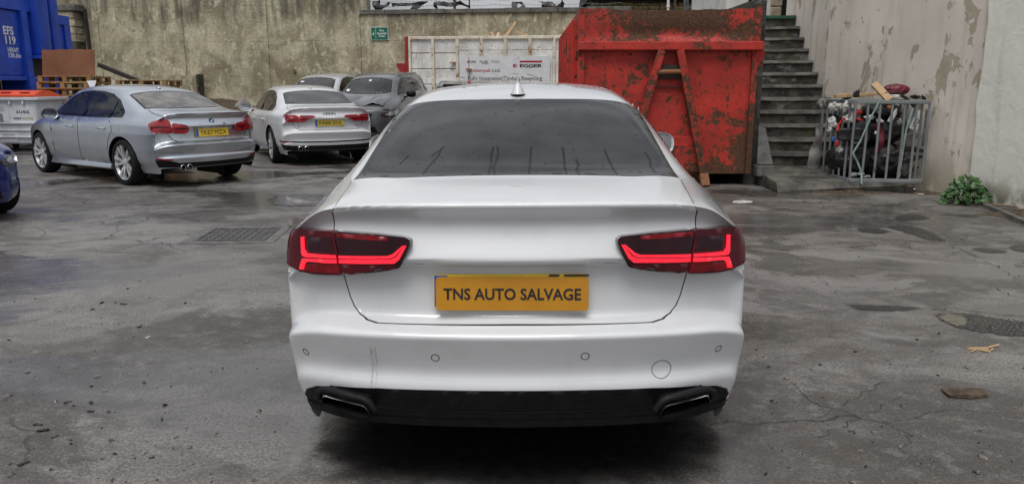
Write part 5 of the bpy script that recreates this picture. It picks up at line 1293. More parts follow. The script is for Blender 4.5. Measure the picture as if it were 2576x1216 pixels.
# ------------------------------------------------------------------ blue compactor container at the left
def blue():
    root = empty('blue_container', (-12.0, 20.02, gz(19.4)), 0, 'tall blue waste container marked EFS 119 beyond the white bin', 'container')
    zz = -gz(19.4); P = M['blue_container_paint']
    def s(name, x0, x1, y0, y1, z0, z1, mat=None, bv=.012, sub=None): return MB().span((x0 + 12 - 12, y0 - 19.4, z0 + zz), (x1, y1 - 19.4, z1 + zz)).build(name, mat or P, sub or root, bevel=bv)
    s('body', -2.5, -.02, 14.0, 20.55, 1.62, 4.6); s('top_beam', -.05, .10, 14.0, 19.22, 3.18, 3.44); s('top_beam', -.03, .10, 20.06, 20.83, 2.98, 3.22)
    s('post', -.05, .12, 18.74, 18.96, 1.60, 3.18); s('post', -.05, .09, 20.58, 20.83, 1.7, 2.98)
    s('side_panel', -.04, .015, 17.0, 18.73, 1.66, 3.16, bv=.004); s('bottom_rail', -.08, .07, 14.0, 18.97, 1.53, 1.63)
    for ya, yb in ((19.17, 19.66), (19.72, 20.06)):
        m = MB(); y = (ya + yb) / 2 - 19.4; m.add([(-.1, ya - 19.4, 2.15 + zz), (.26, ya - 19.4 + .03, 2.15 + zz), (.26, yb - 19.4 - .03, 2.15 + zz), (-.1, yb - 19.4, 2.15 + zz), (-.1, ya - 19.4 - .06, 4.7 + zz), (.30, ya - 19.4 - .04, 4.7 + zz), (.30, yb - 19.4 - .06, 4.7 + zz), (-.1, yb - 19.4, 4.7 + zz)], [(3, 2, 1, 0), (4, 5, 6, 7), (0, 1, 5, 4), (1, 2, 6, 5), (2, 3, 7, 6), (3, 0, 4, 7)]); m.build('column', P, root, bevel=.06, smooth=40)
    s('ledge', -.1, .30, 18.97, 19.75, 2.06, 2.14); s('niche', -.1, .02, 18.98, 19.9, 1.62, 2.05, M['dark_timber']); s('lower_box', -.6, .12, 18.75, 20.2, .7, 1.60); s('wing', -.2, .04, 20.07, 20.95, 1.75, 2.97)
    m = MB(); m.tube([(.05, .25, 1.75 + zz), (.12, .32, 1.95 + zz), (.16, .45, 2.03 + zz)], .03, 8); m.build('hose', P, root, smooth=50)
    s('support', -2.2, -.5, 14.2, 18.6, .0, 1.52, M['dark_timber']); s('support', -1.8, -.3, 18.7, 20.3, .0, .69, M['dark_timber'])
    def t(txt, y0, y1, zb, h): text_mesh(txt, h, frame_mat(Vector((.0165, y0 - 19.4, zb + zz)), (0, 1, 0), (0, 0, 1)), 'lettering', M['print_white'], root, y1 - y0, .03, .001, 'LEFT')
    t('EFS', 18.12, 18.50, 2.60, .19); t('119', 18.16, 18.54, 2.38, .19); t('HEIGHT', 18.20, 18.62, 2.20, .10); t('13ft.6in', 18.21, 18.68, 2.07, .105)
blue()

# ------------------------------------------------------------------ white wheeled bin with an orange lid
def bin_():
    c = Vector((-10.9, 17.35, 0)); root = empty('wheeled_bin', c, R(-3), 'white four-wheeled bin with orange lid and recycling stickers', 'bin')
    simple('bin_white', (.60, .62, .66), .45, .1, 4, .05); simple('bin_orange', (.72, .10, .035), .45, .12, 4, .05); simple('sticker', (.70, .71, .74), .4, .05, 5); simple('sticker_grey', (.22, .23, .26), .5, .1, 5); simple('sticker_green', (.22, .42, .12), .5, .1, 5); simple('sticker_navy', (.02, .03, .10), .5, .1, 5)
    W, Dp = 1.36, .98
    m = MB(); m.add([(-.60, -.42, .16), (.60, -.42, .16), (.60, .42, .16), (-.60, .42, .16), (-.665, -.49, 1.12), (.665, -.49, 1.12), (.665, .49, 1.12), (-.665, .49, 1.12)], [(3, 2, 1, 0), (4, 5, 6, 7), (0, 1, 5, 4), (1, 2, 6, 5), (2, 3, 7, 6), (3, 0, 4, 7)]); m.build('tub', M['bin_white'], root, bevel=.05, seg=3, smooth=50)
    MB().span((-.72, -.55, 1.10), (.76, .55, 1.17)).build('rim', M['bin_white'], root, bevel=.02, smooth=40)
    for x in (-.5, -.2, .1, .4): MB().span((x - .02, -.535, 1.02), (x + .02, -.485, 1.10)).build('rib', M['bin_white'], root, bevel=.006)
    n = 12; m = MB(); vs = []
    for i in range(n + 1):
        y = lerp(-.54, .52, i / n); z = 1.18 + .13 * math.sin(math.pi * min(1, i / n * 1.15 + .04)) ** .7
        vs += [(-.70, y, 1.175), (-.68, y, z), (.68, y, z), (.70, y, 1.175)]
    m.add(vs, [(i * 4 + q, (i + 1) * 4 + q, (i + 1) * 4 + q + 1, i * 4 + q + 1) for i in range(n) for q in range(3)] + [(0, 1, 2, 3), tuple(n * 4 + q for q in (3, 2, 1, 0))])
    lid = m.build('lid', M['bin_orange'], root, smooth=40)
    for x in (-.45, .0, .42): MB().span((x - .10, -.47, 1.255), (x + .10, -.40, 1.275)).build('lid_grip', M['red_dark_paint'], lid)
    for z in (.30, .45, .58): MB().span((-.55, -.47 , z), (.57, -.425, z + .025)).build('moulding', M['bin_white'], root, bevel=.008)
    MB().span((-.40, -.495, .60), (.62, -.452, .63)).build('moulding', M['bin_white'], root, bevel=.006)
    fy = lambda z: -.42 - .07 * (z - .16) / .96 - .004
    def st(name, x0, x1, z0, z1, mat, d=.003):
        m = MB(); m.add([(x0, fy(z0) - d, z0), (x1, fy(z0) - d, z0), (x1, fy(z1) - d, z1), (x0, fy(z1) - d, z1), (x0, fy(z0) + .01, z0), (x1, fy(z0) + .01, z0), (x1, fy(z1) + .01, z1), (x0, fy(z1) + .01, z1)], [(0, 1, 2, 3), (7, 6, 5, 4), (4, 5, 1, 0), (5, 6, 2, 1), (6, 7, 3, 2), (7, 4, 0, 3)]); return m.build(name, M[mat], root)
    st('sticker', -.52, .02, .66, 1.00, 'sticker'); st('sticker', .05, .60, .62, .98, 'sticker'); st('sticker', -.24, .12, .22, .40, 'sticker'); st('sticker_picture', -.44, -.12, .50 + .14, .84 - .02, 'sticker_grey', .006); st('sticker_edge', .52, .60, .20, .36, 'sticker_navy')
    def tx(s_, x, x2, z, h, mat, b=.01): text_mesh(s_, h, Matrix.Translation((0, fy(z) - .0085, 0)) @ frame_mat(Vector((x, 0, z)), (1, 0, 0), (0, .05, 1)), 'lettering', M[mat], root, x2 - x, b, .001, 'LEFT')
    tx('suez', .20, .50, .83, .085, 'sticker_navy', .01); tx('mixed', .12, .28, .70, .05, 'sticker_navy', .02); tx('recycling', .30, .55, .70, .05, 'sticker_green', .01)
    for z in (.36, .32, .28): st('print_line', -.20, .08, z, z + .015, 'sticker_grey', .006)
    for z in (.95, .91, .87): st('print_line', -.30, -.06, z, z + .012, 'sticker_grey', .006)
    for x in (-.5, .5):
        for y in (-.36, .36):
            m = MB(); m.lathe([(.03, -.025), (.09, -.025), (.095, -.01), (.095, .01), (.09, .025), (.03, .025)], 20, Matrix.Translation((x, y, .096)) @ Matrix.Rotation(math.pi / 2, 4, 'Y')); m.box((x, y, .14), (.08, .05, .06)); m.build('castor', M['black_plastic'], root, smooth=40)
bin_()

# ------------------------------------------------------------------ stacked pallets, rusty plate, leaning beam
def pallets():
    L_, Wp = 1.2, 1.0
    bt = MB().box((0, 0, 0), (L_, .10, .022)).mesh('board', bevel=.004, seg=1); bs = MB().box((0, 0, 0), (.10, Wp, .022)).mesh('stringer', bevel=.004, seg=1); bk = MB().box((0, 0, 0), (.10, .12, .078)).mesh('block', bevel=.005, seg=1)
    for q in (bt, bs, bk): q.materials.append(M['pallet_wood'])
    def pal(c, rz, lab, grp):
        r = empty('pallet', c, rz, lab, 'pallet', grp)
        for k in range(7):
            o = link_mesh('deck_board', bt, None, r); o.location = (0, -.45 + k * .15, .133)
        for x in (-.55, 0, .55):
            o = link_mesh('stringer', bs, None, r); o.location = (x, 0, .111)
        for x in (-.545, 0, .545):
            for y in (-.44, 0, .44): o = link_mesh('block', bk, None, r); o.location = (x, y, .061)
        for y in (-.45, 0, .45): o = link_mesh('base_board', bt, None, r); o.location = (0, y, .011)
    rnd = random.Random(6); z = gz(18.4)
    for k in range(11):
        lab = 'pallet in the tall pallet stack beside the bin'
        if k == 10: lab = 'topmost pallet of the tall stack, under the rusty plate'
        if k == 9: lab = 'second pallet from the top of the tall stack'
        pal((-10.28 + rnd.uniform(-.05, .05), 18.5 + rnd.uniform(-.04, .04), z), R(rnd.uniform(-3, 3)), lab, 'pallets stacked beside the bin'); z += .1455
    zt = z; z = gz(19.3)
    for k in range(10):
        pal((-8.95 + rnd.uniform(-.06, .06), 19.4 + rnd.uniform(-.05, .05), z), R(rnd.uniform(-4, 4)), 'pallet in the lower stack under the leaning dark beam', 'pallets stacked behind the silver saloon'); z += .1455
    m = MB(); vs = []; N = 12
    for j in range(2):
        for i in range(N + 1): vs.append((lerp(-.62, .62, i / N), .02 * math.sin(i * .8), j * .60 + (random.uniform(-.01, .01) if j else 0)))
    m.add(vs, [(i, i + 1, N + 2 + i, N + 1 + i) for i in range(N)]); o = m.build('rusty_plate', M['rust_sheet']); o.location = (-10.28, 18.25, zt + .004); o.rotation_euler = (R(-9), 0, R(-2)); o.modifiers.new('t', 'SOLIDIFY').thickness = .012
    tag(o, 'brown rusty steel plate standing on the tall pallet stack', 'steel plate')
    a, b = yp(248, 163, 19.3), yp(372, 213, 19.0); m = MB(); m.bar((0, 0, 0), b - a, .10, .10); o = m.build('dark_beam', M['dark_timber'], None, bevel=.01); o.location = a; tag(o, 'long dark beam leaning across the lower pallet stack', 'beam')
    p = yp(231, 210, 17.9); m = MB(); m.prism([(-.12, .06), (.10, .07), (.06, -.12), (-.02, -.13)], .004, frame_mat(p, (1, 0, 0), (.1, .3, 1))); tag(m.build('white_scrap', M['sticker']), 'white paper scrap caught on the pallet stack edge', 'paper')
pallets()
# low heap of soil and leaves at the foot of the wall
def heap(name, px, py, w, d, h, mat, lab, cat, seed=1, Y=None, n=16, rz=0.0, z=None):
    rnd = random.Random(seed); p = yp(px, py, Y) if Y else gp(px, py); m = MB(); vs = []
    for j in range(n + 1):
        for i in range(n + 1):
            u, v = i / n * 2 - 1, j / n * 2 - 1; r = min(1, math.hypot(u, v)); k = (math.cos(r * math.pi) + 1) / 2
            vs.append((u * w / 2, v * d / 2, h * k * rnd.uniform(.6, 1.25) + rnd.uniform(-.005, .005) - .01))
    m.add(vs, [(j * (n + 1) + i, j * (n + 1) + i + 1, (j + 1) * (n + 1) + i + 1, (j + 1) * (n + 1) + i) for j in range(n) for i in range(n)])
    o = m.build(name, M[mat], None, smooth=60 if h < .05 else 30); o.location = (p.x, p.y, gz(p.y) if z is None else z); o.rotation_euler.z = rz; tag(o, lab, cat); return o
simple('old_sack', (.20, .185, .17), .9, .4, 7, .6); simple('leaf_litter', (.070, .048, .030), .9, .6, 26, .8)
heap('litter_heap', 560, 262, 7.0, 1.9, .42, 'leaf_litter', 'low heap of leaves and soil at the concrete wall foot', 'litter', 3, 25.2)
heap('rubble_sack', 612, 252, 1.0, .5, .34, 'old_sack', 'slumped pale rubble sack on the leaf heap by the wall', 'sack', 4, 24.9, 10, z=.66)
# ------------------------------------------------------------------ the other cars in the yard
VT, VR, VL, VF_ = View('top'), View('rear'), View('left'), View('front')
def sc(poly, a, b): return [(u * a, v * b) for u, v in poly]
RGLASS = [(0, .62), (-.30, .645), (-.58, .73), (-.645, .80), (-.575, 1.36), (-.30, 1.375), (0, 1.385), (.30, 1.375), (.575, 1.36), (.645, .80), (.58, .73), (.30, .645)]
WSCREEN = [(-.53, 3.24), (-.27, 3.20), (0, 3.19), (.27, 3.20), (.53, 3.24), (.62, 3.74), (.5, 3.86), (.25, 3.95), (0, 3.97), (-.25, 3.95), (-.5, 3.86), (-.62, 3.74)]
def sedan_fit(car, P, L_, H, Wd, rear_mat, side_mat, front_mat, wheels, wr=.325, style='double', open_rear=False, seat_mat='cabin_cloth', see=True, fin=True, rim_n=5, mirror=None, trim='black_gloss'):
    root = car.root
    car.glass('rear_window', sc(RGLASS, Wd, L_), VT, M[rear_mat], .028, open_rear, None, .95, both=False)
    car.glass('side_window', sc(SIDEWIN, L_, H), VL, M[side_mat], .030, see, (0, 0, -1), .9, both=True, trim=trim)
    car.glass('windscreen', sc(WSCREEN, Wd, L_), VT, M[front_mat], .03, see, None, .95)
    for y0_, y1_ in ((2.40, 2.49), (1.50, 1.535)): car.patch('window_pillar', sc([(y0_, .965), (y1_, .965), (y1_ - .03, 1.34 if y0_ > 2 else 1.20), (y0_ - .03, 1.34 if y0_ > 2 else 1.19)], L_, H), VL, M['black_gloss'], off=.005, sp=.05, fl=.004, both=True)
    if see:
        cabin(root, 1.0 * L_, 4.0 * L_, 1.36 * Wd, .42, 3.62 * L_, dz=.95 * H)
        seats(root, (2.42 * L_,), .45, seat_mat, 1.00 * H); seats(root, (1.48 * L_,), .47, seat_mat, .98 * H, (-.40, .40))
        MB().span((-.62 * Wd, .95 * L_, .93 * H), (.62 * Wd, 1.38 * L_, .95 * H)).build('parcel_shelf', M['cabin_cloth'], root)
        for sx in (-1, 1): MB().span((sx * .70 * Wd, 1.0 * L_, .35), (sx * .73 * Wd, 3.8 * L_, .93 * H)).build('door_card', M['cabin_cloth'], root)
    ya, yb = wheels
    for y in wheels:
        for x in (-1, 1): add_wheel(root, x * .80 * Wd, y, wr, .225, style, rim_n)
    for x in (-1, 1): add_mirror(root, x * .985 * Wd, 3.22 * L_, .985 * H, P, housing=mirror)
    if fin: h, n = car.hit(VT, 0, 1.60 * L_); shark_fin(root, (0, 1.60 * L_, h.z), P, .8)
    car.finish(P, ((ya, wr), (yb, wr)), wr + .045)
def doors(car, P, L_, H, front=True):
    polys = [[(1.42, .96), (1.30, .80), (1.46, .62), (1.50, .30), (2.42, .29), (2.42, .955)], [(2.44, .955), (2.44, .29), (3.40, .29), (3.44, .55), (3.48, .94)]]
    for k, pl in enumerate(polys):
        q = sc(pl, L_, H); d = car.patch('door', q, VL, P, off=.003, sp=.05, fl=.008, both=True)
        car.ribbon('door_gap', q, VL, M['seam_black'], .014, .0012, .04, True, d[0])
        hy = (1.50, 2.58)[k] * L_
        for sgn, par in ((-1, d[0]), (1, d[1])):
            h, n = car.hit(VL if sgn < 0 else View('right'), hy + .1, .81 * H); m = MB(); m.tube([(h.x * 1.0 + sgn * .012, hy, .81 * H), (h.x + sgn * .034, hy + .05, .812 * H), (h.x + sgn * .034, hy + .16, .814 * H), (h.x + sgn * .012, hy + .21, .814 * H)], .012, 8); m.build('handle', P, par, smooth=50)
def lid_panels(car, P, L_, H, Wd, lowhw=.60, zlow=.655):
    vx = View('xc', .62, .72)
    f = lambda x, y: vx.uv((x, y, car.hit(VT, x, y)[0].z))
    g = lambda x, z: vx.uv((x, car.hit(VR, x, z)[0].y, z))
    half = [f(0, .60 * L_), f(-.30 * Wd, .62 * L_), f(-.62 * Wd, .74 * L_), f(-.675 * Wd, .50 * L_), f(-.69 * Wd, .26), g(-.665 * Wd, .95 * H), g(-.65 * Wd, .87 * H), g(0, .864 * H)]
    half[0] = (0, half[0][1]); half[-1] = (0, half[-1][1]); full = half + [(-u, v) for u, v in half[::-1] if abs(u) > 1e-6]
    lid = car.patch('trunk_lid', full, vx, P, off=.003, sp=.04, fl=.01)
    car.ribbon('lid_gap', half[2:-1], vx, M['seam_black'], .015, .0012, .03, both=True, parent=lid)
    lv = [(-.65 * Wd, .84 * H), (-.63 * Wd, .74 * H), (-.58 * Wd, (zlow + .025) * H), (-.52 * Wd, zlow * H), (0, zlow * H)]
    h2 = [(0, .845 * H)] + lv; pl = h2 + [(-u, v) for u, v in h2[::-1] if abs(u) > 1e-6]
    low = car.patch('lower_lid', pl, VR, P, off=.003, sp=.04, fl=.01, parent=lid); car.ribbon('lid_gap', lv, VR, M['seam_black'], .016, .0012, .03, both=True, parent=low)
    return lid
def lamp_pair(car, outline_px, mat, vc, off=.010, name='tail_lamp', extra=(), bars=(), sm=True, wrap=0.0):
    q = [(-abs(u), v) for u, v in [vc.uv(p) for p in car.pix(outline_px, sm)]]
    if wrap: 
        i = min(range(len(q)), key=lambda k: q[k][0])
    o = car.patch(name, rounded(q, .15, 1), vc, M[mat], off=off, sp=.035, fl=.04, both=True, sm=sm)
    if bars:
        c = np.mean(np.array(q), 0); lo_, hi_ = np.array(q).min(0), np.array(q).max(0)
        for f in (-.04,):
            cz_ = (lo_[1] + hi_[1]) / 2 + f * (hi_[1] - lo_[1]); hh = (hi_[1] - lo_[1]) * .055
            xs_ = [x for x in np.linspace(lo_[0], hi_[0], 40) if pts_in_poly([(x, cz_ + hh * 1.6)], q)[0] and pts_in_poly([(x, cz_ - hh * 1.6)], q)[0]]
            if len(xs_) < 4: continue
            x0, x1 = xs_[0] + .02, xs_[-1] - .02; kk = car.patch('lamp_stripe', [(x0, cz_ - hh), (x1, cz_ - hh), (x1, cz_ + hh), (x0, cz_ + hh)], vc, M['lens_dark'], off=off + .002, sp=.03, fl=.002, both=True, sm=sm)
            for x, r in zip(kk, o): x.parent = r
    return o
def twin_exhaust(root, xs, y, z, r=.040):
    for x in xs:
        m = MB(); m.lathe([(r, .14), (r, .0), (r * .9, -.004), (r * .8, .004), (r * .78, .12), (0, .12)], 20, Matrix.Translation((x, y, z)) @ Matrix.Rotation(-math.pi / 2, 4, 'X')); m.m = []
        me = m.build('exhaust_pipe', M['chrome'], root, smooth=40)

def silver_saloon():
    L_, H, Wd = .94, .995, .968
    car = Car(scaled(L_, H, Wd), (-4.28, 11.20, 0), R(52.6), 'silver saloon with plate YK67 MZX parked before the pallets', lv=2, name='silver_car')
    P = M['silver_paint']; root = car.root; z4 = zc(100, 320, 2.6833); vc = View('zc', 0, .95)
    lid_panels(car, P, L_, H, Wd); doors(car, P, L_, H)
    lamp_pair(car, z4((1322, 475), (1400, 440), (1530, 425), (1562, 460), (1590, 575), (1480, 572), (1380, 568), (1345, 530)), 'lens_red', vc, bars=((z4((1365, 480), (1545, 472), (1550, 490), (1372, 496)), 'lens_dark', .002), (z4((1385, 520), (1560, 515), (1566, 532), (1395, 536)), 'lens_dark', .002)))
    lamp_pair(car, z4((1566, 460), (1735, 484), (1760, 512), (1750, 558), (1718, 575), (1596, 576)), 'lens_red', vc, .012, bars=((z4((1600, 500), (1745, 512), (1742, 524), (1604, 518)), 'lens_dark', .002), (z4((1606, 540), (1735, 545), (1728, 556), (1610, 556)), 'lens_dark', .002)))
    pz = .765 * H; h, n = car.hit(VR, 0, pz); plate(root, (0, h.y - .012, pz), (1, 0, 0), (0, .1, 1), 'YK67 MZX', M['plate_yellow_bright'], th=.066, tw=.42)
    h, n = car.hit(VR, 0, .925 * H); b = MB(); Mx = frame_mat(h + n * .006, (1, 0, 0), (0, .3, 1))
    b.lathe([(0, .002), (.030, .003), (.040, .0)], 20, Mx); bo = b.build('badge', M['ink_black'], root, smooth=40)
    for k, mt in enumerate(('print_white', 'badge_blue', 'print_white', 'badge_blue')):
        a = [k * 90 + q for q in (0, 30, 60, 90)]; m = MB(); m.prism([(0, 0)] + [(.026 * math.cos(R(t)), .026 * math.sin(R(t))) for t in a], .0008, Mx @ Matrix.Translation((0, 0, .0035))); m.build('badge_quarter', M[mt], bo)
    h, n = car.hit(VR, .52, .925 * H); text_mesh('330d', .032, frame_mat(Vector((.50, h.y - .006, .912 * H)), (1, .12, 0), (0, .25, 1)), 'lettering', M['chrome'], root, .17, .01)
    # black lower valance, reflectors and pipes
    q = [(-.86, .40), (-.80, .405), (-.66, .385), (-.56, .355), (0, .350), (0, .29), (-.56, .29), (-.82, .30)]
    car.patch('diffuser', q[:5] + [(-u, v) for u, v in q[:4][::-1]] + [(-u, v) for u, v in q[6:][::-1]] + q[6:], vc, M['black_plastic'], off=.008, sp=.05, fl=.01)
    car.patch('rear_reflector', [(-.84, .408), (-.64, .395), (-.64, .413), (-.84, .427)], vc, M['red_reflector'], off=.012, sp=.03, fl=.006, both=True)
    car.ribbon('bumper_crease', [(-1.0, .50), (-.90, .515), (-.70, .495), (-.5, .48)], vc, P, .022, .012, .04, both=True)
    twin_exhaust(root, (-.52, -.42), .03, .295); 
    for x in (-.35, .35): ring(car, 'parking_sensor', (x, .54 * H), VR, .014, .003)
    for sx in (-1, 1):
        m = MB(); m.add([(sx * .86 * Wd, 1.42, .20), (sx * .90 * Wd, 1.42, .22), (sx * .92 * Wd, 3.4, .20), (sx * .86 * Wd, 3.4, .18), (sx * .86 * Wd, 1.42, .30), (sx * .885 * Wd, 1.42, .30), (sx * .885 * Wd, 3.4, .29), (sx * .86 * Wd, 3.4, .29)], [(3, 2, 1, 0), (4, 5, 6, 7), (0, 1, 5, 4), (1, 2, 6, 5), (2, 3, 7, 6), (3, 0, 4, 7)]); m.build('side_skirt', P, root, bevel=.012, smooth=50)
    vf = View('zc', 0, 3.4)
    car.patch('headlamp', [(-2.35, .64), (-2.70, .60), (-2.78, .68), (-2.50, .72), (-2.25, .72)], vf, M['lamp_clear'], off=.006, sp=.05, fl=.01, both=True)
    sedan_fit(car, P, L_, H, Wd, 'glass_fogged', 'glass_dark', 'glass_dark', (1.02, 3.80), .332, see=False)
silver_saloon()

def white_saloon():
    L_, H, Wd = .955, .985, .975
    car = Car(scaled(L_, H, Wd), (-3.23, 13.86, 0), R(27), 'white saloon with plate RA66 XUL parked beside the silver saloon', lv=2, name='white_car')
    P = M['white_paint_dusty']; root = car.root; z2 = zc(900, 200, 2.4325); vc = View('zc', 0, .95)
    lid_panels(car, P, L_, H, Wd); doors(car, P, L_, H)
    lamp_pair(car, z2((580, 632), (712, 634), (725, 665), (740, 702), (600, 700), (585, 690)), 'lens_red', vc, bars=((z2((600, 655), (700, 652), (708, 668), (605, 672)), 'lens_smoke', .002), (z2((610, 685), (725, 685), (732, 694), (614, 695)), 'lens_dark', .002)))
    lamp_pair(car, z2((718, 635), (860, 637), (880, 650), (800, 683), (770, 700), (744, 702)), 'lens_red', vc, .012, bars=((z2((738, 655), (850, 650), (800, 668), (745, 672)), 'lens_smoke', .002),))
    pz = .775 * H; h, n = car.hit(VR, 0, pz); plate(root, (0, h.y - .012, pz), (1, 0, 0), (0, .1, 1), 'RA66 XUL', M['plate_yellow_bright'], th=.066, tw=.42)
    h, n = car.hit(VR, 0, .93 * H)
    m = MB()
    for k in range(4):
        x = -.077 + k * .0513; m.tube([(x + .032 * math.cos(a), h.y - .010, .925 * H + .030 * math.sin(a)) for a in np.linspace(0, 2 * math.pi, 21)], .0055, 6, False)
    m.build('ring_badge', M['chrome'], root, smooth=60)
    for s_, x, w in (('A4', -.52, .10), ('TDI', .50, .11)):
        h, n = car.hit(VR, x, .71 * H); text_mesh(s_, .030, frame_mat(Vector((x, h.y - .006, .705 * H)), (1, -.12 if x < 0 else .12, 0), (0, .1, 1)), 'lettering', M['dark_chrome'], root, w, .01)
    q = [(-.97, .395), (-.70, .375), (0, .37)]; lo = [(0, .285), (-.70, .285), (-.90, .30)]
    car.patch('diffuser', q + [(-u, v) for u, v in q[:2][::-1]] + [(-u, v) for u, v in lo[1:][::-1]] + lo, vc, M['black_plastic'], off=.008, sp=.05, fl=.01)
    car.patch('lower_strip', [(-1.0, .435), (-.6, .425), (0, .42), (.6, .425), (1.0, .435), (1.0, .458), (.6, .45), (0, .445), (-.6, .45), (-1.0, .458)], vc, M['black_gloss'], off=.006, sp=.04, fl=.006)
    car.patch('rear_reflector', [(-1.0, .438), (-.70, .430), (-.70, .452), (-1.0, .456)], vc, M['red_reflector'], off=.009, sp=.03, fl=.006, both=True)
    twin_exhaust(root, (-.55, -.44), .03, .325, .042)
    MB().span((-.32, .02, .838 * H), (.32, .055, .848 * H)).build('lid_trim', M['chrome'], root)
    vf = View('zc', 0, 3.4); car.patch('headlamp', [(-2.35, .64), (-2.70, .60), (-2.78, .68), (-2.50, .72), (-2.25, .72)], vf, M['lamp_clear'], off=.006, sp=.05, fl=.01, both=True)
    sedan_fit(car, P, L_, H, Wd, 'glass_clear', 'glass_privacy', 'glass_clear', (1.03, 3.86), .332, open_rear=True, seat_mat='cabin_cloth', trim='black_gloss')
    # paper hanging by the rear side window
    m = MB(); m.prism([(0, 0), (.10, .02), (.12, .22), (.02, .20)], .004, frame_mat(Vector((-.60 * Wd, 1.9, 1.02)), (0, 1, 0), (0, 0, 1))); m.build('paper_tag', M['sticker'], root)
white_saloon()

def front_fit(car, P, L_, H, lamp, grille, bonnet):
    vf = View('zc', 0, 3.4 * L_)
    a = car.patch('headlamp', lamp, vf, M['lamp_inner'], off=.006, sp=.04, fl=.02, both=True)
    c = np.mean(np.array(lamp), 0); inn = [tuple(c + (np.array(p) - c) * (.62, .62)) for p in lamp]
    b = car.patch('lamp_unit', inn, vf, M['lamp_clear'], off=.010, sp=.03, fl=.004, both=True)
    for x, r in zip(b, a): x.parent = r
    for g_ in grille: car.patch('grille', g_, VF_, M['black_gloss'], off=.006, sp=.05, fl=.012)
    bp = bonnet; bn = car.patch('bonnet', bp, VT, P, off=.004, sp=.06, fl=.01); car.ribbon('bonnet_gap', bp, VT, M['seam_black'], .014, .0012, .04, True, bn); return bn

# ---- hatch tables
def hatch(L_, H, Wd, roofend=.30):
    st = [(.16, 0, 1.385, .50, 1.365, .66, 1.03, .80, .955), (.20, .10, 1.395, .52, 1.37, .68, 1.02, .83, .955), (.38, .10, 1.412, .55, 1.378, .72, 1.01, .86, .952), (.62, .08, 1.425, .565, 1.385, .75, 1.005, .89, .95), (.9, .05, 1.437, .575, 1.39, .77, 1.0, .91, .948), (1.2, .02, 1.445, .58, 1.393, .778, .995, .925, .946), (1.55, 0, 1.452, .583, 1.396, .784, .99, .935, .944)] + SEDAN[9:]
    zs = list(np.linspace(1.37, .285, 22)); ys = [.10 - .10 * min(1, i / 8) + .05 * math.sin(math.pi * i / 21) * 0 for i in range(22)]
    d = scaled(L_, H, Wd, st=st, rear=[(z, y, 1.0 + .02 * math.sin(math.pi * i / 21)) for i, (z, y) in enumerate(zip(zs, ys))]); d.pop('rear_s'); d['sill'] = .22; return d
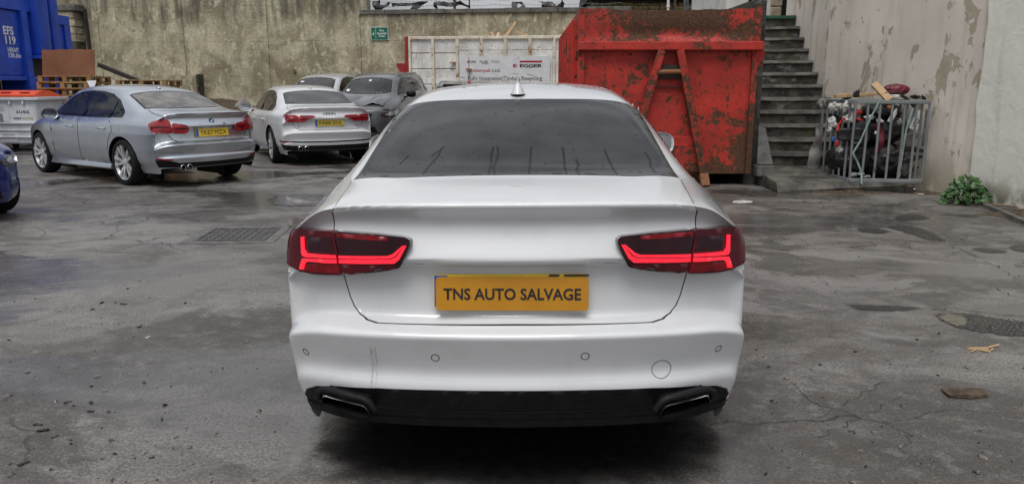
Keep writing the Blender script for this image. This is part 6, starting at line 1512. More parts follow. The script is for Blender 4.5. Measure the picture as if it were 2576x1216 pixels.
def grey_crossover():
    L_, H, Wd = .895, 1.093, .965; th = R(180 - 7); hd = Vector((-math.sin(th), math.cos(th), 0))
    wc = Vector((-3.50, 19.35, 0)); o = wc - hd * 3.55 * L_
    car = Car(hatch(L_, H, Wd), (o.x, o.y, gz(o.y - .8)), th, 'dark grey crossover with crumpled bonnet facing the white saloons', lv=2, name='grey_car', pitch=R(-3.0))
    P = M['grey_paint']; root = car.root
    front_fit(car, P, L_, H, [(-2.20, .66), (-2.62, .64), (-2.72, .70), (-2.50, .80), (-2.18, .83)], [[(-.32, .56), (.32, .56), (.40, .74), (-.40, .74)], [(-.5, .30), (.5, .30), (.45, .44), (-.45, .44)]], sc([(-.62, 4.62), (-.68, 4.3), (-.70, 3.98), (-.35, 4.05), (0, 4.08), (.35, 4.05), (.70, 3.98), (.68, 4.3), (.62, 4.62), (0, 4.74)], Wd, L_))
    bn = [o_ for o_ in root.children if o_.name.startswith('bonnet')][0]
    for v in bn.data.vertices:                           # the dent: folded ridges across the bonnet
        x, y = v.co.x / Wd, v.co.y / L_; f = max(0, min(1, (y - 4.05) / .3)); v.co.z += f * (.055 * math.exp(-((x - .15 - (y - 4.3) * .5) / .10) ** 2) - .045 * math.exp(-((x + .12) / .12) ** 2) + .04 * math.exp(-((x + .42) / .12) ** 2) + .035 * max(0, y - 4.4) / .3)
    hw = [(.95, 1.02), (1.0, 1.12), (1.25, 1.25), (1.6, 1.32), (2.1, 1.345), (2.5, 1.352), (2.85, 1.325), (3.1, 1.26), (3.42, 1.115), (3.60, 1.005), (3.2, .995), (2.2, .995)]
    car.glass('side_window', sc(hw, L_, H), VL, M['glass_privacy'], .032, True, (0, 0, -1), .9, both=True)
    car.glass('windscreen', sc(WSCREEN, Wd, L_), VT, M['glass_clear'], .035, True, None, .95)
    cabin(root, .8, 3.6, 1.3, .5, 3.62 * L_, dz=.95 * H); seats(root, (2.42 * L_,), .55, 'cabin_cloth', 1.00 * H); seats(root, (1.3 * L_,), .55, 'cabin_cloth', 1.0 * H)
    for x, y, s in ((.50, 3.72, .09), (.02, 3.35, .06)):
        h, n = car.hit(VT, x * Wd, y * L_); m = MB(); m.prism([(-s / 2, -s * .6), (s / 2, -s * .6), (s / 2, s * .6), (-s / 2, s * .6)], .003, frame_mat(h + n * .004, (1, 0, 0), Vector((0, -1, .5)))); m.build('screen_sticker', M['sticker'], root)
    m = MB(); m.box((0, 3.22 * L_, 1.28 * H), (.24, .05, .07)); m.build('interior_mirror', M['black_plastic'], root, bevel=.015)
    for y in (.92, 3.57):
        for x in (-1, 1): add_wheel(root, x * .79 * Wd, y, .345, .22)
    for x in (-1, 1): add_mirror(root, x * .985 * Wd, 3.20 * L_, 1.0 * H, P, housing=M['black_plastic'])
    for x in (-1, 1):
        pts = [(x * .56 * Wd, y * L_, car.hit(VT, x * .56 * Wd, y * L_)[0].z + .03) for y in np.linspace(.7, 2.9, 12)]; pts = [(pts[0][0], pts[0][1], pts[0][2] - .03)] + pts + [(pts[-1][0], pts[-1][1] + .03, pts[-1][2] - .04)]; m = MB(); m.tube(pts, .014, 8); m.build('roof_rail', M['dark_chrome'], root, smooth=50)
    car.finish(P, ((.92, .345), (3.57, .345)), .385)
grey_crossover()
def pale_coupe():
    L_, H, Wd = .93, .975, .955; th = R(180 - 7); hd = Vector((-math.sin(th), math.cos(th), 0)); o = Vector((-5.50, 22.0, 0)) - hd * 3.55 * L_
    car = Car(scaled(L_, H, Wd), (o.x, o.y, gz(o.y - .8)), th, 'pale silver car by the concrete wall behind the white saloons', lv=2, name='pale_silver_car', pitch=R(-3.0))
    P = M['pale_silver_paint']; root = car.root
    front_fit(car, P, L_, H, [(-2.20, .62), (-2.62, .58), (-2.72, .64), (-2.50, .72), (-2.18, .74)], [[(-.42, .50), (.42, .50), (.46, .62), (-.46, .62)]], sc([(-.60, 4.62), (-.68, 4.3), (-.70, 3.98), (0, 4.08), (.70, 3.98), (.68, 4.3), (.60, 4.62), (0, 4.74)], Wd, L_))
    h, n = car.hit(VT, .42 * Wd, 3.42 * L_); m = MB(); m.prism([(-.05, -.04), (.05, -.04), (.05, .04), (-.05, .04)], .003, frame_mat(h + n * .004, (1, 0, 0), Vector((0, -1, .5)))); m.build('screen_sticker', M['sticker'], root)
    sedan_fit(car, P, L_, H, Wd, 'glass_privacy', 'glass_privacy', 'glass_clear', (1.02, 3.78), .325, fin=False)
pale_coupe()
def dark_estate():
    L_, H, Wd = .95, 1.042, .965
    car = Car(hatch(L_, H, Wd), (-.72, 12.5, 0), R(-3), 'black estate car with roof rails, mostly behind the large white saloon', lv=2, name='black_car')
    P = M['black_paint']; root = car.root; vc = View('zc', 0, .95)
    for x in (-1, 1):
        pts = [(x * .55 * Wd, y * L_, car.hit(VT, x * .55 * Wd, y * L_)[0].z + .035) for y in np.linspace(.5, 2.9, 14)]; pts = [(pts[0][0], pts[0][1] - .04, pts[0][2] - .04)] + pts + [(pts[-1][0], pts[-1][1] + .04, pts[-1][2] - .04)]; m = MB(); m.tube(pts, .016, 8); m.build('roof_rail', M['chrome'], root, smooth=50)
    h, n = car.hit(VT, 0, .36); m = MB(); m.tube([(0, .36, h.z), (0, .33, h.z + .40)], .006, 6); m.lathe([(0, .03), (.02, .02), (.035, .0)], 12, Matrix.Translation((0, .36, h.z))); m.build('roof_aerial', M['red_dark_paint'], root, smooth=50)
    MB().span((-.40, .10, 1.352 * H), (.40, .22, 1.385 * H)).build('roof_spoiler', M['black_gloss'], root, bevel=.012); MB().span((-.14, .092, 1.36 * H), (.14, .102, 1.375 * H)).build('high_brake_lamp', M['red_reflector'], root)
    car.patch('rear_window', [(-.52, 1.06), (.52, 1.06), (.46, 1.36), (-.46, 1.36)], VR, M['glass_dark'], off=.004, sp=.06, fl=.006)
    car.patch('tail_lamp', [(-1.10, .80), (-.72, .80), (-.72, .96), (-1.05, .98)], vc, M['lens_red'], off=.008, sp=.05, fl=.01, both=True)
    hh, n = car.hit(VR, 0, .80); plate(root, (0, hh.y - .012, .80), (1, 0, 0), (0, .05, 1), None, M['plate_yellow_bright'], band=False)
    hw = [(.55, 1.02), (.62, 1.18), (.9, 1.30), (1.6, 1.335), (2.1, 1.345), (2.5, 1.352), (2.85, 1.325), (3.1, 1.26), (3.42, 1.115), (3.60, 1.005), (2.2, .995)]
    car.glass('side_window', sc(hw, L_, H), VL, M['glass_dark'], .03, False, (0, 0, -1), both=True); car.glass('windscreen', sc(WSCREEN, Wd, L_), VT, M['glass_dark'], .03, False)
    for y in (1.0, 3.80):
        for x in (-1, 1): add_wheel(root, x * .79 * Wd, y, .33, .22)
    for x in (-1, 1): add_mirror(root, x * .985 * Wd, 3.2 * L_, 1.0 * H, P)
    car.finish(P, ((1.0, .33), (3.80, .33)), .372)
dark_estate()
def blue_car():
    L_, H, Wd = .93, .97, .96
    car = Car(scaled(L_, H, Wd, fplan=(.16, .26)), (-9.66, 9.76, 0), R(-116.7), 'dark blue car with lit headlamp, only its nose beside the silver saloon', lv=2, name='blue_car')
    P = M['blue_car_paint']; root = car.root; vf = View('zc', 0, 3.4 * L_)
    lamp = [(-2.28, .600), (-2.62, .565), (-2.78, .580), (-2.80, .650), (-2.60, .690), (-2.24, .700)]
    front_fit(car, P, L_, H, lamp, [[(-.36, .50), (-.05, .48), (-.05, .68), (-.32, .69)], [(.05, .48), (.36, .50), (.32, .69), (.05, .68)], [(-.45, .25), (.45, .25), (.40, .36), (-.40, .36)]], sc([(-.62, 4.58), (-.68, 4.3), (-.70, 3.98), (0, 4.08), (.70, 3.98), (.68, 4.3), (.62, 4.58), (0, 4.72)], Wd, L_))
    for q in ([(-2.50, .27), (-2.18, .26), (-2.22, .42), (-2.48, .40)],): car.patch('air_intake', q, vf, M['black_plastic'], off=.004, sp=.04, fl=.01, both=True)
    r = car.patch('daylight_ring', [(-2.44 + .09 * math.cos(a), .628 + .035 * math.sin(a)) for a in np.linspace(0, 2 * math.pi, 14, endpoint=False)], vf, M['lamp_white'], off=.014, sp=.02, fl=.003, holes=[[(-2.44 + .06 * math.cos(a), .628 + .022 * math.sin(a)) for a in np.linspace(0, 2 * math.pi, 14, endpoint=False)]], both=True)
    for k in range(7):
        for sx in (-1, 1): 
            x = sx * (.085 + k * .04); h, n = car.hit(VF_, x, .585); m = MB(); m.bar((x, h.y + .012, .50), (x, h.y + .004, .67), .010, .012); m.build('grille_bar', M['chrome'], root)
    sedan_fit(car, P, L_, H, Wd, 'glass_dark', 'glass_dark', 'glass_dark', (1.02, 3.80), .33, see=False, fin=False)
blue_car()
# ------------------------------------------------------------------ caged rubbish by the stairs
cg = zc(3150, 300, 2.2114)
def cpt(x, y, Y): (a, b), = cg((x, y)); return yp(a, b, Y)
CA, CB, CC, CD = Vector((4.60, 10.44, 0)), Vector((5.52, 10.32, 0)), Vector((4.53, 11.36, 0)), Vector((5.40, 11.24, 0))
def cage():
    root = empty('steel_cage', (CA.x, CA.y, .16), 0, 'galvanised barred steel cage crammed with rubbish beside the rendered wall', 'cage'); G = M['galvanised']; o = Vector((CA.x, CA.y, .16))
    for a, b in ((CA, CB), (CC, CA), (CC, CD), (CB, CD)):
        for z, w in ((0.0, .05), (1.05, .05)):
            m = MB(); m.bar(a - o + Vector((0, 0, .16 + z)), b - o + Vector((0, 0, .16 + z)), w, w); m.build('rail', G, root, bevel=.006, seg=1)
        n = 6
        for k in range(n + 1):
            if k == n and (a, b) not in ((CA, CB), ): continue
            p = a.lerp(b, k / n) - o + Vector((0, 0, .16)); m = MB(); m.tube([p, p + Vector((random.uniform(-.01, .01), 0, .52)), p + Vector((0, 0, 1.05))], .017, 8); m.build('bar', G, root, smooth=50)
    for u in (.33, .70): p = CA.lerp(CB, u) - o; MB().box((p.x, p.y - .027, .165 - .0 + .0), (.03, .008, .055)).build('clip', M['chrome'], root)
    pr = empty('cage_pallet', ((CA.x + CD.x) / 2, (CA.y + CD.y) / 2, 0), math.atan2(CB.y - CA.y, CB.x - CA.x), 'dark broken pallet under the steel cage', 'pallet')
    for y in (-.42, -.14, .14, .42): MB().box((0, y, .121), (.98, .13, .022)).build('deck_board', M['old_wood'], pr, bevel=.004, seg=1)
    for x in (-.43, 0, .43):
        MB().box((x, 0, .100), (.10, .96, .02)).build('stringer', M['old_wood'], pr)
        for y in (-.42, 0, .42): MB().box((x, y, .045), (.11, .12, .09)).build('block', M['dark_timber'], pr, bevel=.006, seg=1)
cage()
def col(name, c, rough=.5, var=.3, **k): return simple(name, c, rough, var, 9, .25, **k)
col('rag_white', (.50, .485, .46)); col('bin_bag', (.010, .010, .011), .35); col('scrap_red', (.48, .018, .015)); col('rag_maroon', (.13, .008, .022)); col('trim_black', (.016, .016, .017), .45); col('panel_grey', (.16, .15, .135)); col('scrap_blue', (.02, .08, .28)); col('poly_grey', (.20, .185, .17), .45, Alpha=.72); col('strap_green', (.22, .30, .26), .5); col('scrap_orange', (.55, .17, .04)); col('clear_plastic', (.36, .38, .40), .12)
def crumple(name, p, size, mat, lab, cat, seed, squash=(1, 1, 1), rough=.34, group=None, rot=0.0, sub=3):
    if mat in ('rag_white', 'poly_grey', 'clear_plastic'): sub = 2
    bm = bmesh.new(); bmesh.ops.create_icosphere(bm, subdivisions=sub, radius=1.0); rnd = random.Random(seed)
    bag = mat in ('bin_bag', 'rag_maroon', 'cover_concrete', 'rust_sheet')
    ax = [(Vector((rnd.uniform(-1, 1), rnd.uniform(-1, 1), rnd.uniform(-1, 1))).normalized() * rnd.uniform(2.2, 8.0), rnd.uniform(0, 6.28), rnd.uniform(.3, 1)) for _ in range(9)]
    for v in bm.verts:
        dd = sum(abs(math.sin(a.dot(v.co) + ph)) * w for a, ph, w in ax) / 9
        k = 1 - rough + rough * 2.2 * dd if bag else rnd.uniform(.45, 1.2) * (1 - .25 * abs(math.sin(ax[0][0].dot(v.co))))
        v.co = Vector((v.co.x * squash[0], v.co.y * squash[1], v.co.z * squash[2])) * size * k
    bmesh.ops.rotate(bm, verts=bm.verts, matrix=Matrix.Rotation(rot, 3, 'Y')); me = bpy.data.meshes.new(name); bm.to_mesh(me); bm.free(); shade(me, 16)
    o = link_mesh(name, me, M[mat]); o.location = p; return tag(o, lab, cat, group)
def sheet_piece(name, pts, Y, mat, lab, cat, th=.012, seed=0, amp=.015, tilt=0.0, group=None):
    P = [cpt(x, y, Y) for x, y in pts]; c = sum(P, Vector()) / len(P); u = densify([(p.x - c.x, p.z - c.z) for p in P], .03)
    A = np.array(u); lo, hi = A.min(0), A.max(0); G = np.array([(x, y) for x in np.arange(lo[0], hi[0], .03) for y in np.arange(lo[1], hi[1], .03)]); G = [tuple(q) for q in G[pts_in_poly(G, u)]]
    r = geometry.delaunay_2d_cdt([Vector(q) for q in u + G], [(i, (i + 1) % len(u)) for i in range(len(u))], [], 1, 1e-6)
    m = MB(); m.add([(v[0], amp * math.sin(v[0] * 31 + seed) + amp * .8 * math.sin(v[1] * 23 + seed * 2) + v[1] * tilt, v[1]) for v in r[0]], r[2])
    o = m.build(name, M[mat], None, smooth=60); o.location = c; o.modifiers.new('t', 'SOLIDIFY').thickness = th; return tag(o, lab, cat, group)
def rubbish():
    # dark bulk at the back of the cage
    for k, (u, v, z, s, sq) in enumerate(((.25, .55, .42, .30, (1, 1, .8)), (.7, .55, .40, .34, (1, 1, .75)), (.45, .6, .80, .30, (1.1, 1, .75)), (.8, .6, .82, .27, (1, 1, .9)), (.2, .6, .98, .22, (1, 1, .6)), (.62, .5, 1.08, .22, (1.2, 1, .5)))):
        p = CA.lerp(CB, u).lerp(CC.lerp(CD, u), v); crumple('black_bag', (p.x, p.y, z), s, 'bin_bag', 'bulging black refuse bag packed inside the steel cage', 'bag', 50 + k, sq, group='black bags in the cage')
    Y = 10.62
    for k, (x, y, s, sq, lab) in enumerate(((415, 270, .085, (1.2, .7, .8), 'crumpled white rag under the cage rim beside the hanging polythene'), (515, 278, .07, (1, .7, 1.1), 'crumpled white rag beside the first rag under the cage rim'), (400, 415, .085, (1, .7, 1.1), 'soft white rag bunched above the blue scrap in the cage'), (535, 395, .10, (1.25, .6, .8), 'large white paper bundle ringed by red plastic in the cage'), (460, 655, .06, (1, .6, 1.1), 'small white rag below the red scrap in the cage'), (375, 478, .05, (1, .7, 1), 'little white rag tucked behind the cage corner bars'), (725, 372, .06, (1.6, .6, .6), 'white wrapper lying above the black trim in the cage'), (820, 405, .06, (1.5, .6, .6), 'crushed white carton near the maroon rag in the cage'), (605, 598, .04, (1.2, .6, .6), 'white card scrap below the long black trim in the cage'), (575, 880, .07, (1.3, .6, .6), 'pale plastic scrap on the cage floor'), (700, 895, .06, (1.3, .6, .4), 'white tube scrap lying on the cage floor'), (650, 870, .06, (1.2, .6, .6), 'bluish plastic scrap on the cage floor'))):
        q = cpt(x, y, Y); crumple('white_rag', q, s, 'rag_white' if k < 9 else 'clear_plastic', lab, 'rag', 80 + k, sq, .42)
    for k, (pts, lab) in enumerate((([(610, 320), (650, 305), (672, 335), (630, 350), (560, 345)], 'torn red plastic piece above the white paper bundle'), ([(430, 500), (450, 430), (500, 375), (515, 385), (470, 440), (452, 500)], 'curved red plastic strip hugging the white paper bundle'), ([(428, 580), (445, 575), (460, 620), (440, 640), (425, 625)], 'small red scrap below the black trim in the cage'), ([(600, 355), (670, 400), (640, 410), (595, 380)], 'red and white wrapper flap beside the paper bundle'))):
        sheet_piece('red_scrap', pts, Y - .06, 'scrap_red', lab, 'plastic', .010, k)
    sheet_piece('black_trim', [(435, 500), (450, 470), (600, 458), (700, 470), (705, 570), (600, 590), (450, 578)], Y - .02, 'trim_black', 'long moulded black car trim across the middle of the cage', 'car part', .08, 1, .012)
    sheet_piece('black_bracket', [(660, 530), (700, 510), (720, 550), (690, 630), (640, 620)], Y - .12, 'trim_black', 'black plastic bracket with holes hanging behind a cage bar', 'car part', .03, 2, .004)
    sheet_piece('maroon_rag', [(765, 440), (810, 430), (850, 500), (845, 600), (820, 670), (760, 695), (800, 600), (800, 520)], Y - .06, 'rag_maroon', 'long maroon cloth hanging down inside the cage', 'cloth', .015, 3, .02)
    sheet_piece('door_lining', [(930, 400), (1050, 370), (1040, 560), (1010, 640), (930, 600)], Y + .10, 'panel_grey', 'dull grey plastic panel standing inside the cage', 'car part', .02, 4, .01)
    sheet_piece('pale_strut', [(1235, 300), (1265, 300), (1225, 620), (1195, 620)], Y + .02, 'poly_grey', 'pale grey strut upright in the cage corner by the wall', 'car part', .03, 5, .003)
    sheet_piece('pale_bracket', [(1050, 520), (1180, 515), (1185, 560), (1110, 565), (1100, 640), (1050, 640)], Y - .02, 'poly_grey', 'pale angular bracket below the discarded white plate', 'car part', .03, 6, .004)
    for k, (pts, lab) in enumerate((([(900, 700), (1000, 640), (1120, 630), (1200, 660), (1190, 690), (1050, 670), (930, 720)], 'upper curved black bumper strip low in the cage'), ([(860, 820), (1000, 740), (1180, 700), (1190, 730), (1020, 780), (880, 850)], 'lower curved black bumper strip low in the cage'), ([(1000, 890), (1130, 800), (1150, 815), (1020, 905)], 'short black strip slanting up from the cage floor'))):
        sheet_piece('bumper_strip', pts, Y - .04, 'trim_black', lab, 'car part', .04, 7 + k, .006)
    sheet_piece('blue_scrap', [(385, 550), (425, 545), (425, 580), (390, 590)], Y, 'scrap_blue', 'small blue plastic scrap behind the cage corner bars', 'plastic', .02, 9, .006)
    sheet_piece('orange_scrap', [(880, 270), (930, 275), (925, 298), (885, 300)], Y - .04, 'scrap_orange', 'orange plastic scrap under the cage rim', 'plastic', .01, 9, .006)
    q = cpt(930, 365, Y); m = MB(); m.lathe([(0, -.09), (.035, -.09), (.035, .05), (.015, .09), (.015, .11), (0, .11)], 14, Matrix.Rotation(R(25), 4, 'Y')); o = m.build('plastic_bottle', M['clear_plastic'], None, smooth=50); o.location = q; tag(o, 'clear plastic bottle leaning inside the cage', 'bottle')
    q = cpt(783, 512, Y - .1); m = MB(); m.lathe([(0, -.025), (.018, -.018), (.025, 0), (.018, .018), (0, .025)], 14); o = m.build('white_ball', M['print_white'], None, smooth=60); o.location = q; tag(o, 'small white round knob beside the maroon cloth', 'knob')
    # discarded plate
    q = cpt(1135, 420, Y - .14); up = Vector((-.42, 0, 1)); r_ = empty('discarded_plate', q, 0, 'discarded white number plate reading YD stuck upright in the cage', 'number plate')
    rt = Vector((.34, 0, .94)); u2 = Vector((-.94, 0, .34)); Mx = frame_mat(Vector((0, 0, 0)), rt, u2)
    MB().prism([(-.10, -.055), (.16, -.055), (.16, .055), (-.10, .055)], .006, Mx).build('plate', M['plate_white'], r_, bevel=.002, seg=1); text_mesh('YD', .07, Mx @ Matrix.Translation((-.01, -.035, .007)), 'lettering', M['ink_black'], r_, .12, .012)
    # on top
    def plank(a, b, w, th, Y1, Y2, lab, mat='new_timber'):
        A, B = cpt(*a, Y1), cpt(*b, Y2); m = MB(); m.bar((0, 0, 0), B - A, w, th, up=(0, 1, 0)); o = m.build('timber_plank', M[mat], None, bevel=.005, seg=1); o.location = A; tag(o, lab, 'timber')
    plank((420, 188), (620, 175), .055, .09, 10.75, 10.8, 'short timber block lying on the cage rubbish by the black plate'); plank((600, 182), (800, 165), .045, .05, 10.9, 11.0, 'long pale batten lying across the cage rubbish'); plank((905, 225), (765, 75), .095, .05, 10.55, 10.75, 'thick pale plank sticking up out of the cage')
    crumple('maroon_bag', cpt(960, 135, 10.85), .15, 'rag_maroon', 'dark maroon cloth bundle on top of the cage', 'cloth', 5, (1.25, .8, .62), .3)
    sheet_piece('white_tray', [(895, 170), (990, 175), (970, 205), (925, 212)], 10.6, 'rag_white', 'white foam tray lying on the cage rim', 'tray', .03, 2, .006); sheet_piece('black_plate', [(585, 150), (635, 125), (638, 195), (600, 200), (583, 195)], 10.7, 'trim_black', 'upright black plastic flap on top of the cage', 'car part', .01, 2, .004)
    sheet_piece('black_flap', [(1185, 170), (1245, 220), (1215, 225), (1190, 215)], 10.7, 'trim_black', 'pointed black flap at the wall side of the cage top', 'car part', .01, 2, .004); sheet_piece('grey_strip', [(870, 150), (1000, 155), (1060, 195), (1140, 270), (1110, 285), (1040, 215), (990, 180)], 10.58, 'trim_black', 'bent dark strip draped over the cage rim', 'car part', .015, 3, .006)
    crumple('black_cable', cpt(1130, 195, 10.7), .07, 'trim_black', 'black coil of cable on the cage top near the wall', 'cable', 6, (1.3, .8, .5), .4); crumple('black_scrap', cpt(520, 200, 10.8), .06, 'trim_black', 'black lump of foam beside the timber block on the cage', 'foam', 7, (1.2, .8, .6), .4)
    # polythene hanging outside the corner
    sheet_piece('polythene_sheet', [(255, 430), (300, 440), (290, 560), (295, 700), (285, 830), (200, 840), (178, 790), (195, 690), (230, 600), (245, 520)], 10.95, 'poly_grey', 'dirty grey polythene hanging outside the cage towards the stairs', 'polythene', .004, 4, .022)
    crumple('polythene_bundle', cpt(310, 250, 10.95), .09, 'poly_grey', 'bunched grey polythene at the cage top corner by the stairs', 'polythene', 9, (.9, .8, 1.1), .4)
    # green strap trailing to the ground
    pts = [cpt(825, 210, 10.36), cpt(740, 370, 10.38), cpt(640, 590, 10.39), cpt(578, 690, 10.37), cpt(620, 770, 10.37), cpt(655, 860, 10.36), cpt(655, 960, 10.30)]; g0 = gp(*cg((600, 1025))[0]); pts += [Vector((g0.x, g0.y, .015))] + [Vector((q.x, q.y, .012)) for q in (gp(*cg((450, 1040))[0]), gp(*cg((280, 1030))[0]), gp(*cg((130, 1015))[0]))]
    m = MB()
    for a, b in zip(pts, pts[1:]): m.bar(a - pts[0], b - pts[0] + (b - a) * .02, .022, .006, up=(0, 1, .2))
    o = m.build('green_strap', M['strap_green']); o.location = pts[0]; tag(o, 'pale green packing strap trailing from the cage to the ground', 'strap')
    pts = [cpt(1110, 290, 10.33), cpt(1050, 490, 10.34), cpt(1015, 700, 10.35), cpt(985, 900, 10.35)]; m = MB()
    for a, b in zip(pts, pts[1:]): m.bar(a - pts[0], b - pts[0] + (b - a) * .02, .026, .006, up=(0, 1, .2))
    o = m.build('green_strap', M['strap_green']); o.location = pts[0]; tag(o, 'pale green strap running down a cage bar beside the discarded plate', 'strap')
rubbish()
# ---- litter along the foot of the cage and wall
def litter():
    g = lambda x, y: gp(*cg((x, y))[0])
    p = g(165, 985); m = MB(); m.box((0, 0, .035), (.14, .08, .07)); o = m.build('white_carton', M['rag_white'], None, bevel=.012); o.location = p; o.rotation_euler.z = .3; tag(o, 'white carton lying on the ground before the landing', 'carton')
    for k, (x, y, s, mt, lab, cat, sq) in enumerate(((150, 925, .035, 'rag_white', 'small white paper scrap before the stair landing', 'paper', (1.4, 1, .4)), (308, 935, .09, 'cover_concrete', 'pale lump of stone at the cage corner', 'stone', (1, .8, .9)), (370, 985, .05, 'rag_white', 'flattened white scrap beside the stone lump', 'paper', (1.5, 1, .25)), (585, 1000, .07, 'cover_concrete', 'grey brick bat under the cage front', 'stone', (1.2, .7, .6)), (1290, 1020, .085, 'rag_white', 'crumpled white plastic bag by the rendered wall', 'bag', (1.1, .8, 1.0)), (1005, 1020, .08, 'old_wood', 'brown rotten wood chunk under the cage side', 'wood', (1.3, .8, .6)), (1410, 1010, .10, 'rust_sheet', 'rusty brown clod of earth beside the green weed', 'earth', (1, .8, .9)), (1180, 1062, .045, 'rag_white', 'torn white paper near the drinks can', 'paper', (1.6, 1, .3)), (1480, 1118, .022, 'scrap_red', 'tiny red scrap before the green weed', 'plastic', (1.3, 1, .5)))):
        p = g(x, y); crumple('litter_piece', (p.x, p.y, s * sq[2] * .7), s, mt, lab, cat, 200 + k, sq, .35, sub=2)
    p = g(1090, 1040); m = MB(); m.lathe([(0, -.06), (.028, -.06), (.033, -.05), (.033, .05), (.026, .06), (0, .058)], 16, Matrix.Rotation(R(80), 4, 'Y') @ Matrix.Rotation(.4, 4, 'X')); o = m.build('drinks_can', M['dark_chrome'], None, smooth=40); o.location = (p.x, p.y, .035); tag(o, 'crushed silver drinks can by the rendered wall', 'can')
    p = gp(1866, 509); m = MB(); m.prism([(-.13, -.03), (-.05, -.09), (.10, -.07), (.13, .0), (.05, .08), (-.07, .07)], .012, Matrix.Translation((0, 0, .004))); o = m.build('paper_sheet', M['rag_white'], None, jitter=.006); o.location = p; tag(o, 'flat white paper lying on the open yard near the skip', 'paper')
    p = gp(2420, 990); m = MB(); m.prism([(-.09, -.05), (.0, -.06), (.10, -.04), (.11, .03), (.03, .05), (-.08, .04)], .012, Matrix.Translation((0, 0, .004))); o = m.build('card_scrap', M['leaf_litter'], None, jitter=.004); o.location = p; tag(o, 'torn brown cardboard lying on open tarmac', 'cardboard')
    rnd = random.Random(12)
    for k in range(9):
        p = gp(2470 + rnd.uniform(-32, 30), 879 + rnd.uniform(-7, 9)); m = MB(); m.box((0, 0, .006), (rnd.uniform(.05, .12), .008, .005)); o = m.build('wood_chip', M['new_timber']); o.location = p; o.rotation_euler = (0, rnd.uniform(-.1, .1), rnd.uniform(-.9, .9)); tag(o, 'yellow wood splinter scattered beside the pothole', 'wood chip', 'splinters by the pothole')
    for k, (px, py, a, b) in enumerate(((2495, 516, .35, .10), (2530, 522, .5, .06), (2560, 530, .4, .12), (2550, 521, .45, .02))):
        p = gp(px, py); m = MB(); m.tube([(-a / 2, 0, .012), (0, b * .2, .018), (a / 2, b, .012)], .010, 6); o = m.build('twig', M['old_wood']); o.location = p; o.rotation_euler.z = -.9 + k * .12; tag(o, 'dry brown twig lying at the cream wall foot', 'twig', 'twigs at the cream wall')
    # kerb edge running out of frame
    a, b = gp(2477, 520), gp(2640, 590); m = MB(); m.bar((0, 0, .02), b - a + Vector((0, 0, .02)), .06, .05); o = m.build('kerb_edge', M['coping_stone'], None, bevel=.008); o.location = a; tag(o, kind='structure')
    heap('soil_strip', 2555, 540, 1.1, .5, .05, 'leaf_litter', 'dark strip of soil between kerb edge and cream wall', 'soil', 6)
    heap('leaf_drift', 2140, 484, 1.9, .35, .05, 'leaf_litter', 'drift of leaves and dirt along the cage pallet', 'litter', 8); heap('leaf_drift', 2010, 452, .9, .3, .05, 'leaf_litter', 'small drift of leaves before the stair landing', 'litter', 9); heap('leaf_drift', 2330, 487, .7, .3, .05, 'leaf_litter', 'leaf drift with rust crumbs beside the green weed', 'litter', 10)
    # grit and bits over the yard
    m = MB()
    for k in range(420):
        while True:
            px, py = rnd.uniform(0, 2575), 430 + 786 * rnd.random() ** .7
            if not (700 < px < 1880 and py > 440): break
        p = gp(px, py); s = rnd.choice((.002, .003, .003, .004, .006, .009)); a = rnd.uniform(0, 3); c, q = math.cos(a), math.sin(a); e = rnd.uniform(.6, 2.6)
        vs = [(p.x + (x * c * e - y * q) * s, p.y + (x * q * e + y * c) * s, .001 + z * s) for x, y, z in ((-1, -.6, 0), (1, -.8, 0), (.9, .8, 0), (-.8, .9, 0), (-.5, -.3, .9), (.6, -.4, .7), (.4, .5, .8), (-.4, .4, 1))]
        m.add(vs, [(4, 5, 6, 7), (0, 1, 5, 4), (1, 2, 6, 5), (2, 3, 7, 6), (3, 0, 4, 7)])
    o = m.build('grit', M['grit']); tag(o, 'loose grit and chips scattered over the tarmac', 'grit', kind='stuff')
    for k, (px, py) in enumerate(((138, 1098), (95, 1068), (108, 1082), (372, 848), (350, 822), (310, 765), (255, 762), (60, 1165), (228, 1034), (590, 640))):
        p = gp(px, py); s = rnd.uniform(.010, .018); m = MB(); m.box((0, 0, s * .2), (s * 2.6, s, s * .35)); o = m.build('dark_chip', M['trim_black'] if k != 3 and k != 9 else M['rag_white'], None, bevel=.003, seg=1, jitter=.003); o.location = p; o.rotation_euler.z = rnd.uniform(0, 3)
        tag(o, 'small chip of black plastic lying on the damp tarmac' if k not in (3, 9) else 'small white fleck lying on the damp tarmac', 'debris', 'black chips on the tarmac' if k not in (3, 9) else 'white flecks on the tarmac')
t = NT('grit'); v = t.pos(); M['grit'] = t.done(t.mix(t.ramp(t.noise(v, 30, 2), .4, .6), (.012, .012, .012), (.20, .18, .16)), .8)
litter()
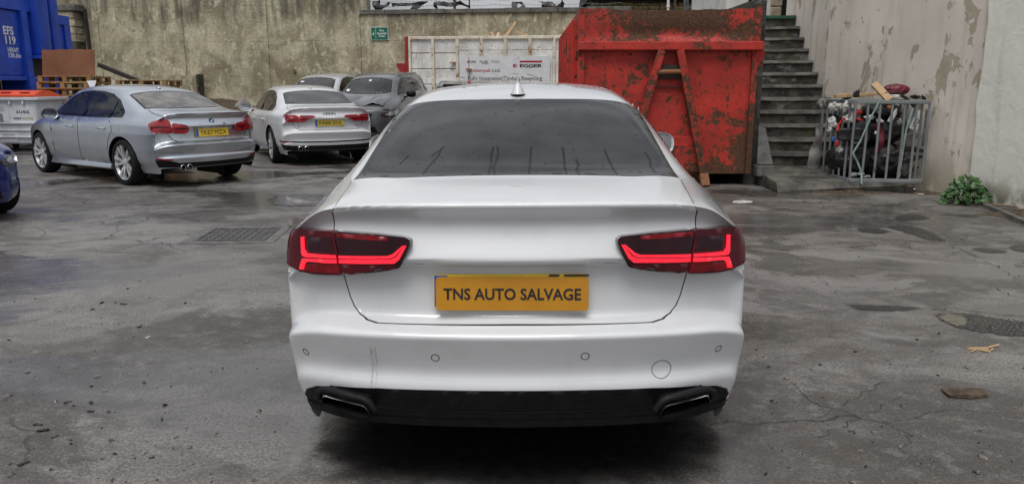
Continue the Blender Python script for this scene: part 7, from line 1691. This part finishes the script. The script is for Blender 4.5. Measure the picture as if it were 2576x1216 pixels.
# ---- leafy weed at the wall corner
def weed():
    c = gp(2427, 512); root = empty('green_weed', (c.x, c.y, 0), 0, 'bushy green weed growing at the foot of the cream wall', 'plant')
    t = NT('weed_leaf'); rnd_ = t.n('ShaderNodeObjectInfo').outputs['Random']; v = t.obj()
    c1 = t.mix(rnd_, (.016, .060, .010), (.050, .13, .022)); M['weed_leaf'] = t.done(t.mix(t.ramp(t.noise(v, 30, 4), .3, .7, 0, .4), c1, (.02, .06, .015)), .45)
    rnd = random.Random(21); variants = []
    for q in range(3):
        n = 9; vs = [(0, 0, 0)]
        for ring_ in (.55, 1.0):
            for a in range(n):
                th = 2 * math.pi * a / n; r = ring_ * (1 - .12 * math.cos(th)) * rnd.uniform(.93, 1.07); vs.append((r * math.cos(th), r * math.sin(th), .10 * ring_ - .22 * ring_ ** 2 + rnd.uniform(-.05, .05)))
        fs = [(0, 1 + a, 1 + (a + 1) % n) for a in range(n)] + [(1 + a, 1 + n + a, 1 + n + (a + 1) % n, 1 + (a + 1) % n) for a in range(n)]
        m = MB(); m.add(vs, fs); me = m.mesh('leaf'); me.materials.append(M['weed_leaf']); shade(me, 179); variants.append(me)
    sm = MB()
    for k in range(290):
        a = rnd.uniform(0, 6.28); r = rnd.random() ** .5; x, y = r * .31 * math.cos(a), r * .22 * math.sin(a); z = (.30 * (1 - r ** 2.2) + .03) * rnd.uniform(.55, 1.1)
        o = link_mesh('leaf', variants[k % 3], None, root); o.location = (x, y, z); s = rnd.uniform(.018, .036); o.scale = (s, s, s)
        o.rotation_euler = (rnd.uniform(-.5, .5) + .7, rnd.uniform(-.5, .5) + x * 1.6, rnd.uniform(-.8, .8))
        if k % 4 == 0: sm.tube([(x * .2, y * .2, 0), (x * .7, y * .7, z * .6), (x, y, z)], .003, 4)
    sm.build('stems', M['weed_leaf'], root)
weed()
# broken slab leaning between skip and stairs
p = yp(1906, 395, 11.35); m = MB(); m.prism([(-.10, 0), (.13, 0), (.10, .12), (.02, .52), (-.08, .56)], .06, frame_mat(Vector((0, 0, 0)), (1, 0, 0), (0, .2, 1))); o = m.build('broken_slab', M['cover_concrete'], None, bevel=.008); o.location = (p.x, p.y - .25, .30); tag(o, 'broken grey paving slab leaning beside the red skip', 'slab')
m = MB(); m.box((0, 0, .08), (.26, .2, .16)); o = m.build('stone_block', M['cover_concrete'], None, bevel=.02); o.location = (p.x + .02, p.y - .25, .14); tag(o, 'rough grey stone block under the leaning slab', 'stone')
